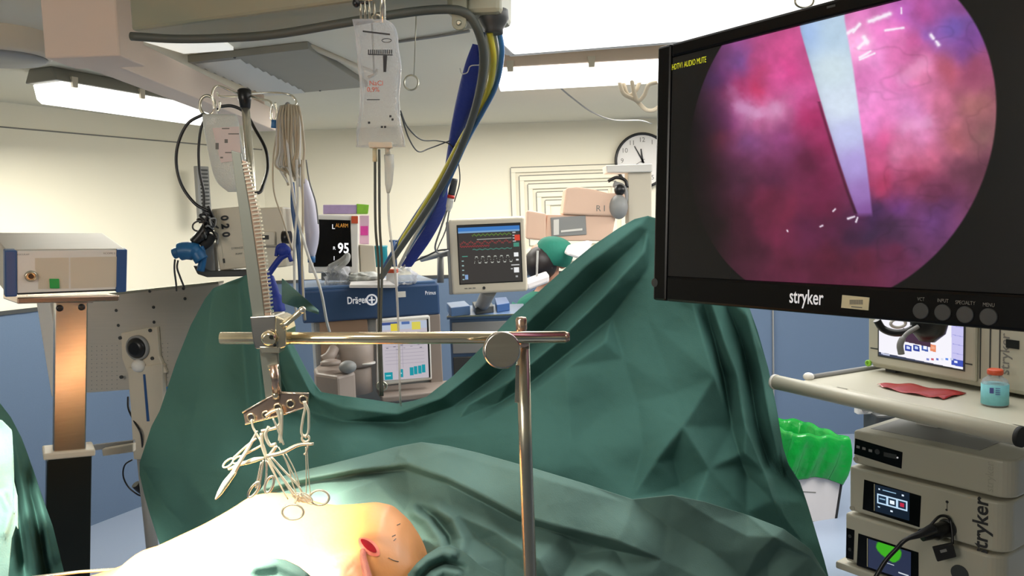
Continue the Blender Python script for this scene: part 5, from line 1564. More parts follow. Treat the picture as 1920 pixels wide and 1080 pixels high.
# ---------------------------------------------------------------- patient monitor with waves
pmF = fit((841, 411), 3.20, (980, 405), 3.22, lean=1.2)
o = empty('patient_monitor', pmF.p(0.15, 0.3, -0.03), 'cream patient monitor showing coloured wave traces, above the drawer cart', 'monitor')
mw = pmF.uv(984, 405)[0]; mh = pmF.uv(848, 553)[1]
MB().fbox(pmF, 0, mw, 0, mh, -0.07, 0).build('housing', 'cream_plastic', o, bevel=0.010, seg=3)
MB().fbox(pmF, -0.012, 0.004, 0.01, mh, -0.07, -0.01).build('side_grip', 'grey_plastic', o, bevel=0.004)
u0, v0 = pmF.uv(858, 424); u1, _ = pmF.uv(974, 420); _, v1 = pmF.uv(862, 532)
def waves(X, Y, s, t):
    c = np.ones(X.shape + (3,)) * np.array([58, 54, 52]) / 255
    def r(a, b_, c0, d, col):
        nonlocal c
        c = np.where(((s > a) & (s < c0) & (t > b_) & (t < d))[..., None], np.array(col) / 255.0, c)
    r(0, .03, 1, .10, (60, 120, 190)); r(0, .0, 1, .03, (30, 34, 40)); r(0.0, .1, 1, .125, (120, 160, 200))
    def trace(f, col, wd, a=0.12, b_=.86):
        nonlocal c
        d_ = np.abs(t - f(s)); m = (np.clip(1.2 - d_ / wd, 0, 1) * (s > a) * (s < b_))[..., None]
        c = c * (1 - m) + np.array(col) / 255 * m
    trace(lambda q: .17 + .012 * np.sin(q * 90) + .01 * np.sin(q * 300), (110, 160, 50), .008, .22)
    trace(lambda q: .245 + 0 * q, (190, 190, 180), .008, .30)
    trace(lambda q: .30 + .02 * np.sin(q * 55) + .012 * np.sin(q * 210), (150, 60, 60), .012, .02)
    trace(lambda q: .36 + .01 * np.sin(q * 160), (150, 50, 54), .012, .02, .5)
    trace(lambda q: .42 + .008 * np.sin(q * 70), (70, 140, 125), .009, .22)
    trace(lambda q: .60 + .055 * np.tanh(3.5 * np.sin(q * 62)), (206, 210, 200), .011, .24)
    trace(lambda q: .53 + 0 * q, (80, 160, 140), .010, .05, .14)
    for k in range(5): r(.04, .60 + k * .08, .07, .62 + k * .08, (150, 180, 180))
    for k in range(4): r(.88, .14 + k * .05, .93, .16 + k * .05, (180, 180, 180))
    r(.91, .19, 1, .29, (210, 70, 50)); r(.89, .33, .98, .40, (70, 140, 120)); r(.89, .50, .96, .57, (236, 236, 236)); r(.92, .61, .96, .64, (220, 220, 220))
    r(.84, .71, .97, .725, (200, 200, 200)); r(.88, .76, .96, .85, (236, 236, 236)); r(.83, .77, .86, .79, (190, 190, 190)); r(.90, .90, .94, .93, (170, 170, 170)); r(.08, .85, .13, .93, (130, 160, 200))
    return c
MB().fbox(pmF, u0 - 0.004, u1 + 0.004, v0 - 0.004, v1 + 0.004, 0, 0.001).build('screen_border', 'black', o)
picture('wave_display', pmF, u0, u1, v0, v1, 0.0018, 220, 170, waves, 'screen_pic', o)
u, v = pmF.uv(912, 535, 0.002); MB().lathe(pmF.p(u - 0.01, v + 0.01, 0), pmF.N, [(0.006, 0), (0.006, 0.002)], 12).build('button', 'ink', o)
b = MB()
for k in range(3): b.fbox(pmF, 0.05 + k * 0.016, 0.062 + k * 0.016, v1 + 0.018, v1 + 0.022, 0, 0.001)
b.build('front_print', 'ink_grey', o)
# arm of the monitor
pc = pmF.p(0, mh * 0.45, -0.05)
b = MB().tube([pc, P(822, 478, 3.3), P(790, 486, 3.35)], 0.012, 10)
b.tube([P(826, 474, 3.3), P(826, 530, 3.3)], 0.014, 10)
b.build('arm', 'grey_plastic', o)
b = MB().tube([pmF.p(mw / 2, mh - 0.01, -0.04), dF.p(dw * 0.4, 0.0, -0.16)], 0.03, 14).build('stand', 'grey_plastic', o)
b = MB().tube(pp([(772, 492, 3.2), (800, 480, 3.2), (822, 470, 3.2), (842, 468, 3.2)], 6), 0.004, 6)
tag(b.build('monitor_cable', 'dark_grey'), 'thin dark cable running from the blue hose sleeve to the patient monitor', 'cable')

# ---------------------------------------------------------------- things lying on the machine top
zt = aF.O.z + 0.0125
def slab(pts, hh, m_, name, label, cat, bevel=0.003, z=zt):
    b = MB().prism([PZ(x, y, z) for x, y in pts], (0, 0, hh))
    return tag(recalc(b.build(name, m_, bevel=bevel)), label, cat)
def pile(c, rx, ry, rz, m_, name, label, cat, seed=1, n=0.35):
    rr = random.Random(seed)
    b = MB().ball((0, 0, 0), 1.0, 26, 16)
    vs = []
    for q in b.v:
        k = 1 + n * (math.sin(q.x * 7 + seed) * math.sin(q.y * 9 + seed * 2) + 0.6 * math.sin(q.z * 13 + q.x * 11 + seed))* .5
        vs.append(Vector((c.x + q.x * rx * k, c.y + q.y * ry * k, c.z + max(q.z, -0.6) * rz * k)))
    b.v = vs
    return tag(b.build(name, m_), label, cat)
cc_ = P(633, 524, 3.12); pile(Vector((cc_.x, cc_.y, cc_.z)), 0.05, 0.05, 0.05, 'clear_film', 'oxygen_mask', 'crumpled clear plastic breathing mask at the left end of the blue machine top', 'mask', 3, .5)
b = MB().tube(pp([(618, 500, 3.05), (640, 488, 3.04), (652, 478, 3.04), (650, 490, 3.02), (630, 506, 3.02)], 6), 0.009, 10)
tag(b.build('clear_tubing', 'clear_tube'), 'loop of clear tubing rising from the crumpled mask before the 95 monitor', 'tubing')
slab([(655, 540), (742, 540), (720, 525), (662, 524)], 0.012, 'paper', 'paper_pad', 'white paper pad lying on the blue machine top', 'paper')
pile(P(683, 520, 3.12), 0.065, 0.05, 0.02, 'white_film', 'plastic_bag', 'flattened white plastic wrapper on the paper pad', 'wrapper', 5)
o = empty('medicine_carton', P(733, 538, 3.05), 'small white medicine carton with an orange red top band, upright on the blue machine', 'carton')
mF2 = fit((724, 506), 3.05, (744, 506), 3.05)
MB().pquad(mF2, [(724, 512), (744, 512), (744, 538), (724, 538)], -0.04, 0).build('carton', 'paper', o)
MB().pquad(mF2, [(724, 505), (744, 505), (744, 512), (724, 512)], -0.04, 0.0005).build('red_band', 'orange_red', o)
pile(P(758, 520, 3.12), 0.045, 0.04, 0.04, 'clear_film', 'plastic_bag', 'clear plastic bag heaped right of the small medicine carton', 'plastic bag', 8, .4)
b = MB().tube([P(737, 452, 3.0), P(740, 500, 3.0)], pxr(5, 3.0), 12).tube([P(730, 452, 3.0), P(746, 452, 3.0)], pxr(2, 3.0), 8)
tag(b.build('syringe', 'device_blue'), 'dark blue syringe-like handle standing upright at the foot of the hose bundle', 'syringe')

# ================================================================== WHITE EQUIPMENT HEAD (far)
YE = 4.3
eF = fit((1055, 352), YE, (1175, 352), YE)
o = empty('equipment_tower', Vector((P(1192, 400, YE).x, YE, 0)), 'boxy cream equipment head lettered RI on a cream column, left of the big screen', 'equipment head')
MB().pquad(eF, [(1177, 322), (1222, 318), (1222, 420), (1178, 420)], -0.12, 0.0).build('column', 'cream_plastic', o, bevel=0.006)
c = P(1197, 420, YE)
MB().tube([Vector((c.x, YE + 0.06, c.z)), Vector((c.x, YE + 0.06, 0.08))], 0.05, 18).build('column_foot', 'cream_plastic', o)
MB().lathe(Vector((c.x, YE + .06, 0)), (0, 0, 1), [(0.32, 0), (0.32, 0.06), (0.06, 0.09)], 28).build('base', 'white_plastic', o)
MB().pquad(eF, [(1136, 310), (1224, 307), (1224, 322), (1138, 324)], -0.14, 0.03).build('top_cap', 'white_plastic', o, bevel=0.006)
b = MB()
pts = [(1062, 352), (1082, 350), (1110, 354), (1140, 362), (1172, 362), (1174, 405), (1140, 405), (1055, 402)]
b.pquad(eF, pts, -0.22, 0.05)
b.build('upper_head', 'peach_plastic', o, bevel=0.012, seg=3)
b = MB().pquad(eF, [(1026, 402), (1155, 404), (1148, 440), (1130, 452), (1020, 452)], -0.18, 0.03); b.build('lower_head', 'peach_plastic', o, bevel=0.006)
b = MB().pquad(eF, [(988, 394), (1024, 400), (1024, 452), (986, 448)], -0.2, 0.06); b.build('left_pod', 'peach_plastic', o, bevel=0.01)
b = MB().pquad(eF, [(1032, 408), (1098, 404), (1100, 440), (1034, 444)], 0.03, 0.036); b.build('window', 'grey_plastic', o, bevel=0.003)
b = MB().pquad(eF, [(1038, 412), (1048, 411), (1048, 440), (1038, 441)], 0.036, 0.04).pquad(eF, [(1052, 432), (1092, 428), (1092, 432), (1052, 436)], 0.036, 0.04); b.build('window_parts', 'white_plastic', o)
b = MB().ball(P(1160, 388, YE - 0.05), (0.05, 0.06, 0.065)).tube(pp([(1150, 345, YE), (1168, 352, YE), (1172, 372, YE), (1164, 392, YE)], 5), 0.018, 10)
b.build('knuckle', 'grey_plastic', o)
b = MB().tube(pp([(1140, 340, YE), (1156, 333, YE), (1172, 338, YE), (1176, 352, YE)], 5), 0.009, 8).ball(P(1162, 356, YE - .05), 0.03)
b.build('cables', 'black', o)
u, v = eF.uv(1117, 396, 0.05); text(eF, u, v, 0.045, 'R I', 'ink_grey', o, w=0.051)

# ================================================================== PERSON IN GREEN CAP (behind the drape)
YP = 4.0
hc = P(1022, 490, YP)
o = empty('person', Vector((hc.x + 0.05, YP + 0.05, 0)), 'person in green surgical cap with dark hair, mostly hidden behind the drape', 'person')
b = MB()
# one continuous body: pelvis, chest, neck, head turned to the right (away)
prof = [(0.0, 0.02, 0.12, 0.10), (0.02, 0.05, 0.10, 0.09), (0.30, 0.05, 0.10, 0.09), (0.50, 0.05, 0.11, 0.10), (0.82, 0.05, 0.17, 0.13), (0.95, 0.05, 0.16, 0.12), (1.10, 0.05, 0.17, 0.12), (1.24, 0.05, 0.20, 0.12), (1.30, 0.045, 0.17, 0.10),
        (1.335, 0.03, 0.075, 0.07), (1.37, 0.015, 0.055, 0.055), (1.40, 0.0, 0.065, 0.07), (1.44, -0.005, 0.075, 0.09), (1.49, -0.005, 0.08, 0.10), (1.53, 0.0, 0.078, 0.097), (1.56, 0.0, 0.06, 0.075), (1.575, 0.0, 0.02, 0.03)]
rows = []
for z, dx_, rx, ry in prof:
    rows.append([Vector((hc.x + dx_ + rx * math.cos(t), YP + 0.02 + ry * math.sin(t), z * (hc.z + 0.02) / 1.5)) for t in np.linspace(0, 2 * PI, 25)])
b.grid(rows)
b.build('body', 'skin_plain', o, subd=1)
zsc = (hc.z + 0.02) / 1.5
rows = []
for z, dx_, rx, ry in prof[1:10]:
    rows.append([Vector((hc.x + dx_ + (rx + 0.02) * math.cos(t), YP + 0.02 + (ry + 0.02) * math.sin(t), z * zsc)) for t in np.linspace(0, 2 * PI, 25)])
for sgn in (-1, 1):
    b2 = MB().tube(crom([Vector((hc.x + 0.05 + sgn * 0.17, YP + 0.02, 1.26 * zsc)), Vector((hc.x + 0.05 + sgn * 0.24, YP - 0.0, 1.1 * zsc)), Vector((hc.x + 0.05 + sgn * 0.22, YP - 0.12, 0.95 * zsc)), Vector((hc.x + 0.05 + sgn * 0.12, YP - 0.26, 0.98 * zsc))], 5), [0.055] * 6 + [0.045] * 5 + [0.034] * 5, 12)
    b2.build('sleeve', 'scrub_green', o)
MB().grid(rows).build('scrubs', 'scrub_green', o, subd=1)
# head details
hz = 1.49 * zsc
MB().ball(Vector((hc.x - 0.02, YP - 0.012, hz - 0.018)), (0.082, 0.11, 0.088)).build('hair', 'hair', o)
rows = []
for k, (dz, r1) in enumerate(((-0.045, 0.086), (-0.03, 0.096), (0.0, 0.104), (0.035, 0.104), (0.065, 0.088), (0.085, 0.05), (0.09, 0.01))):
    rows.append([Vector((hc.x + 0.045 + dz * 0.25 + (r1 * 0.9 + 0.003 * math.sin(9 * t)) * math.cos(t), YP + 0.0 + r1 * 1.05 * math.sin(t), hz + 0.02 + dz + 0.25 * r1 * math.cos(t) * (-0.9))) for t in np.linspace(0, 2 * PI, 33)])
MB().grid(rows).build('surgical_cap', 'scrub_green', o, subd=1)
MB().ball(Vector((hc.x + 0.085, YP - 0.0, hz - 0.03)), (0.02, 0.012, 0.02)).build('nose', 'skin_plain', o)
MB().ball(Vector((hc.x + 0.02, YP - 0.085, hz - 0.03)), (0.014, 0.012, 0.026)).build('ear', 'skin_plain', o)
b = MB().tube([P(1008, 470, 3.7), P(1006, 535, 3.7)], 0.005, 8)
tag(b.build('clear_line', 'clear_tube'), 'thin clear line hanging in front of the person in the green cap', 'tube')
# pink-white pads beside the person
F_ = fit((990, 520), 3.6, (1024, 515), 3.6)
b = MB().prism([P(990, 545, 3.55), P(986, 530, 3.55), P(1030, 514, 3.6), P(1030, 530, 3.6)], (0, 0.25, 0.0))
tag(recalc(b.build('folded_towel', 'carton', bevel=0.01)), 'folded pale towel below the person in the green cap', 'towel')
b = MB().prism([P(1062, 478, 3.7), P(1070, 462, 3.7), P(1112, 452, 3.7), P(1100, 490, 3.7)], (0, 0.2, 0.0))
tag(recalc(b.build('folded_towel', 'paper', bevel=0.01)), 'folded white cloth right of the green cap, at the drape edge', 'towel')

# ================================================================== BIG CLEAR DRIP BAG
YBg = 1.75
o = empty('drip_bag', P(712, 275, YBg), 'big clear drip bag full of fluid hanging in the centre', 'infusion bag')
ol = [(660, 36, 722), (662, 46, 738), (666, 66, 746), (668, 92, 748), (671, 120, 753), (674, 150, 751), (675, 180, 748), (674, 205, 749), (670, 235, 753), (668, 255, 757), (668, 268, 759), (668, 276, 760)]
bag(ol, YBg, 0.024, '', '', '').build('bag_body', 'clear_film', o, subd=1)
b = MB()
# crinkled seams at both sides
for side in (0, 2):
    pts = [P(r[side] + (2 if side == 0 else -2) + random.uniform(-1.5, 1.5), y_, YBg - 0.002) for r in ol[3:] for y_ in (r[1],)]
    b.tube(crom(pts, 6), 0.0022, 6)
b.build('side_seam', 'white_film', o)
bF = fit((660, 40), YBg - 0.026, (760, 40), YBg - 0.026)
b = MB()
b.pquad(bF, [(680, 57), (731, 63), (731, 66), (680, 60)], 0, 0.0006)
b.tube([bF.p(*bF.uv(725 + 9 * math.cos(t), 76 + 3.5 * math.sin(t)), 0.0003) for t in np.linspace(0, 2 * PI, 17)[:-1]], 0.0008, 5, closed=True)
for k in range(13): b.pquad(bF, [(690 + k * 3.6, 93), (692 + k * 3.6, 93), (692 + k * 3.6, 101), (690 + k * 3.6, 101)], 0, 0.0006)
b.pquad(bF, [(690, 101), (736, 102), (736, 104), (690, 103)], 0, 0.0006)
b.pquad(bF, [(718, 104), (726, 104), (724, 135), (719, 135)], 0, 0.0006)
b.pquad(bF, [(688, 186), (712, 186), (712, 187.5), (688, 187.5)], 0, 0.0006)
for (x, y) in ((714, 236), (720, 236), (730, 216), (734, 222), (690, 228)): b.pquad(bF, [(x, y), (x + 4, y), (x + 4, y + 4), (x, y + 4)], 0, 0.0006)
b.build('print', 'ink', o)
for (x, y, s_, h_) in ((692, 160, 'NaCl', 0.014), (688, 172, '0,9%', 0.014)):
    u, v = bF.uv(x, y); text(bF, u, v, h_, s_, 'orange_red', o, w=0.0003)
MB().pquad(bF, [(691, 266), (735, 266), (735, 277), (691, 277)], -0.03, -0.012).build('port_bar', 'cream_plastic', o, bevel=0.002)
MB().tube([P(703, 276, YBg), P(703, 303, YBg)], pxr(4.5, YBg), 12).build('port', 'label_paper', o)
MB().tube([P(727, 276, YBg), P(727, 292, YBg)], pxr(5, YBg), 12).build('port', 'cream_plastic', o)
b = MB().tube([P(729, 290, YBg), P(730, 312, YBg), P(729, 345, YBg), P(728, 362, YBg)], [pxr(9, YBg), pxr(9, YBg), pxr(7, YBg), pxr(3, YBg)], 16)
b.build('drip_chamber', 'clear_tube', o)
b = MB().tube(pp([(728, 360, YBg), (730, 420, YBg), (742, 520, YBg), (748, 640, YBg), (750, 740, YBg), (752, 760, YBg + .15)], 8), pxr(2.2, YBg), 8)
b.build('line', 'clear_tube', o)
for dx_, lab in ((-4, 'left'), (4, 'right')):
    b = MB().tube(pp([(707 + dx_, 280, YBg + .03), (708 + dx_, 420, YBg + .05), (713 + dx_ * .8, 500, YBg + .08), (712 + dx_ * .5, 620, YBg + .1), (715 + dx_ * .5, 742, YBg + .12)], 8), pxr(2.5, YBg), 10)
    tag(b.build('dark_line', 'hose_grey'), lab + ' one of two dark lines hanging straight down below the big clear drip bag', 'line')
# steel hanger with hooks above the bag
o = empty('bag_hanger', P(700, 30, YBg), 'steel hanger of short rods with a black knob holding the big clear bag', 'hanger')
MB().tube([P(717, -60, YBg), P(718, 45, YBg)], pxr(5, YBg), 14).build('rod', 'bright_steel', o)
for k, x in enumerate((676, 684, 692, 702)):
    MB().tube([P(x, -8 + k * 4, YBg), P(x + 1, 36, YBg - .004 * (k % 2))], pxr(2.4, YBg), 8).build('hook_rod', 'steel', o)
MB().tube(ring_pts(P(706, 34, YBg), (1, 0, 0), (0, 0, 1), pxr(8, YBg), pxr(6, YBg)), 0.0022, 8, closed=True).build('ring', 'steel', o)
b = MB().ball(P(668, 6, YBg), (pxr(7, YBg), pxr(7, YBg), pxr(8, YBg))).tube([P(668, 5, YBg), P(690, 6, YBg)], pxr(3, YBg), 10)
b.build('knob', 'black', o)
b = MB().tube([P(676, 2, YBg), P(717, -4, YBg)], pxr(3, YBg), 8).build('cross_rod', 'steel', o)
q = P(717, -60, YBg)
MB().tube([q, Vector((q.x, q.y, ZC))], 0.006, 12).build('ceiling_rod', 'steel', o)
# ================================================================== DRAPES
def polydist(X, Y, pts):
    """unsigned distance, signed side and progress along a pixel polyline"""
    best = np.full(X.shape, 1e9); sgn = np.zeros(X.shape); prog = np.zeros(X.shape)
    L = [math.hypot(pts[i + 1][0] - pts[i][0], pts[i + 1][1] - pts[i][1]) for i in range(len(pts) - 1)]
    tot = sum(L); acc = 0
    for i in range(len(pts) - 1):
        x0, y0 = pts[i]; x1, y1 = pts[i + 1]
        dx, dy = x1 - x0, y1 - y0
        tr = ((X - x0) * dx + (Y - y0) * dy) / (L[i] ** 2)
        t = np.clip(tr, 0, 1)
        d = np.hypot(X - x0 - t * dx, Y - y0 - t * dy)
        s = np.sign(dx * (Y - y0) - dy * (X - x0))
        m = d < best
        over = np.where((i == 0) & (tr < 0), 0, 0)
        best = np.where(m, d, best); sgn = np.where(m, s, sgn); prog = np.where(m, (acc + t * L[i]) / tot, prog)
        acc += L[i]
    return best, sgn, prog

def fold_field(X, Y, folds):
    D = np.zeros(X.shape)
    for f in folds:
        kind, amp, wd, pts = f[0], f[1], f[2], f[3]
        d, s, p = polydist(X, Y, pts)
        env = 1.0
        fade = f[4] if len(f) > 4 else 'both'
        if fade == 'both': env = np.clip(p / 0.18, 0.0, 1) * np.clip((1 - p) / 0.18, 0.0, 1)
        elif fade == 'end': env = np.clip((1 - p) / 0.3, 0, 1)
        elif fade == 'start': env = np.clip(p / 0.3, 0, 1)
        if fade != 'none': env = env * env * (3 - 2 * env)
        if kind == 'g': z = np.exp(-(d / wd) ** 2)
        elif kind == 'r': z = np.exp(-d / wd)
        elif kind == 'k':       # pleat: high at the line on the right-hand side (s>0), falling away; sharp drop on the other
            z = np.where(s >= 0, np.exp(-d / wd), np.exp(-(d / (wd * 0.13)) ** 2))
        D += amp * env * z
    return D

def depth_field(X, Y, pts, power=2.6):
    W = 0; S = 0
    for x, y, d in pts:
        w_ = 1 / ((X - x) ** 2 + (Y - y) ** 2 + 3000.0) ** (power / 2)
        W = W + w_; S = S + w_ * d
    return S / W

from mathutils.geometry import delaunay_2d_cdt
def facet_field(X, Y, lines):
    """piecewise flat offsets: lines of (px, py, offset) joined as creases"""
    vs = []; off = []; ed = []; key = {}
    for ln in lines:
        prev = None
        for x, y, o in ln:
            k = (round(x), round(y))
            if k not in key:
                key[k] = len(vs); vs.append(Vector((x, y))); off.append(o)
            i = key[k]
            if prev is not None and prev != i: ed.append((prev, i))
            prev = i
    x0, x1, y0, y1 = X.min() - 5, X.max() + 5, Y.min() - 5, Y.max() + 5
    for x in np.linspace(x0, x1, 5):
        for y in (y0, y1):
            vs.append(Vector((x, y))); off.append(0.0)
    V2, E2, F2, ov, oe, of = delaunay_2d_cdt(vs, ed, [], 0, 0.01)
    oo = []
    for k, src in enumerate(ov):
        if src: oo.append(sum(off[j] for j in src) / len(src))
        else:
            q = V2[k]; best = sorted((((q - v).length, o) for v, o in zip(vs, off)))[:3]
            oo.append(sum(o / (d + 1) for d, o in best) / sum(1 / (d + 1) for d, o in best))
    D = np.zeros(X.shape)
    for f in F2:
        for t in range(1, len(f) - 1):
            a, b_, c_ = V2[f[0]], V2[f[t]], V2[f[t + 1]]
            det = (b_.y - c_.y) * (a.x - c_.x) + (c_.x - b_.x) * (a.y - c_.y)
            if abs(det) < 1e-9: continue
            l1 = ((b_.y - c_.y) * (X - c_.x) + (c_.x - b_.x) * (Y - c_.y)) / det
            l2 = ((c_.y - a.y) * (X - c_.x) + (a.x - c_.x) * (Y - c_.y)) / det
            l3 = 1 - l1 - l2
            m = (l1 >= -1e-6) & (l2 >= -1e-6) & (l3 >= -1e-6)
            D = np.where(m, l1 * oo[f[0]] + l2 * oo[f[t]] + l3 * oo[f[t + 1]], D)
    return D

def blur(D, n):
    for _ in range(n):
        E = np.pad(D, 1, mode='edge')
        D = (E[:-2, 1:-1] + E[2:, 1:-1] + E[1:-1, :-2] + E[1:-1, 2:] + 2 * E[1:-1, 1:-1]) / 6
    return D

def drape(name, label, top, bot, depths, folds, m, x0, x1, nx, ny, tuck=0.0, warp=(0, 0), power=2.6, crumple=0.0035, vpow=1.0, seed=0, cat='surgical drape', facets=None, soft=6):
    xs = np.linspace(x0, x1, nx)
    yt = np.interp(xs, [p[0] for p in top], [p[1] for p in top])
    yb = np.interp(xs, [p[0] for p in bot], [p[1] for p in bot])
    v = np.linspace(0, 1, ny)[:, None]
    X = np.repeat(xs[None, :], ny, 0)
    Y = yt + (yb - yt) * v
    D = depth_field(X, Y, depths, power) - fold_field(X, Y, folds)
    if facets: D = D - blur(facet_field(X, Y, facets), soft)
    D = D - crumple * (fbm(X / 70, Y / 70, 40 + seed, 4) - 0.47) * 2 - crumple * 0.9 * np.abs(fbm(X / 120, Y / 90, 60 + seed, 3) - 0.45) * 4
    rx = (X - 960) / FPX; ry = (540 - Y) / FPX
    d = np.array(_F)[None, None] + rx[..., None] * np.array(_R) + ry[..., None] * np.array(_U)
    pts = np.array(CAM) + d * (D / d[..., 1])[..., None]
    if tuck:
        back = []
        n = 8
        for i in range(n, 0, -1):
            a = i / n
            q = pts[0] + np.array([0, 1, 0]) * (tuck * math.sin(a * PI / 2) * 0.35) + np.array([0, 0, -1]) * tuck * (1 - math.cos(a * PI / 2)) * 1.2
            back.append(q)
        pts = np.concatenate([np.array(back), pts], 0)
    R_, K = pts.shape[:2]
    me = bpy.data.meshes.new(name)
    org = np.array([pts[..., 0].mean(), pts[..., 1].mean(), pts[..., 2].min()])
    idx = np.arange(R_ * K).reshape(R_, K)
    q = np.stack([idx[:-1, :-1], idx[1:, :-1], idx[1:, 1:], idx[:-1, 1:]], -1).reshape(-1, 4)
    me.from_pydata((pts - org).reshape(-1, 3).tolist(), [], q.tolist())
    me.polygons.foreach_set('use_smooth', [True] * len(me.polygons))
    me.materials.append(MATS[m])
    o = bpy.data.objects.new(name, me); COL.objects.link(o); o.location = org
    WL[o.name] = Vector(org)
    so = o.modifiers.new('solid', 'SOLIDIFY'); so.thickness = 0.0012; so.offset = 0
    return tag(o, label, cat, 'surgical drapes')

top = [(262, 868), (268, 850), (284, 800), (300, 770), (330, 680), (358, 610), (385, 560), (400, 541), (425, 530), (450, 521), (466, 514), (476, 520), (488, 540), (505, 575), (522, 605), (545, 642), (570, 690), (588, 720), (600, 735), (640, 742), (700, 750), (745, 757), (775, 752),
       (800, 744), (850, 705), (900, 655), (960, 592), (1060, 503), (1110, 462), (1160, 428), (1190, 411), (1215, 405), (1300, 430), (1380, 520), (1402, 570), (1420, 620), (1440, 690), (1455, 760), (1468, 840), (1478, 870), (1500, 905), (1512, 940), (1530, 1000), (1545, 1050), (1558, 1100)]
bot = [(262, 890), (270, 925), (280, 960), (300, 1022), (322, 1090), (340, 1160), (1560, 1160)]
dep = [(300, 600, 2.02), (450, 520, 1.98), (330, 760, 1.98), (270, 880, 1.95), (300, 1020, 1.85), (480, 700, 1.95), (430, 900, 1.72), (400, 1040, 1.55), (600, 760, 2.05), (745, 760, 2.08), (640, 860, 1.72), (800, 820, 1.9), (760, 900, 1.68),
       (900, 700, 2.08), (1000, 600, 2.12), (1215, 410, 2.16), (1100, 550, 2.12), (1100, 750, 1.98), (1300, 600, 2.1), (1340, 700, 2.02), (1200, 850, 1.86), (1420, 700, 2.12), (1460, 850, 2.05), (1400, 900, 1.92), (1300, 1000, 1.75), (1200, 1000, 1.68), (1500, 950, 2.0), (1540, 1060, 1.95), (1000, 900, 1.75), (900, 1050, 1.6), (600, 1050, 1.5)]
facets = [
    # top edge
    [(262, 868, 0), (300, 770, 0), (330, 680, 0), (385, 560, 0), (400, 541, 0), (466, 514, .01), (488, 540, 0), (522, 605, 0), (545, 642, 0), (588, 720, 0), (640, 742, 0), (745, 757, 0), (800, 744, 0), (850, 705, 0), (900, 655, 0), (960, 592, 0), (1060, 503, 0), (1160, 428, 0), (1215, 405, 0), (1300, 430, 0), (1380, 520, 0), (1402, 570, 0), (1440, 690, .01), (1468, 840, .02), (1478, 870, .02), (1512, 940, .01), (1545, 1050, 0)],
    # swags running from the right peak to the valley
    [(1196, 424, .02), (1100, 497, .04), (1000, 594, .045), (900, 690, .045), (830, 745, .04), (745, 776, .045), (640, 764, .03), (584, 742, .02)],
    [(1205, 446, -.01), (1110, 535, -.03), (1015, 625, -.035), (930, 705, -.035), (850, 762, -.03), (760, 792, -.02), (640, 790, -.02), (575, 770, -.01)],
    [(1209, 470, .02), (1125, 563, .04), (1045, 640, .04), (955, 715, .035), (880, 757, .0)],
    [(1214, 505, -.02), (1146, 596, -.045), (1075, 655, -.03), (1000, 715, -.03), (930, 760, -.03), (860, 786, -.02)],
    [(1135, 640, .015), (1060, 690, .02), (985, 745, .015), (900, 790, 0)],
    [(640, 830, .01), (760, 822, 0), (900, 812, .01), (1000, 790, .02), (1072, 832, .03)],
    # big creased panel
    [(1215, 505, -.02), (1215, 430, 0)],
    [(1146, 597, -.045), (1168, 672, -.02), (1195, 755, -.02), (1205, 840, .0), (1182, 935, .02)],
    [(1195, 755, -.02), (1268, 738, .015), (1340, 708, .06)],
    [(1340, 708, .06), (1300, 572, .02), (1290, 450, 0)],
    [(1340, 708, .06), (1280, 800, .045), (1228, 868, .03), (1182, 935, .02)],
    [(1195, 755, -.02), (1135, 775, -.005), (1072, 832, .03)],
    [(1060, 690, .02), (1072, 832, .03)],
    [(1300, 572, .02), (1215, 600, -.01), (1146, 597, -.045)],
    [(1228, 868, .03), (1275, 912, -.03), (1262, 862, -.01), (1228, 868, .03)],
    [(1275, 912, -.03), (1330, 880, .03), (1395, 850, .03)],
    # hanging pleats on the right
    [(1318, 560, .0), (1335, 620, -.025), (1356, 705, -.025), (1372, 800, -.02), (1392, 870, -.02)],
    [(1330, 560, .02), (1358, 640, .045), (1383, 708, .05), (1398, 800, .045), (1432, 884, .03)],
    [(1356, 555, -.01), (1390, 640, -.035), (1404, 700, -.035), (1420, 800, -.035), (1442, 872, -.03)],
    [(1400, 590, .02), (1428, 700, .03), (1446, 800, .03), (1462, 872, .03)],
    [(1400, 890, -.02), (1450, 940, .04), (1500, 1010, .02)], [(1432, 884, .03), (1470, 880, -.02), (1500, 905, .01)],
    [(1182, 935, .02), (1240, 925, -.01), (1300, 950, .02), (1400, 960, .01)],
    # left wing
    [(466, 514, .01), (480, 620, .035), (488, 720, .035), (494, 800, .02), (500, 880, 0)],
    [(448, 530, -.005), (456, 620, -.02), (464, 740, -.02), (470, 860, -.01)],
    [(400, 545, .01), (384, 660, .012), (364, 780, .01), (350, 886, .03)],
    [(265, 872, .0), (350, 886, .03), (375, 928, .02), (404, 962, .0), (470, 930, 0)],
    [(350, 886, .03), (440, 900, -.01), (470, 930, 0)], [(350, 886, .03), (310, 950, -.015), (300, 1018, 0)], [(404, 962, 0), (350, 985, -.03), (300, 1018, 0)],
    [(522, 605, 0), (548, 670, .045), (580, 735, .045), (610, 770, .0)],
    [(505, 620, -.02), (524, 700, -.03), (552, 770, -.02), (600, 800, 0)],
]
drape('surgical_drape', 'largest green drape, hung as a screen rising to a tall peak behind the big monitor', top, bot, dep, [], 'drape_green', 262, 1558, 560, 280, tuck=0.25, facets=[[(x, y, o * (1.35 if x > 1000 and y > 520 else 1.25)) for x, y, o in l] for l in facets], soft=3)

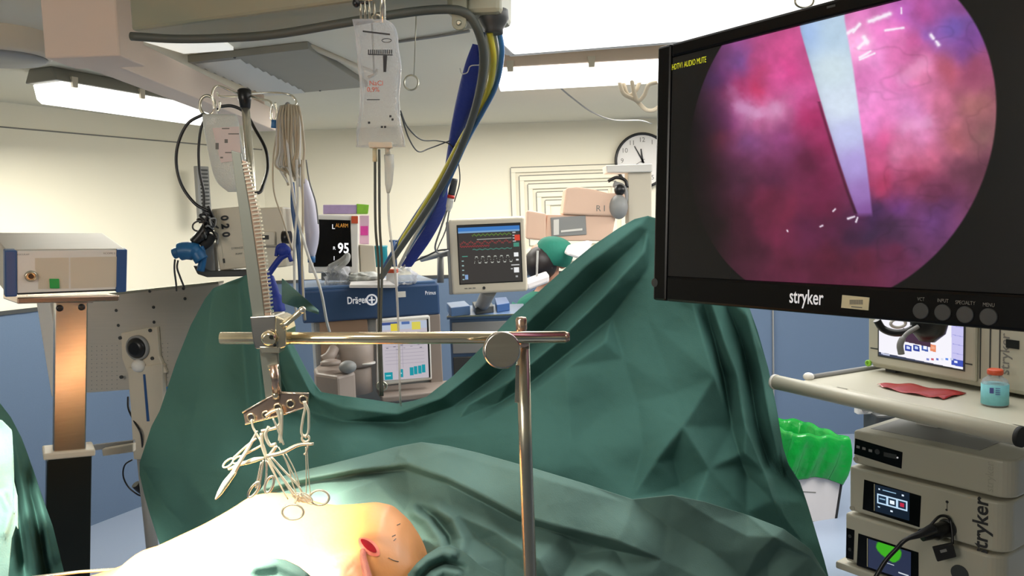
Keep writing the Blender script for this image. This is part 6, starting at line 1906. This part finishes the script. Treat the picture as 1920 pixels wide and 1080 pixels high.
# near sheet lying over patient and table
top2 = [(300, 1062), (330, 1030), (380, 996), (430, 966), (470, 942), (500, 902), (560, 884), (620, 870), (690, 852), (742, 838), (790, 829), (840, 836), (900, 850), (1000, 878), (1100, 908), (1186, 936), (1260, 928), (1320, 940), (1400, 965), (1470, 992), (1520, 1030), (1556, 1090), (1575, 1130)]
bot2 = [(300, 1200), (1575, 1200)]
dep2 = [(330, 1040, 1.48), (470, 945, 1.50), (560, 890, 1.56), (745, 840, 1.62), (900, 850, 1.64), (1186, 936, 1.62), (1400, 965, 1.72), (1540, 1060, 1.82), (600, 960, 1.36), (760, 900, 1.50), (860, 940, 1.45), (980, 975, 1.48), (1150, 1015, 1.5),
        (850, 1060, 1.28), (1000, 1060, 1.36), (1150, 1090, 1.42), (1300, 1050, 1.58), (1450, 1080, 1.70), (400, 1080, 1.38), (700, 1100, 1.24), (900, 1180, 1.22), (1300, 1180, 1.5)]
folds2 = [
    ('g', 0.028, 12, [(762, 950), (800, 975), (826, 1012), (830, 1046)], 'both'),
    ('g', -0.028, 8, [(775, 945), (815, 970), (842, 1005), (848, 1040)], 'both'),
    ('g', 0.026, 12, [(800, 940), (850, 975), (868, 1010), (860, 1050)], 'both'),
    ('r', 0.010, 10, [(742, 852), (764, 862), (762, 876)], 'both'),
]
facets2 = [
    [(300, 1062, 0), (380, 996, 0), (470, 942, 0), (500, 902, 0), (620, 870, 0), (742, 838, 0), (790, 829, 0), (900, 850, 0), (1000, 878, 0), (1100, 908, 0), (1186, 936, .02), (1260, 928, .03), (1320, 940, .02), (1400, 965, .02), (1470, 992, .03), (1520, 1030, .02), (1556, 1090, 0)],
    # pale folded band with an overhanging lower edge
    [(742, 846, .015), (838, 846, .02), (900, 866, .02), (1000, 892, .02), (1100, 922, .02), (1172, 942, .02)],
    [(480, 922, .02), (560, 900, .03), (660, 882, .035), (762, 870, .04), (838, 896, .04), (900, 926, .04), (975, 966, .04), (1060, 990, .04), (1158, 1014, .04), (1178, 975, .03), (1186, 936, .02)],
    [(480, 930, -.01), (560, 908, -.012), (660, 890, -.014), (760, 880, -.014), (836, 905, -.014), (896, 936, -.014), (972, 977, -.014), (1058, 1002, -.014), (1152, 1032, -.02)],
    [(1186, 936, .02), (1250, 985, -.015), (1330, 1030, -.02), (1400, 1085, -.03)],
    [(1152, 1032, -.02), (1240, 1050, .01), (1330, 1090, 0)],
    [(1260, 928, .03), (1340, 975, .02), (1400, 1005, .03), (1452, 1008, .055), (1520, 1045, .03)],
    [(1452, 1008, .055), (1418, 1040, .02), (1392, 1100, .02)], [(1462, 1022, -.02), (1440, 1055, -.04), (1440, 1110, -.04)],
    [(620, 930, .0), (700, 902, .015), (770, 925, -.01), (850, 962, .01), (900, 1012, -.02), (880, 1062, .02), (800, 1080, 0)],
    [(700, 902, .015), (760, 960, .01), (800, 1010, 0)],
    [(850, 962, .01), (935, 1000, .02), (1010, 1050, .03), (1040, 1110, .02)], [(1010, 1050, .03), (1080, 1040, -.02), (1152, 1032, -.02)], [(1080, 1040, -.02), (1120, 1065, .02), (1200, 1105, 0)],
    [(880, 1062, .02), (950, 1045, -.01), (1010, 1050, .03)],
    [(380, 1008, .01), (440, 982, .0), (475, 955, .01)],
]
drape('surgical_drape', 'green sheet over the table in front, pale folded band along its back edge', top2, bot2, dep2, folds2, 'drape_lit', 300, 1575, 520, 160, crumple=0.0028, seed=5, facets=facets2, soft=2)

# small flap of drape seen right of the toothed bar
b = MB()
rows = []
for t in np.linspace(0, 1, 9):
    rows.append([P(*(lerp(Vector((528, 520, 2.25)), Vector((598, 582, 2.2)), s_) + Vector((0, 1, 0)) * t * (40 * (1 - s_) + 8) + Vector((0, 0, 0.02 * math.sin(s_ * 9 + t * 4))))) for s_ in np.linspace(0, 1, 14)])
tag(MB().grid(rows).build('surgical_drape', 'drape_lit', solid=0.001, subd=1), 'small loose corner of green drape pointing right beside the toothed bar', 'surgical drape', 'surgical drapes')

# ------------------------------------------------------------------ drape at the left edge (instrument table)
o_top = [(-60, 700), (0, 756), (20, 782), (40, 820), (62, 880), (80, 935), (98, 985), (112, 1040), (124, 1090)]
drape('table_drape', 'dark green drape hanging at the left edge of the picture', o_top, [(-60, 1200), (124, 1200)], [(0, 760, 1.7), (60, 900, 1.66), (100, 1050, 1.62), (0, 1000, 1.5), (-60, 800, 1.6)],
      [('g', 0.03, 14, [(18, 800), (44, 900), (60, 1000), (76, 1100)], 'both'), ('g', -0.035, 10, [(6, 830), (28, 920), (40, 1010), (48, 1100)], 'both'), ('g', -0.03, 10, [(42, 860), (66, 960), (84, 1060), (92, 1120)], 'both'), ('g', 0.03, 12, [(60, 900), (84, 980), (100, 1070)], 'both')],
      'drape_green', -60, 124, 120, 160, seed=9)
r_ = [(-40, 780, 24), (-40, 800, 26), (-40, 850, 22), (-40, 890, 22), (-40, 915, 28), (-40, 950, 32), (-40, 980, 26), (-40, 1005, 10), (-40, 1060, 12), (-40, 1130, 14)]
drape('table_drape', 'brightly lit sheet of pale green drape at the very left edge, nearest the camera', [(-70, 770), (4, 788), (22, 806), (24, 820), (26, 900), (33, 930), (33, 960), (34, 990)], [(-70, 1200), (4, 1200), (14, 1100), (22, 1010), (30, 985), (34, 992)],
      [(0, 800, 1.3), (20, 900, 1.3), (0, 1000, 1.25), (-60, 900, 1.2)], [('g', 0.006, 8, [(6, 930), (20, 960), (8, 1000)], 'none')], 'drape_lit', -70, 34, 80, 120, seed=11)
# patient transfer table edge at lower left
b = MB().tube([P(60, 1083, 1.25), P(150, 1072, 1.28), P(300, 1062, 1.30)], pxr(3.2, 1.27), 10)
tag(b.build('table_rail', 'bright_steel'), 'thin bright steel rail at the bottom left below the drapes', 'rail')

# ================================================================== PATIENT
xs_t = [60, 120, 200, 236, 262, 290, 320, 350, 380, 420, 450, 470, 500, 530, 560, 590, 620, 660, 700, 730, 760, 780, 790, 796]
ys_t = [1112, 1096, 1072, 1058, 1034, 1026, 1012, 998, 984, 962, 944, 930, 926, 928, 936, 945, 950, 948, 944, 950, 972, 996, 1012, 1030]
NX = 90; NR = 48
rows = []
for i in range(NX):
    t = i / (NX - 1)
    x = 60 + (797 - 60) * (1 - (1 - t) ** 1.25)
    y = float(np.interp(x, xs_t, ys_t))
    endf = min(1.0, max(0.0, (799 - x) / 75.0)) ** 0.5
    ry = 0.15 * (0.25 + 0.75 * endf); rz = 0.17 * (0.35 + 0.65 * endf)
    Yc = 1.22
    tp = P(x, y, Yc + 0.03)
    X0 = tp.x; zt_ = tp.z
    row = []
    for j in range(NR + 1):
        a = 2 * PI * j / NR
        ca, sa = math.cos(a), math.sin(a)
        ex = 0.82
        yy = Yc + ry * math.copysign(abs(ca) ** ex, ca)
        zz = zt_ - rz + rz * math.copysign(abs(sa) ** ex, sa)
        # gentle body relief: hollow along the flank
        row.append(Vector((X0 + 0.004 * math.sin(3 * a), yy, zz)))
    rows.append(row)
b = MB().grid(rows)
b.v.append(sum(rows[-1][:-1], Vector()) / NR); ce = len(b.v) - 1
for j in range(NR): b.f.append(((NX - 1) * (NR + 1) + j, (NX - 1) * (NR + 1) + j + 1, ce)); b.sm.append(True)
b.v.append(sum(rows[0][:-1], Vector()) / NR); ce = len(b.v) - 1
for j in range(NR): b.f.append((j + 1, j, ce)); b.sm.append(True)
pt = empty('person', Vector((-0.45, 1.22, 0.95)), 'patient whose brightly lit bare torso with a small red incision shows between drapes', 'person')
body = recalc(b.build('torso', 'skin', pt, subd=1))
from mathutils.bvhtree import BVHTree
bv = BVHTree.FromPolygons([tuple(v) for v in b.v], [f for f in b.f])
def hit(px, py):
    d = ray(px, py).normalized()
    loc, nrm, idx, dist = bv.ray_cast(CAM, d)
    if loc is None: return P(px, py, 1.1), -d
    if nrm.dot(d) > 0: nrm = -nrm
    return loc, nrm
def patch(cx, cy, ra, rb, ang, lift, dome, nm, m, n=26, k=5):
    ca, sa = math.cos(math.radians(ang)), math.sin(math.radians(ang))
    c, nr = hit(cx, cy)
    rows = []
    for i in range(k + 1):
        f = 1 - i / k
        row = []
        for j in range(n + 1):
            t = 2 * PI * j / n
            tt = abs(math.cos(t)) ; sh = 1.0
            x = ra * f * math.cos(t); y = rb * f * math.sin(t) * (0.55 + 0.45 * math.sqrt(max(0, 1 - (math.cos(t) * 0.95) ** 2)))
            q, n_ = hit(cx + x * ca - y * sa, cy + x * sa + y * ca)
            row.append(q + nr * (lift + dome * (1 - f * f)))
        rows.append(row)
    return MB().grid(rows).build(nm, m, pt)
patch(692, 1026, 25, 13, 40, 0.0006, 0.0012, 'incision_rim', 'wound_rim')
patch(691, 1025, 19, 7, 40, 0.0024, 0.0003, 'incision', 'wound')
for pts in ([(728, 1046), (738, 1051), (747, 1053)], [(744, 985), (750, 982)], [(735, 1006), (741, 1003)], [(738, 1014), (742, 1010)]):
    b = MB().tube([hit(x, y)[0] + hit(x, y)[1] * 0.0003 for x, y in pts], 0.0006, 5)
    b.build('pen_mark', 'ink_grey', pt)
b = MB().tube([hit(680, 1036)[0] + hit(680, 1036)[1] * .004, hit(684, 1056)[0] + Vector((0, -.01, .012)), P(690, 1085, 1.02), P(694, 1120, 0.98)], [0.004, 0.005, 0.006, 0.006], 14)
tag(b.build('drain_tube', 'pink_tube'), 'short pale pink-tinted tube coming down from the red incision', 'tube')

# green towel edge in front of the torso
drape('surgical_towel', 'pale green towel corner at the bottom edge, in front of the torso', [(455, 1100), (470, 1072), (488, 1051), (508, 1046), (535, 1050), (560, 1062), (590, 1086), (610, 1120)], [(455, 1220), (610, 1220)],
      [(480, 1060, 1.01), (530, 1055, 1.02), (590, 1090, 1.02), (530, 1180, 0.82)], [('g', 0.012, 12, [(480, 1064), (520, 1058), (570, 1080)], 'none')], 'drape_lit', 455, 610, 80, 50, seed=13, crumple=0.002)
# ruffled drape right of the torso
drape('surgical_towel', 'ruffled green towel tucked right of the torso, at the foot of the steel post', [(735, 1110), (760, 1082), (782, 1056), (800, 1040), (822, 1026), (845, 1022), (870, 1034), (900, 1060), (950, 1085), (1000, 1100)], [(735, 1220), (1000, 1220)],
      [(770, 1080, 1.14), (830, 1030, 1.22), (900, 1070, 1.22), (980, 1110, 1.24), (850, 1180, 0.95)],
      [('g', 0.016, 9, [(772, 1078), (800, 1052), (830, 1038), (862, 1044)], 'both'), ('g', -0.016, 7, [(778, 1092), (806, 1066), (836, 1054), (880, 1070)], 'both'), ('g', 0.016, 9, [(800, 1090), (830, 1070), (870, 1080)], 'both')], 'drape_lit', 735, 1000, 110, 60, seed=15, crumple=0.003)

# operating table under it all
o = empty('operating_table', (0.0, 1.45, 0), 'padded operating table on a pedestal, hidden below the green drapes', 'operating table')
MB().box((0.05, 1.30, 0.90), (1.5, 0.42, 0.07)).build('mattress', 'black_matte', o, bevel=0.02)
MB().box((0.05, 1.30, 0.845), (1.5, 0.40, 0.035)).build('table_top', 'steel', o, bevel=0.004)
MB().box((0.05, 1.32, 0.46), (0.26, 0.26, 0.74)).build('pedestal', 'brushed_steel', o, bevel=0.01)
MB().box((0.05, 1.32, 0.05), (0.8, 0.42, 0.1)).build('base', 'brushed_steel', o, bevel=0.02)

# ================================================================== RETRACTOR FRAME
YR = 1.02
o = empty('surgical_retractor', P(990, 1080, YR + 0.02), 'steel retractor frame: upright post, long horizontal bar and toothed vertical bar', 'retractor')
foot = P(998, 1180, YR + .03)
MB().tube([P(980, 640, YR + .022), P(986, 860, YR + .022), P(994, 1080, YR + .022), P(1002, 1300, YR + .022), Vector((foot.x + 0.004, foot.y, 0.84))], pxr(13, YR), 24).build('post', 'steel', o)
MB().lathe(P(978, 622, YR + .022), (0, 0, 1), [(pxr(10, YR), 0), (pxr(11, YR), 0.004), (pxr(11, YR), pxr(24, YR)), (pxr(9, YR), pxr(28, YR)), (pxr(3, YR), pxr(29, YR))], 24).build('post_cap', 'copper_steel', o)
MB().tube([P(414, 634, YR - .0), P(700, 634, YR), P(1060, 632, YR)], pxr(11.5, YR), 28).build('horizontal_bar', 'gold_steel', o)
MB().tube([P(1058, 632, YR), P(1068, 632, YR)], [pxr(11.5, YR), pxr(8, YR)], 24).build('bar_tip', 'copper_steel', o)
# round knob
kc = P(942, 657, YR - 0.035)
kn = (CAM - kc); kn.z *= 0.6; kn.x += 0.12; kn.normalize()
MB().lathe(kc - kn * 0.014, kn, [(pxr(31, YR), 0), (pxr(34.5, YR), 0.002), (pxr(34.5, YR), 0.011), (pxr(32.5, YR), 0.0135), (pxr(31, YR), 0.014)], 48).build('round_knob', 'brushed_steel', o)
MB().tube([kc - kn * 0.016, P(962, 640, YR + .012)], 0.006, 12).build('knob_shaft', 'steel', o)
b = MB().tube([P(966, 640, YR + .012), P(992, 640, YR + .012)], pxr(15, YR), 16)
b.build('clamp_sleeve', 'copper_steel', o)
kf = fit((960, 676), YR + 0.0, (972, 676), YR + 0.0)
MB().pquad(kf, [(967, 684), (974, 684), (973, 756), (965, 755)], -0.002, 0.002).build('release_lever', 'gold_steel', o, bevel=0.0006)
# toothed bar
T0 = P(434, 282, YR - .004); 
zF = fit((434, 282), YR - 0.016, (453, 285), YR - 0.016)
barL = [(433, 282), (452, 287), (468, 392), (492, 540), (514, 660), (527, 766), (502, 768), (488, 660), (468, 556), (449, 402)]
b = MB().pquad(zF, [(433, 282), (451, 287), (470, 400), (490, 540), (497, 600), (474, 600), (466, 545), (449, 402)], -0.006, 0.0)
b.build('toothed_bar', 'bar_steel', o, bevel=0.0008)
b = MB().pquad(zF, [(451, 300), (462, 303), (484, 400), (502, 540), (508, 600), (496, 600), (489, 540), (469, 400)], -0.005, -0.001)
b.build('rack_strip', 'copper_steel', o, bevel=0.0004)
b = MB()
for k in range(40):
    y = 306 + k * 7.3 + random.uniform(-.6, .6)
    xa = float(np.interp(y, [300, 400, 540, 600], [457, 478, 497, 504])); xb = float(np.interp(y, [300, 400, 540, 600], [464, 487, 506, 512]))
    b.pquad(zF, [(xa - 5, y), (xb, y - 2), (xb, y + 1.2), (xa - 5, y + 2.6)], -0.006, 0.0015)
tag(b.build('rack_teeth', 'bright_steel', o), kind='stuff')
b = MB().pquad(zF, [(486, 655), (520, 655), (528, 766), (500, 768)], -0.006, 0.0)
b.build('lower_bar', 'bar_steel', o, bevel=0.001)
MB().tube([P(512, 684, YR - .024), P(519, 735, YR - .024)], pxr(8, YR), 14).build('spring_pin', 'copper_steel', o)
MB().tube([P(512, 684, YR - .022), P(513, 692, YR - .022)], pxr(10, YR), 14).build('pin_cap', 'gold_steel', o)
MB().tube([P(517, 733, YR - .022), P(518, 748, YR - .022)], pxr(7, YR), 14).build('pin_foot', 'gold_steel', o)
# slide block
cF2 = fit((468, 592), YR - 0.030, (532, 592), YR - 0.030)
MB().pquad(cF2, [(468, 594), (516, 591), (518, 640), (512, 655), (478, 654), (474, 640)], -0.045, 0.0).build('slide_block', 'brushed_steel', o, bevel=0.0015)
MB().pquad(cF2, [(516, 592), (530, 598), (536, 620), (536, 650), (518, 656), (514, 640)], -0.045, 0.002).build('block_cheek', 'gold_steel', o, bevel=0.002)
b = MB().lathe(P(505, 634, YR - .032), (0, -1, 0), [(pxr(14, YR), 0), (pxr(14, YR), 0.004), (pxr(8, YR), 0.007)], 20).lathe(P(512, 638, YR - .036), (0, -1, 0), [(pxr(6, YR), 0), (pxr(6, YR), 0.005)], 14)
b.build('ratchet_wheel', 'gold_steel', o)
MB().lathe(P(509, 632, YR - .041), (0, -1, 0), [(pxr(4, YR), 0), (pxr(4, YR), 0.001)], 12).build('screw', 'dark_steel', o)
MB().tube([P(530, 612, YR - .03), P(538, 606, YR - .03), P(566, 582, YR - .04)], [pxr(7, YR), pxr(5, YR), pxr(5.5, YR)], 14).build('thumb_lever', 'gold_steel', o)
MB().ball(P(567, 581, YR - .04), pxr(6.5, YR)).build('lever_tip', 'bright_steel', o)
MB().pquad(cF2, [(486, 650), (526, 650), (524, 662), (490, 662)], -0.02, 0.002).build('block_foot', 'steel', o, bevel=0.001)
# hook plate
hF = fit((455, 760), YR - 0.022, (580, 745), YR - 0.022)
b = MB().pquad(hF, [(455, 772), (500, 746), (523, 735), (579, 737), (577, 762), (530, 777), (460, 796)], -0.004, 0.0)
hp_ = b.build('hook_plate', 'copper_steel', o, bevel=0.0008)
b = MB().tube([hF.p(*hF.uv(455, 773), 0.001), hF.p(*hF.uv(500, 747), 0.001)], 0.001, 6).tube([hF.p(*hF.uv(524, 736), 0.001), hF.p(*hF.uv(579, 738), 0.001)], 0.001, 6).tube([hF.p(*hF.uv(460, 795), 0.001), hF.p(*hF.uv(530, 777), 0.001), hF.p(*hF.uv(577, 762), 0.001)], 0.001, 6)
b.build('plate_edge', 'bright_steel', o)
for x, y in ((471, 783), (499, 778), (521, 764), (545, 757), (569, 749)):
    u, v = hF.uv(x, y)
    c = hF.p(u, v, 0.0005)
    MB().tube(ring_pts(c, hF.U, hF.V, pxr(7, YR), pxr(7, YR), 20), pxr(1.8, YR), 8, closed=True).build('eyelet', 'gold_steel', hp_)
    MB().lathe(c - hF.N * 0.0004, hF.N, [(pxr(5.2, YR), 0), (pxr(5.2, YR), 0.0006)], 14).build('hole', 'black_matte', hp_)

# ------------------------------------------------------------------ instruments hanging from the plate
YI = YR - 0.03
def rod(name, label, segs, cat, group=None, m='instrument_steel'):
    """segs: list of (points, radius px or list)"""
    o = empty(name, P(*segs[0][0][0]), label, cat, group)
    for i, sg in enumerate(segs):
        pts, r = sg[0], sg[1]
        nm = sg[2] if len(sg) > 2 else 'rod'
        closed = len(sg) > 3
        path = pp(pts, 6, closed)
        if isinstance(r, (list, tuple)):
            k = len(path); rr = [pxr(float(np.interp(j / (k - 1), np.linspace(0, 1, len(r)), r)), YI) for j in range(k)]
        else: rr = pxr(r * 1.0, YI)
        MB().tube(path, rr, 8, closed=closed).build(nm, m, o)
    return o
def ell(cx, cy, ra, rb, ang=0, Y=None, n=8):
    a = math.radians(ang); Y = Y or YI
    return [(cx + ra * math.cos(t) * math.cos(a) - rb * math.sin(t) * math.sin(a), cy + ra * math.cos(t) * math.sin(a) + rb * math.sin(t) * math.cos(a), Y) for t in np.linspace(0, 2 * PI, n + 1)[:-1]]
rod('retractor_hook', 'long steel blade hook pointing to the lower left, longest of the hanging instruments',
    [([(482, 808, YI), (470, 832, YI), (452, 862, YI - .01), (436, 888, YI - .015)], [2, 3.4, 4, 5], 'shank'), ([(440, 884, YI - .015), (424, 905, YI - .018), (412, 924, YI - .02), (404, 936, YI - .02)], [5, 6.5, 5, 1.5], 'blade'), ([(472, 786, YI), (474, 800, YI), (480, 812, YI), (486, 822, YI)], 2.2, 'link')], 'surgical instrument')
rod('ring_clamp', 'small steel clamp with two slim finger loops, left of the hanging cluster',
    [(ell(428, 868, 12, 5, -40), 1.8, 'finger_loop', 1), (ell(446, 862, 11, 5, -30), 1.8, 'finger_loop', 1), ([(438, 858, YI), (460, 838, YI), (480, 822, YI)], 2, 'shank'), ([(452, 856, YI), (470, 846, YI), (492, 834, YI)], 2, 'shank')], 'surgical instrument')
rod('retractor_hook', 'steel hook with a leaf shaped blade lying level below the small clamp loops',
    [([(496, 858, YI), (478, 862, YI), (460, 868, YI)], [2, 5, 4], 'blade'), ([(462, 867, YI), (446, 872, YI), (428, 880, YI)], [4, 3, 2.4], 'shank')], 'surgical instrument')
rod('retractor_hook', 'pale steel rod running from the cluster up to the right hand hanging link',
    [([(500, 855, YI - .01), (530, 848, YI - .01), (560, 834, YI - .01), (588, 832, YI - .01)], [3.4, 3.8, 3.2, 2.6], 'rod')], 'surgical instrument')
rod('chain_link', 'long steel link hanging from the right end of the hook plate',
    [([(569, 752, YI), (572, 764, YI), (568, 785, YI), (565, 808, YI), (568, 818, YI)], 2.6, 'side_wire'), ([(570, 752, YI), (578, 770, YI), (579, 790, YI), (578, 810, YI), (572, 820, YI)], 2.6, 'side_wire'), (ell(573, 822, 7, 6), 2.2, 'end_ring', 1), ([(574, 826, YI), (578, 834, YI), (574, 848, YI), (570, 852, YI)], 2, 'hook')], 'surgical instrument')
rod('suture_wire', 'straight thin wires falling from the right hanging link to the torso',
    [([(576, 836, YI), (578, 880, YI), (582, 930, YI)], 1.0, 'wire'), ([(573, 838, YI), (574, 880, YI), (574, 930, YI)], 1.0, 'wire')], 'wire')
rod('ring_clamp', 'steel clamp hanging under the middle of the hook plate, twisted with wires',
    [([(520, 766, YI), (524, 780, YI), (526, 800, YI), (524, 826, YI)], [5, 4, 3, 3], 'shank'), ([(498, 780, YI), (510, 772, YI), (526, 768, YI), (528, 784, YI), (520, 800, YI), (500, 806, YI), (490, 808, YI)], 3, 'bent_hook'), ([(504, 800, YI), (498, 815, YI), (506, 834, YI), (518, 832, YI)], 3.4, 'lobe'), ([(528, 772, YI), (528, 800, YI), (526, 830, YI)], 3, 'shank'), ([(512, 784, YI - .01), (522, 808, YI - .01), (532, 834, YI - .01)], 2, 'shank')], 'surgical instrument')
rod('ring_clamp', 'bunched steel joint where all the hanging rods cross',
    [([(490, 812, YI), (492, 836, YI), (500, 856, YI), (508, 850, YI), (518, 836, YI)], 3.4, 'rod'), ([(486, 820, YI), (496, 842, YI), (500, 862, YI)], 2.6, 'rod')], 'surgical instrument')
fans = [([(500, 856, YI), (524, 888, YI), (548, 920, YI), (560, 940, YI)], 2.4), ([(502, 858, YI), (516, 890, YI), (532, 922, YI), (536, 930, YI)], 1.6), ([(508, 856, YI), (530, 880, YI), (560, 912, YI), (568, 930, YI)], 2.2), ([(500, 862, YI), (520, 900, YI), (540, 936, YI)], 1.4),
        ([(530, 850, YI), (542, 880, YI), (548, 905, YI), (560, 935, YI)], 1.4), ([(522, 838, YI), (540, 870, YI), (562, 915, YI), (576, 940, YI)], 1.3), ([(536, 850, YI), (552, 880, YI), (562, 910, YI)], 1.2), ([(504, 856, YI - .01), (528, 896, YI - .01), (556, 938, YI - .01)], 1.3)]
words = ['thickest steel rod', 'leftmost slanting rod', 'middle slanting rod', 'lowest thin rod', 'upper thin wire', 'rightmost thin wire', 'short thin wire', 'foremost thin rod']
for (pts, r), w_ in zip(fans, words):
    b = MB().tube(pp(pts, 6), pxr(r * 0.95, YI), 8)
    tag(b.build('instrument_rod', 'instrument_steel'), w_ + ' of the fan between the crossing joint and the coiled wires', 'surgical instrument', 'steel rods fanned above the torso')
rod('wire_loop_retractor', 'slim steel rods ending in an upright oval loop above the lit skin',
    [([(494, 862, YI), (490, 890, YI), (486, 912, YI)], 2, 'rod'), ([(499, 862, YI), (500, 886, YI), (496, 914, YI)], 2, 'rod'), (ell(505, 908, 7, 16, 20), 2.4, 'oval_loop', 1)], 'surgical instrument', None, 'bright_steel')
rod('wire_loop_retractor', 'slim steel rod ending in a slanted loop at the left edge of the lit skin',
    [([(490, 866, YI), (484, 895, YI), (480, 915, YI)], 2, 'rod'), (ell(476, 918, 6, 17, 35), 2.4, 'oval_loop', 1)], 'surgical instrument', None, 'bright_steel')
rod('finger_ring_handle', 'round steel finger ring standing out right of the coiled wires, over the green drape',
    [(ell(599, 933, 18, 14, 0, YI, 10), 2.2, 'ring', 1), ([(582, 928, YI), (570, 932, YI), (560, 940, YI)], 3, 'shank')], 'surgical instrument')
rod('finger_ring_handle', 'round steel finger ring lying on the overexposed skin',
    [(ell(549, 960, 20, 14, 0, YI - .02, 10), 2.2, 'ring', 1), ([(552, 946, YI - .02), (556, 936, YI - .01), (560, 928, YI)], 2.4, 'shank')], 'surgical instrument')
o = empty('wire_coil', P(570, 935, YI), 'small coil of steel wire knotted between the two finger rings', 'wire coil')
for k in range(7):
    MB().tube(pp(ell(568 + k * 2.2 - 6, 932 + (k % 3) * 2, 13 + (k % 2) * 3, 4.5, 12 + k * 4, YI - .003 * k, 8), 5, True), pxr(1.2, YI), 6, closed=True).build('wire_turn', 'instrument_steel', o)
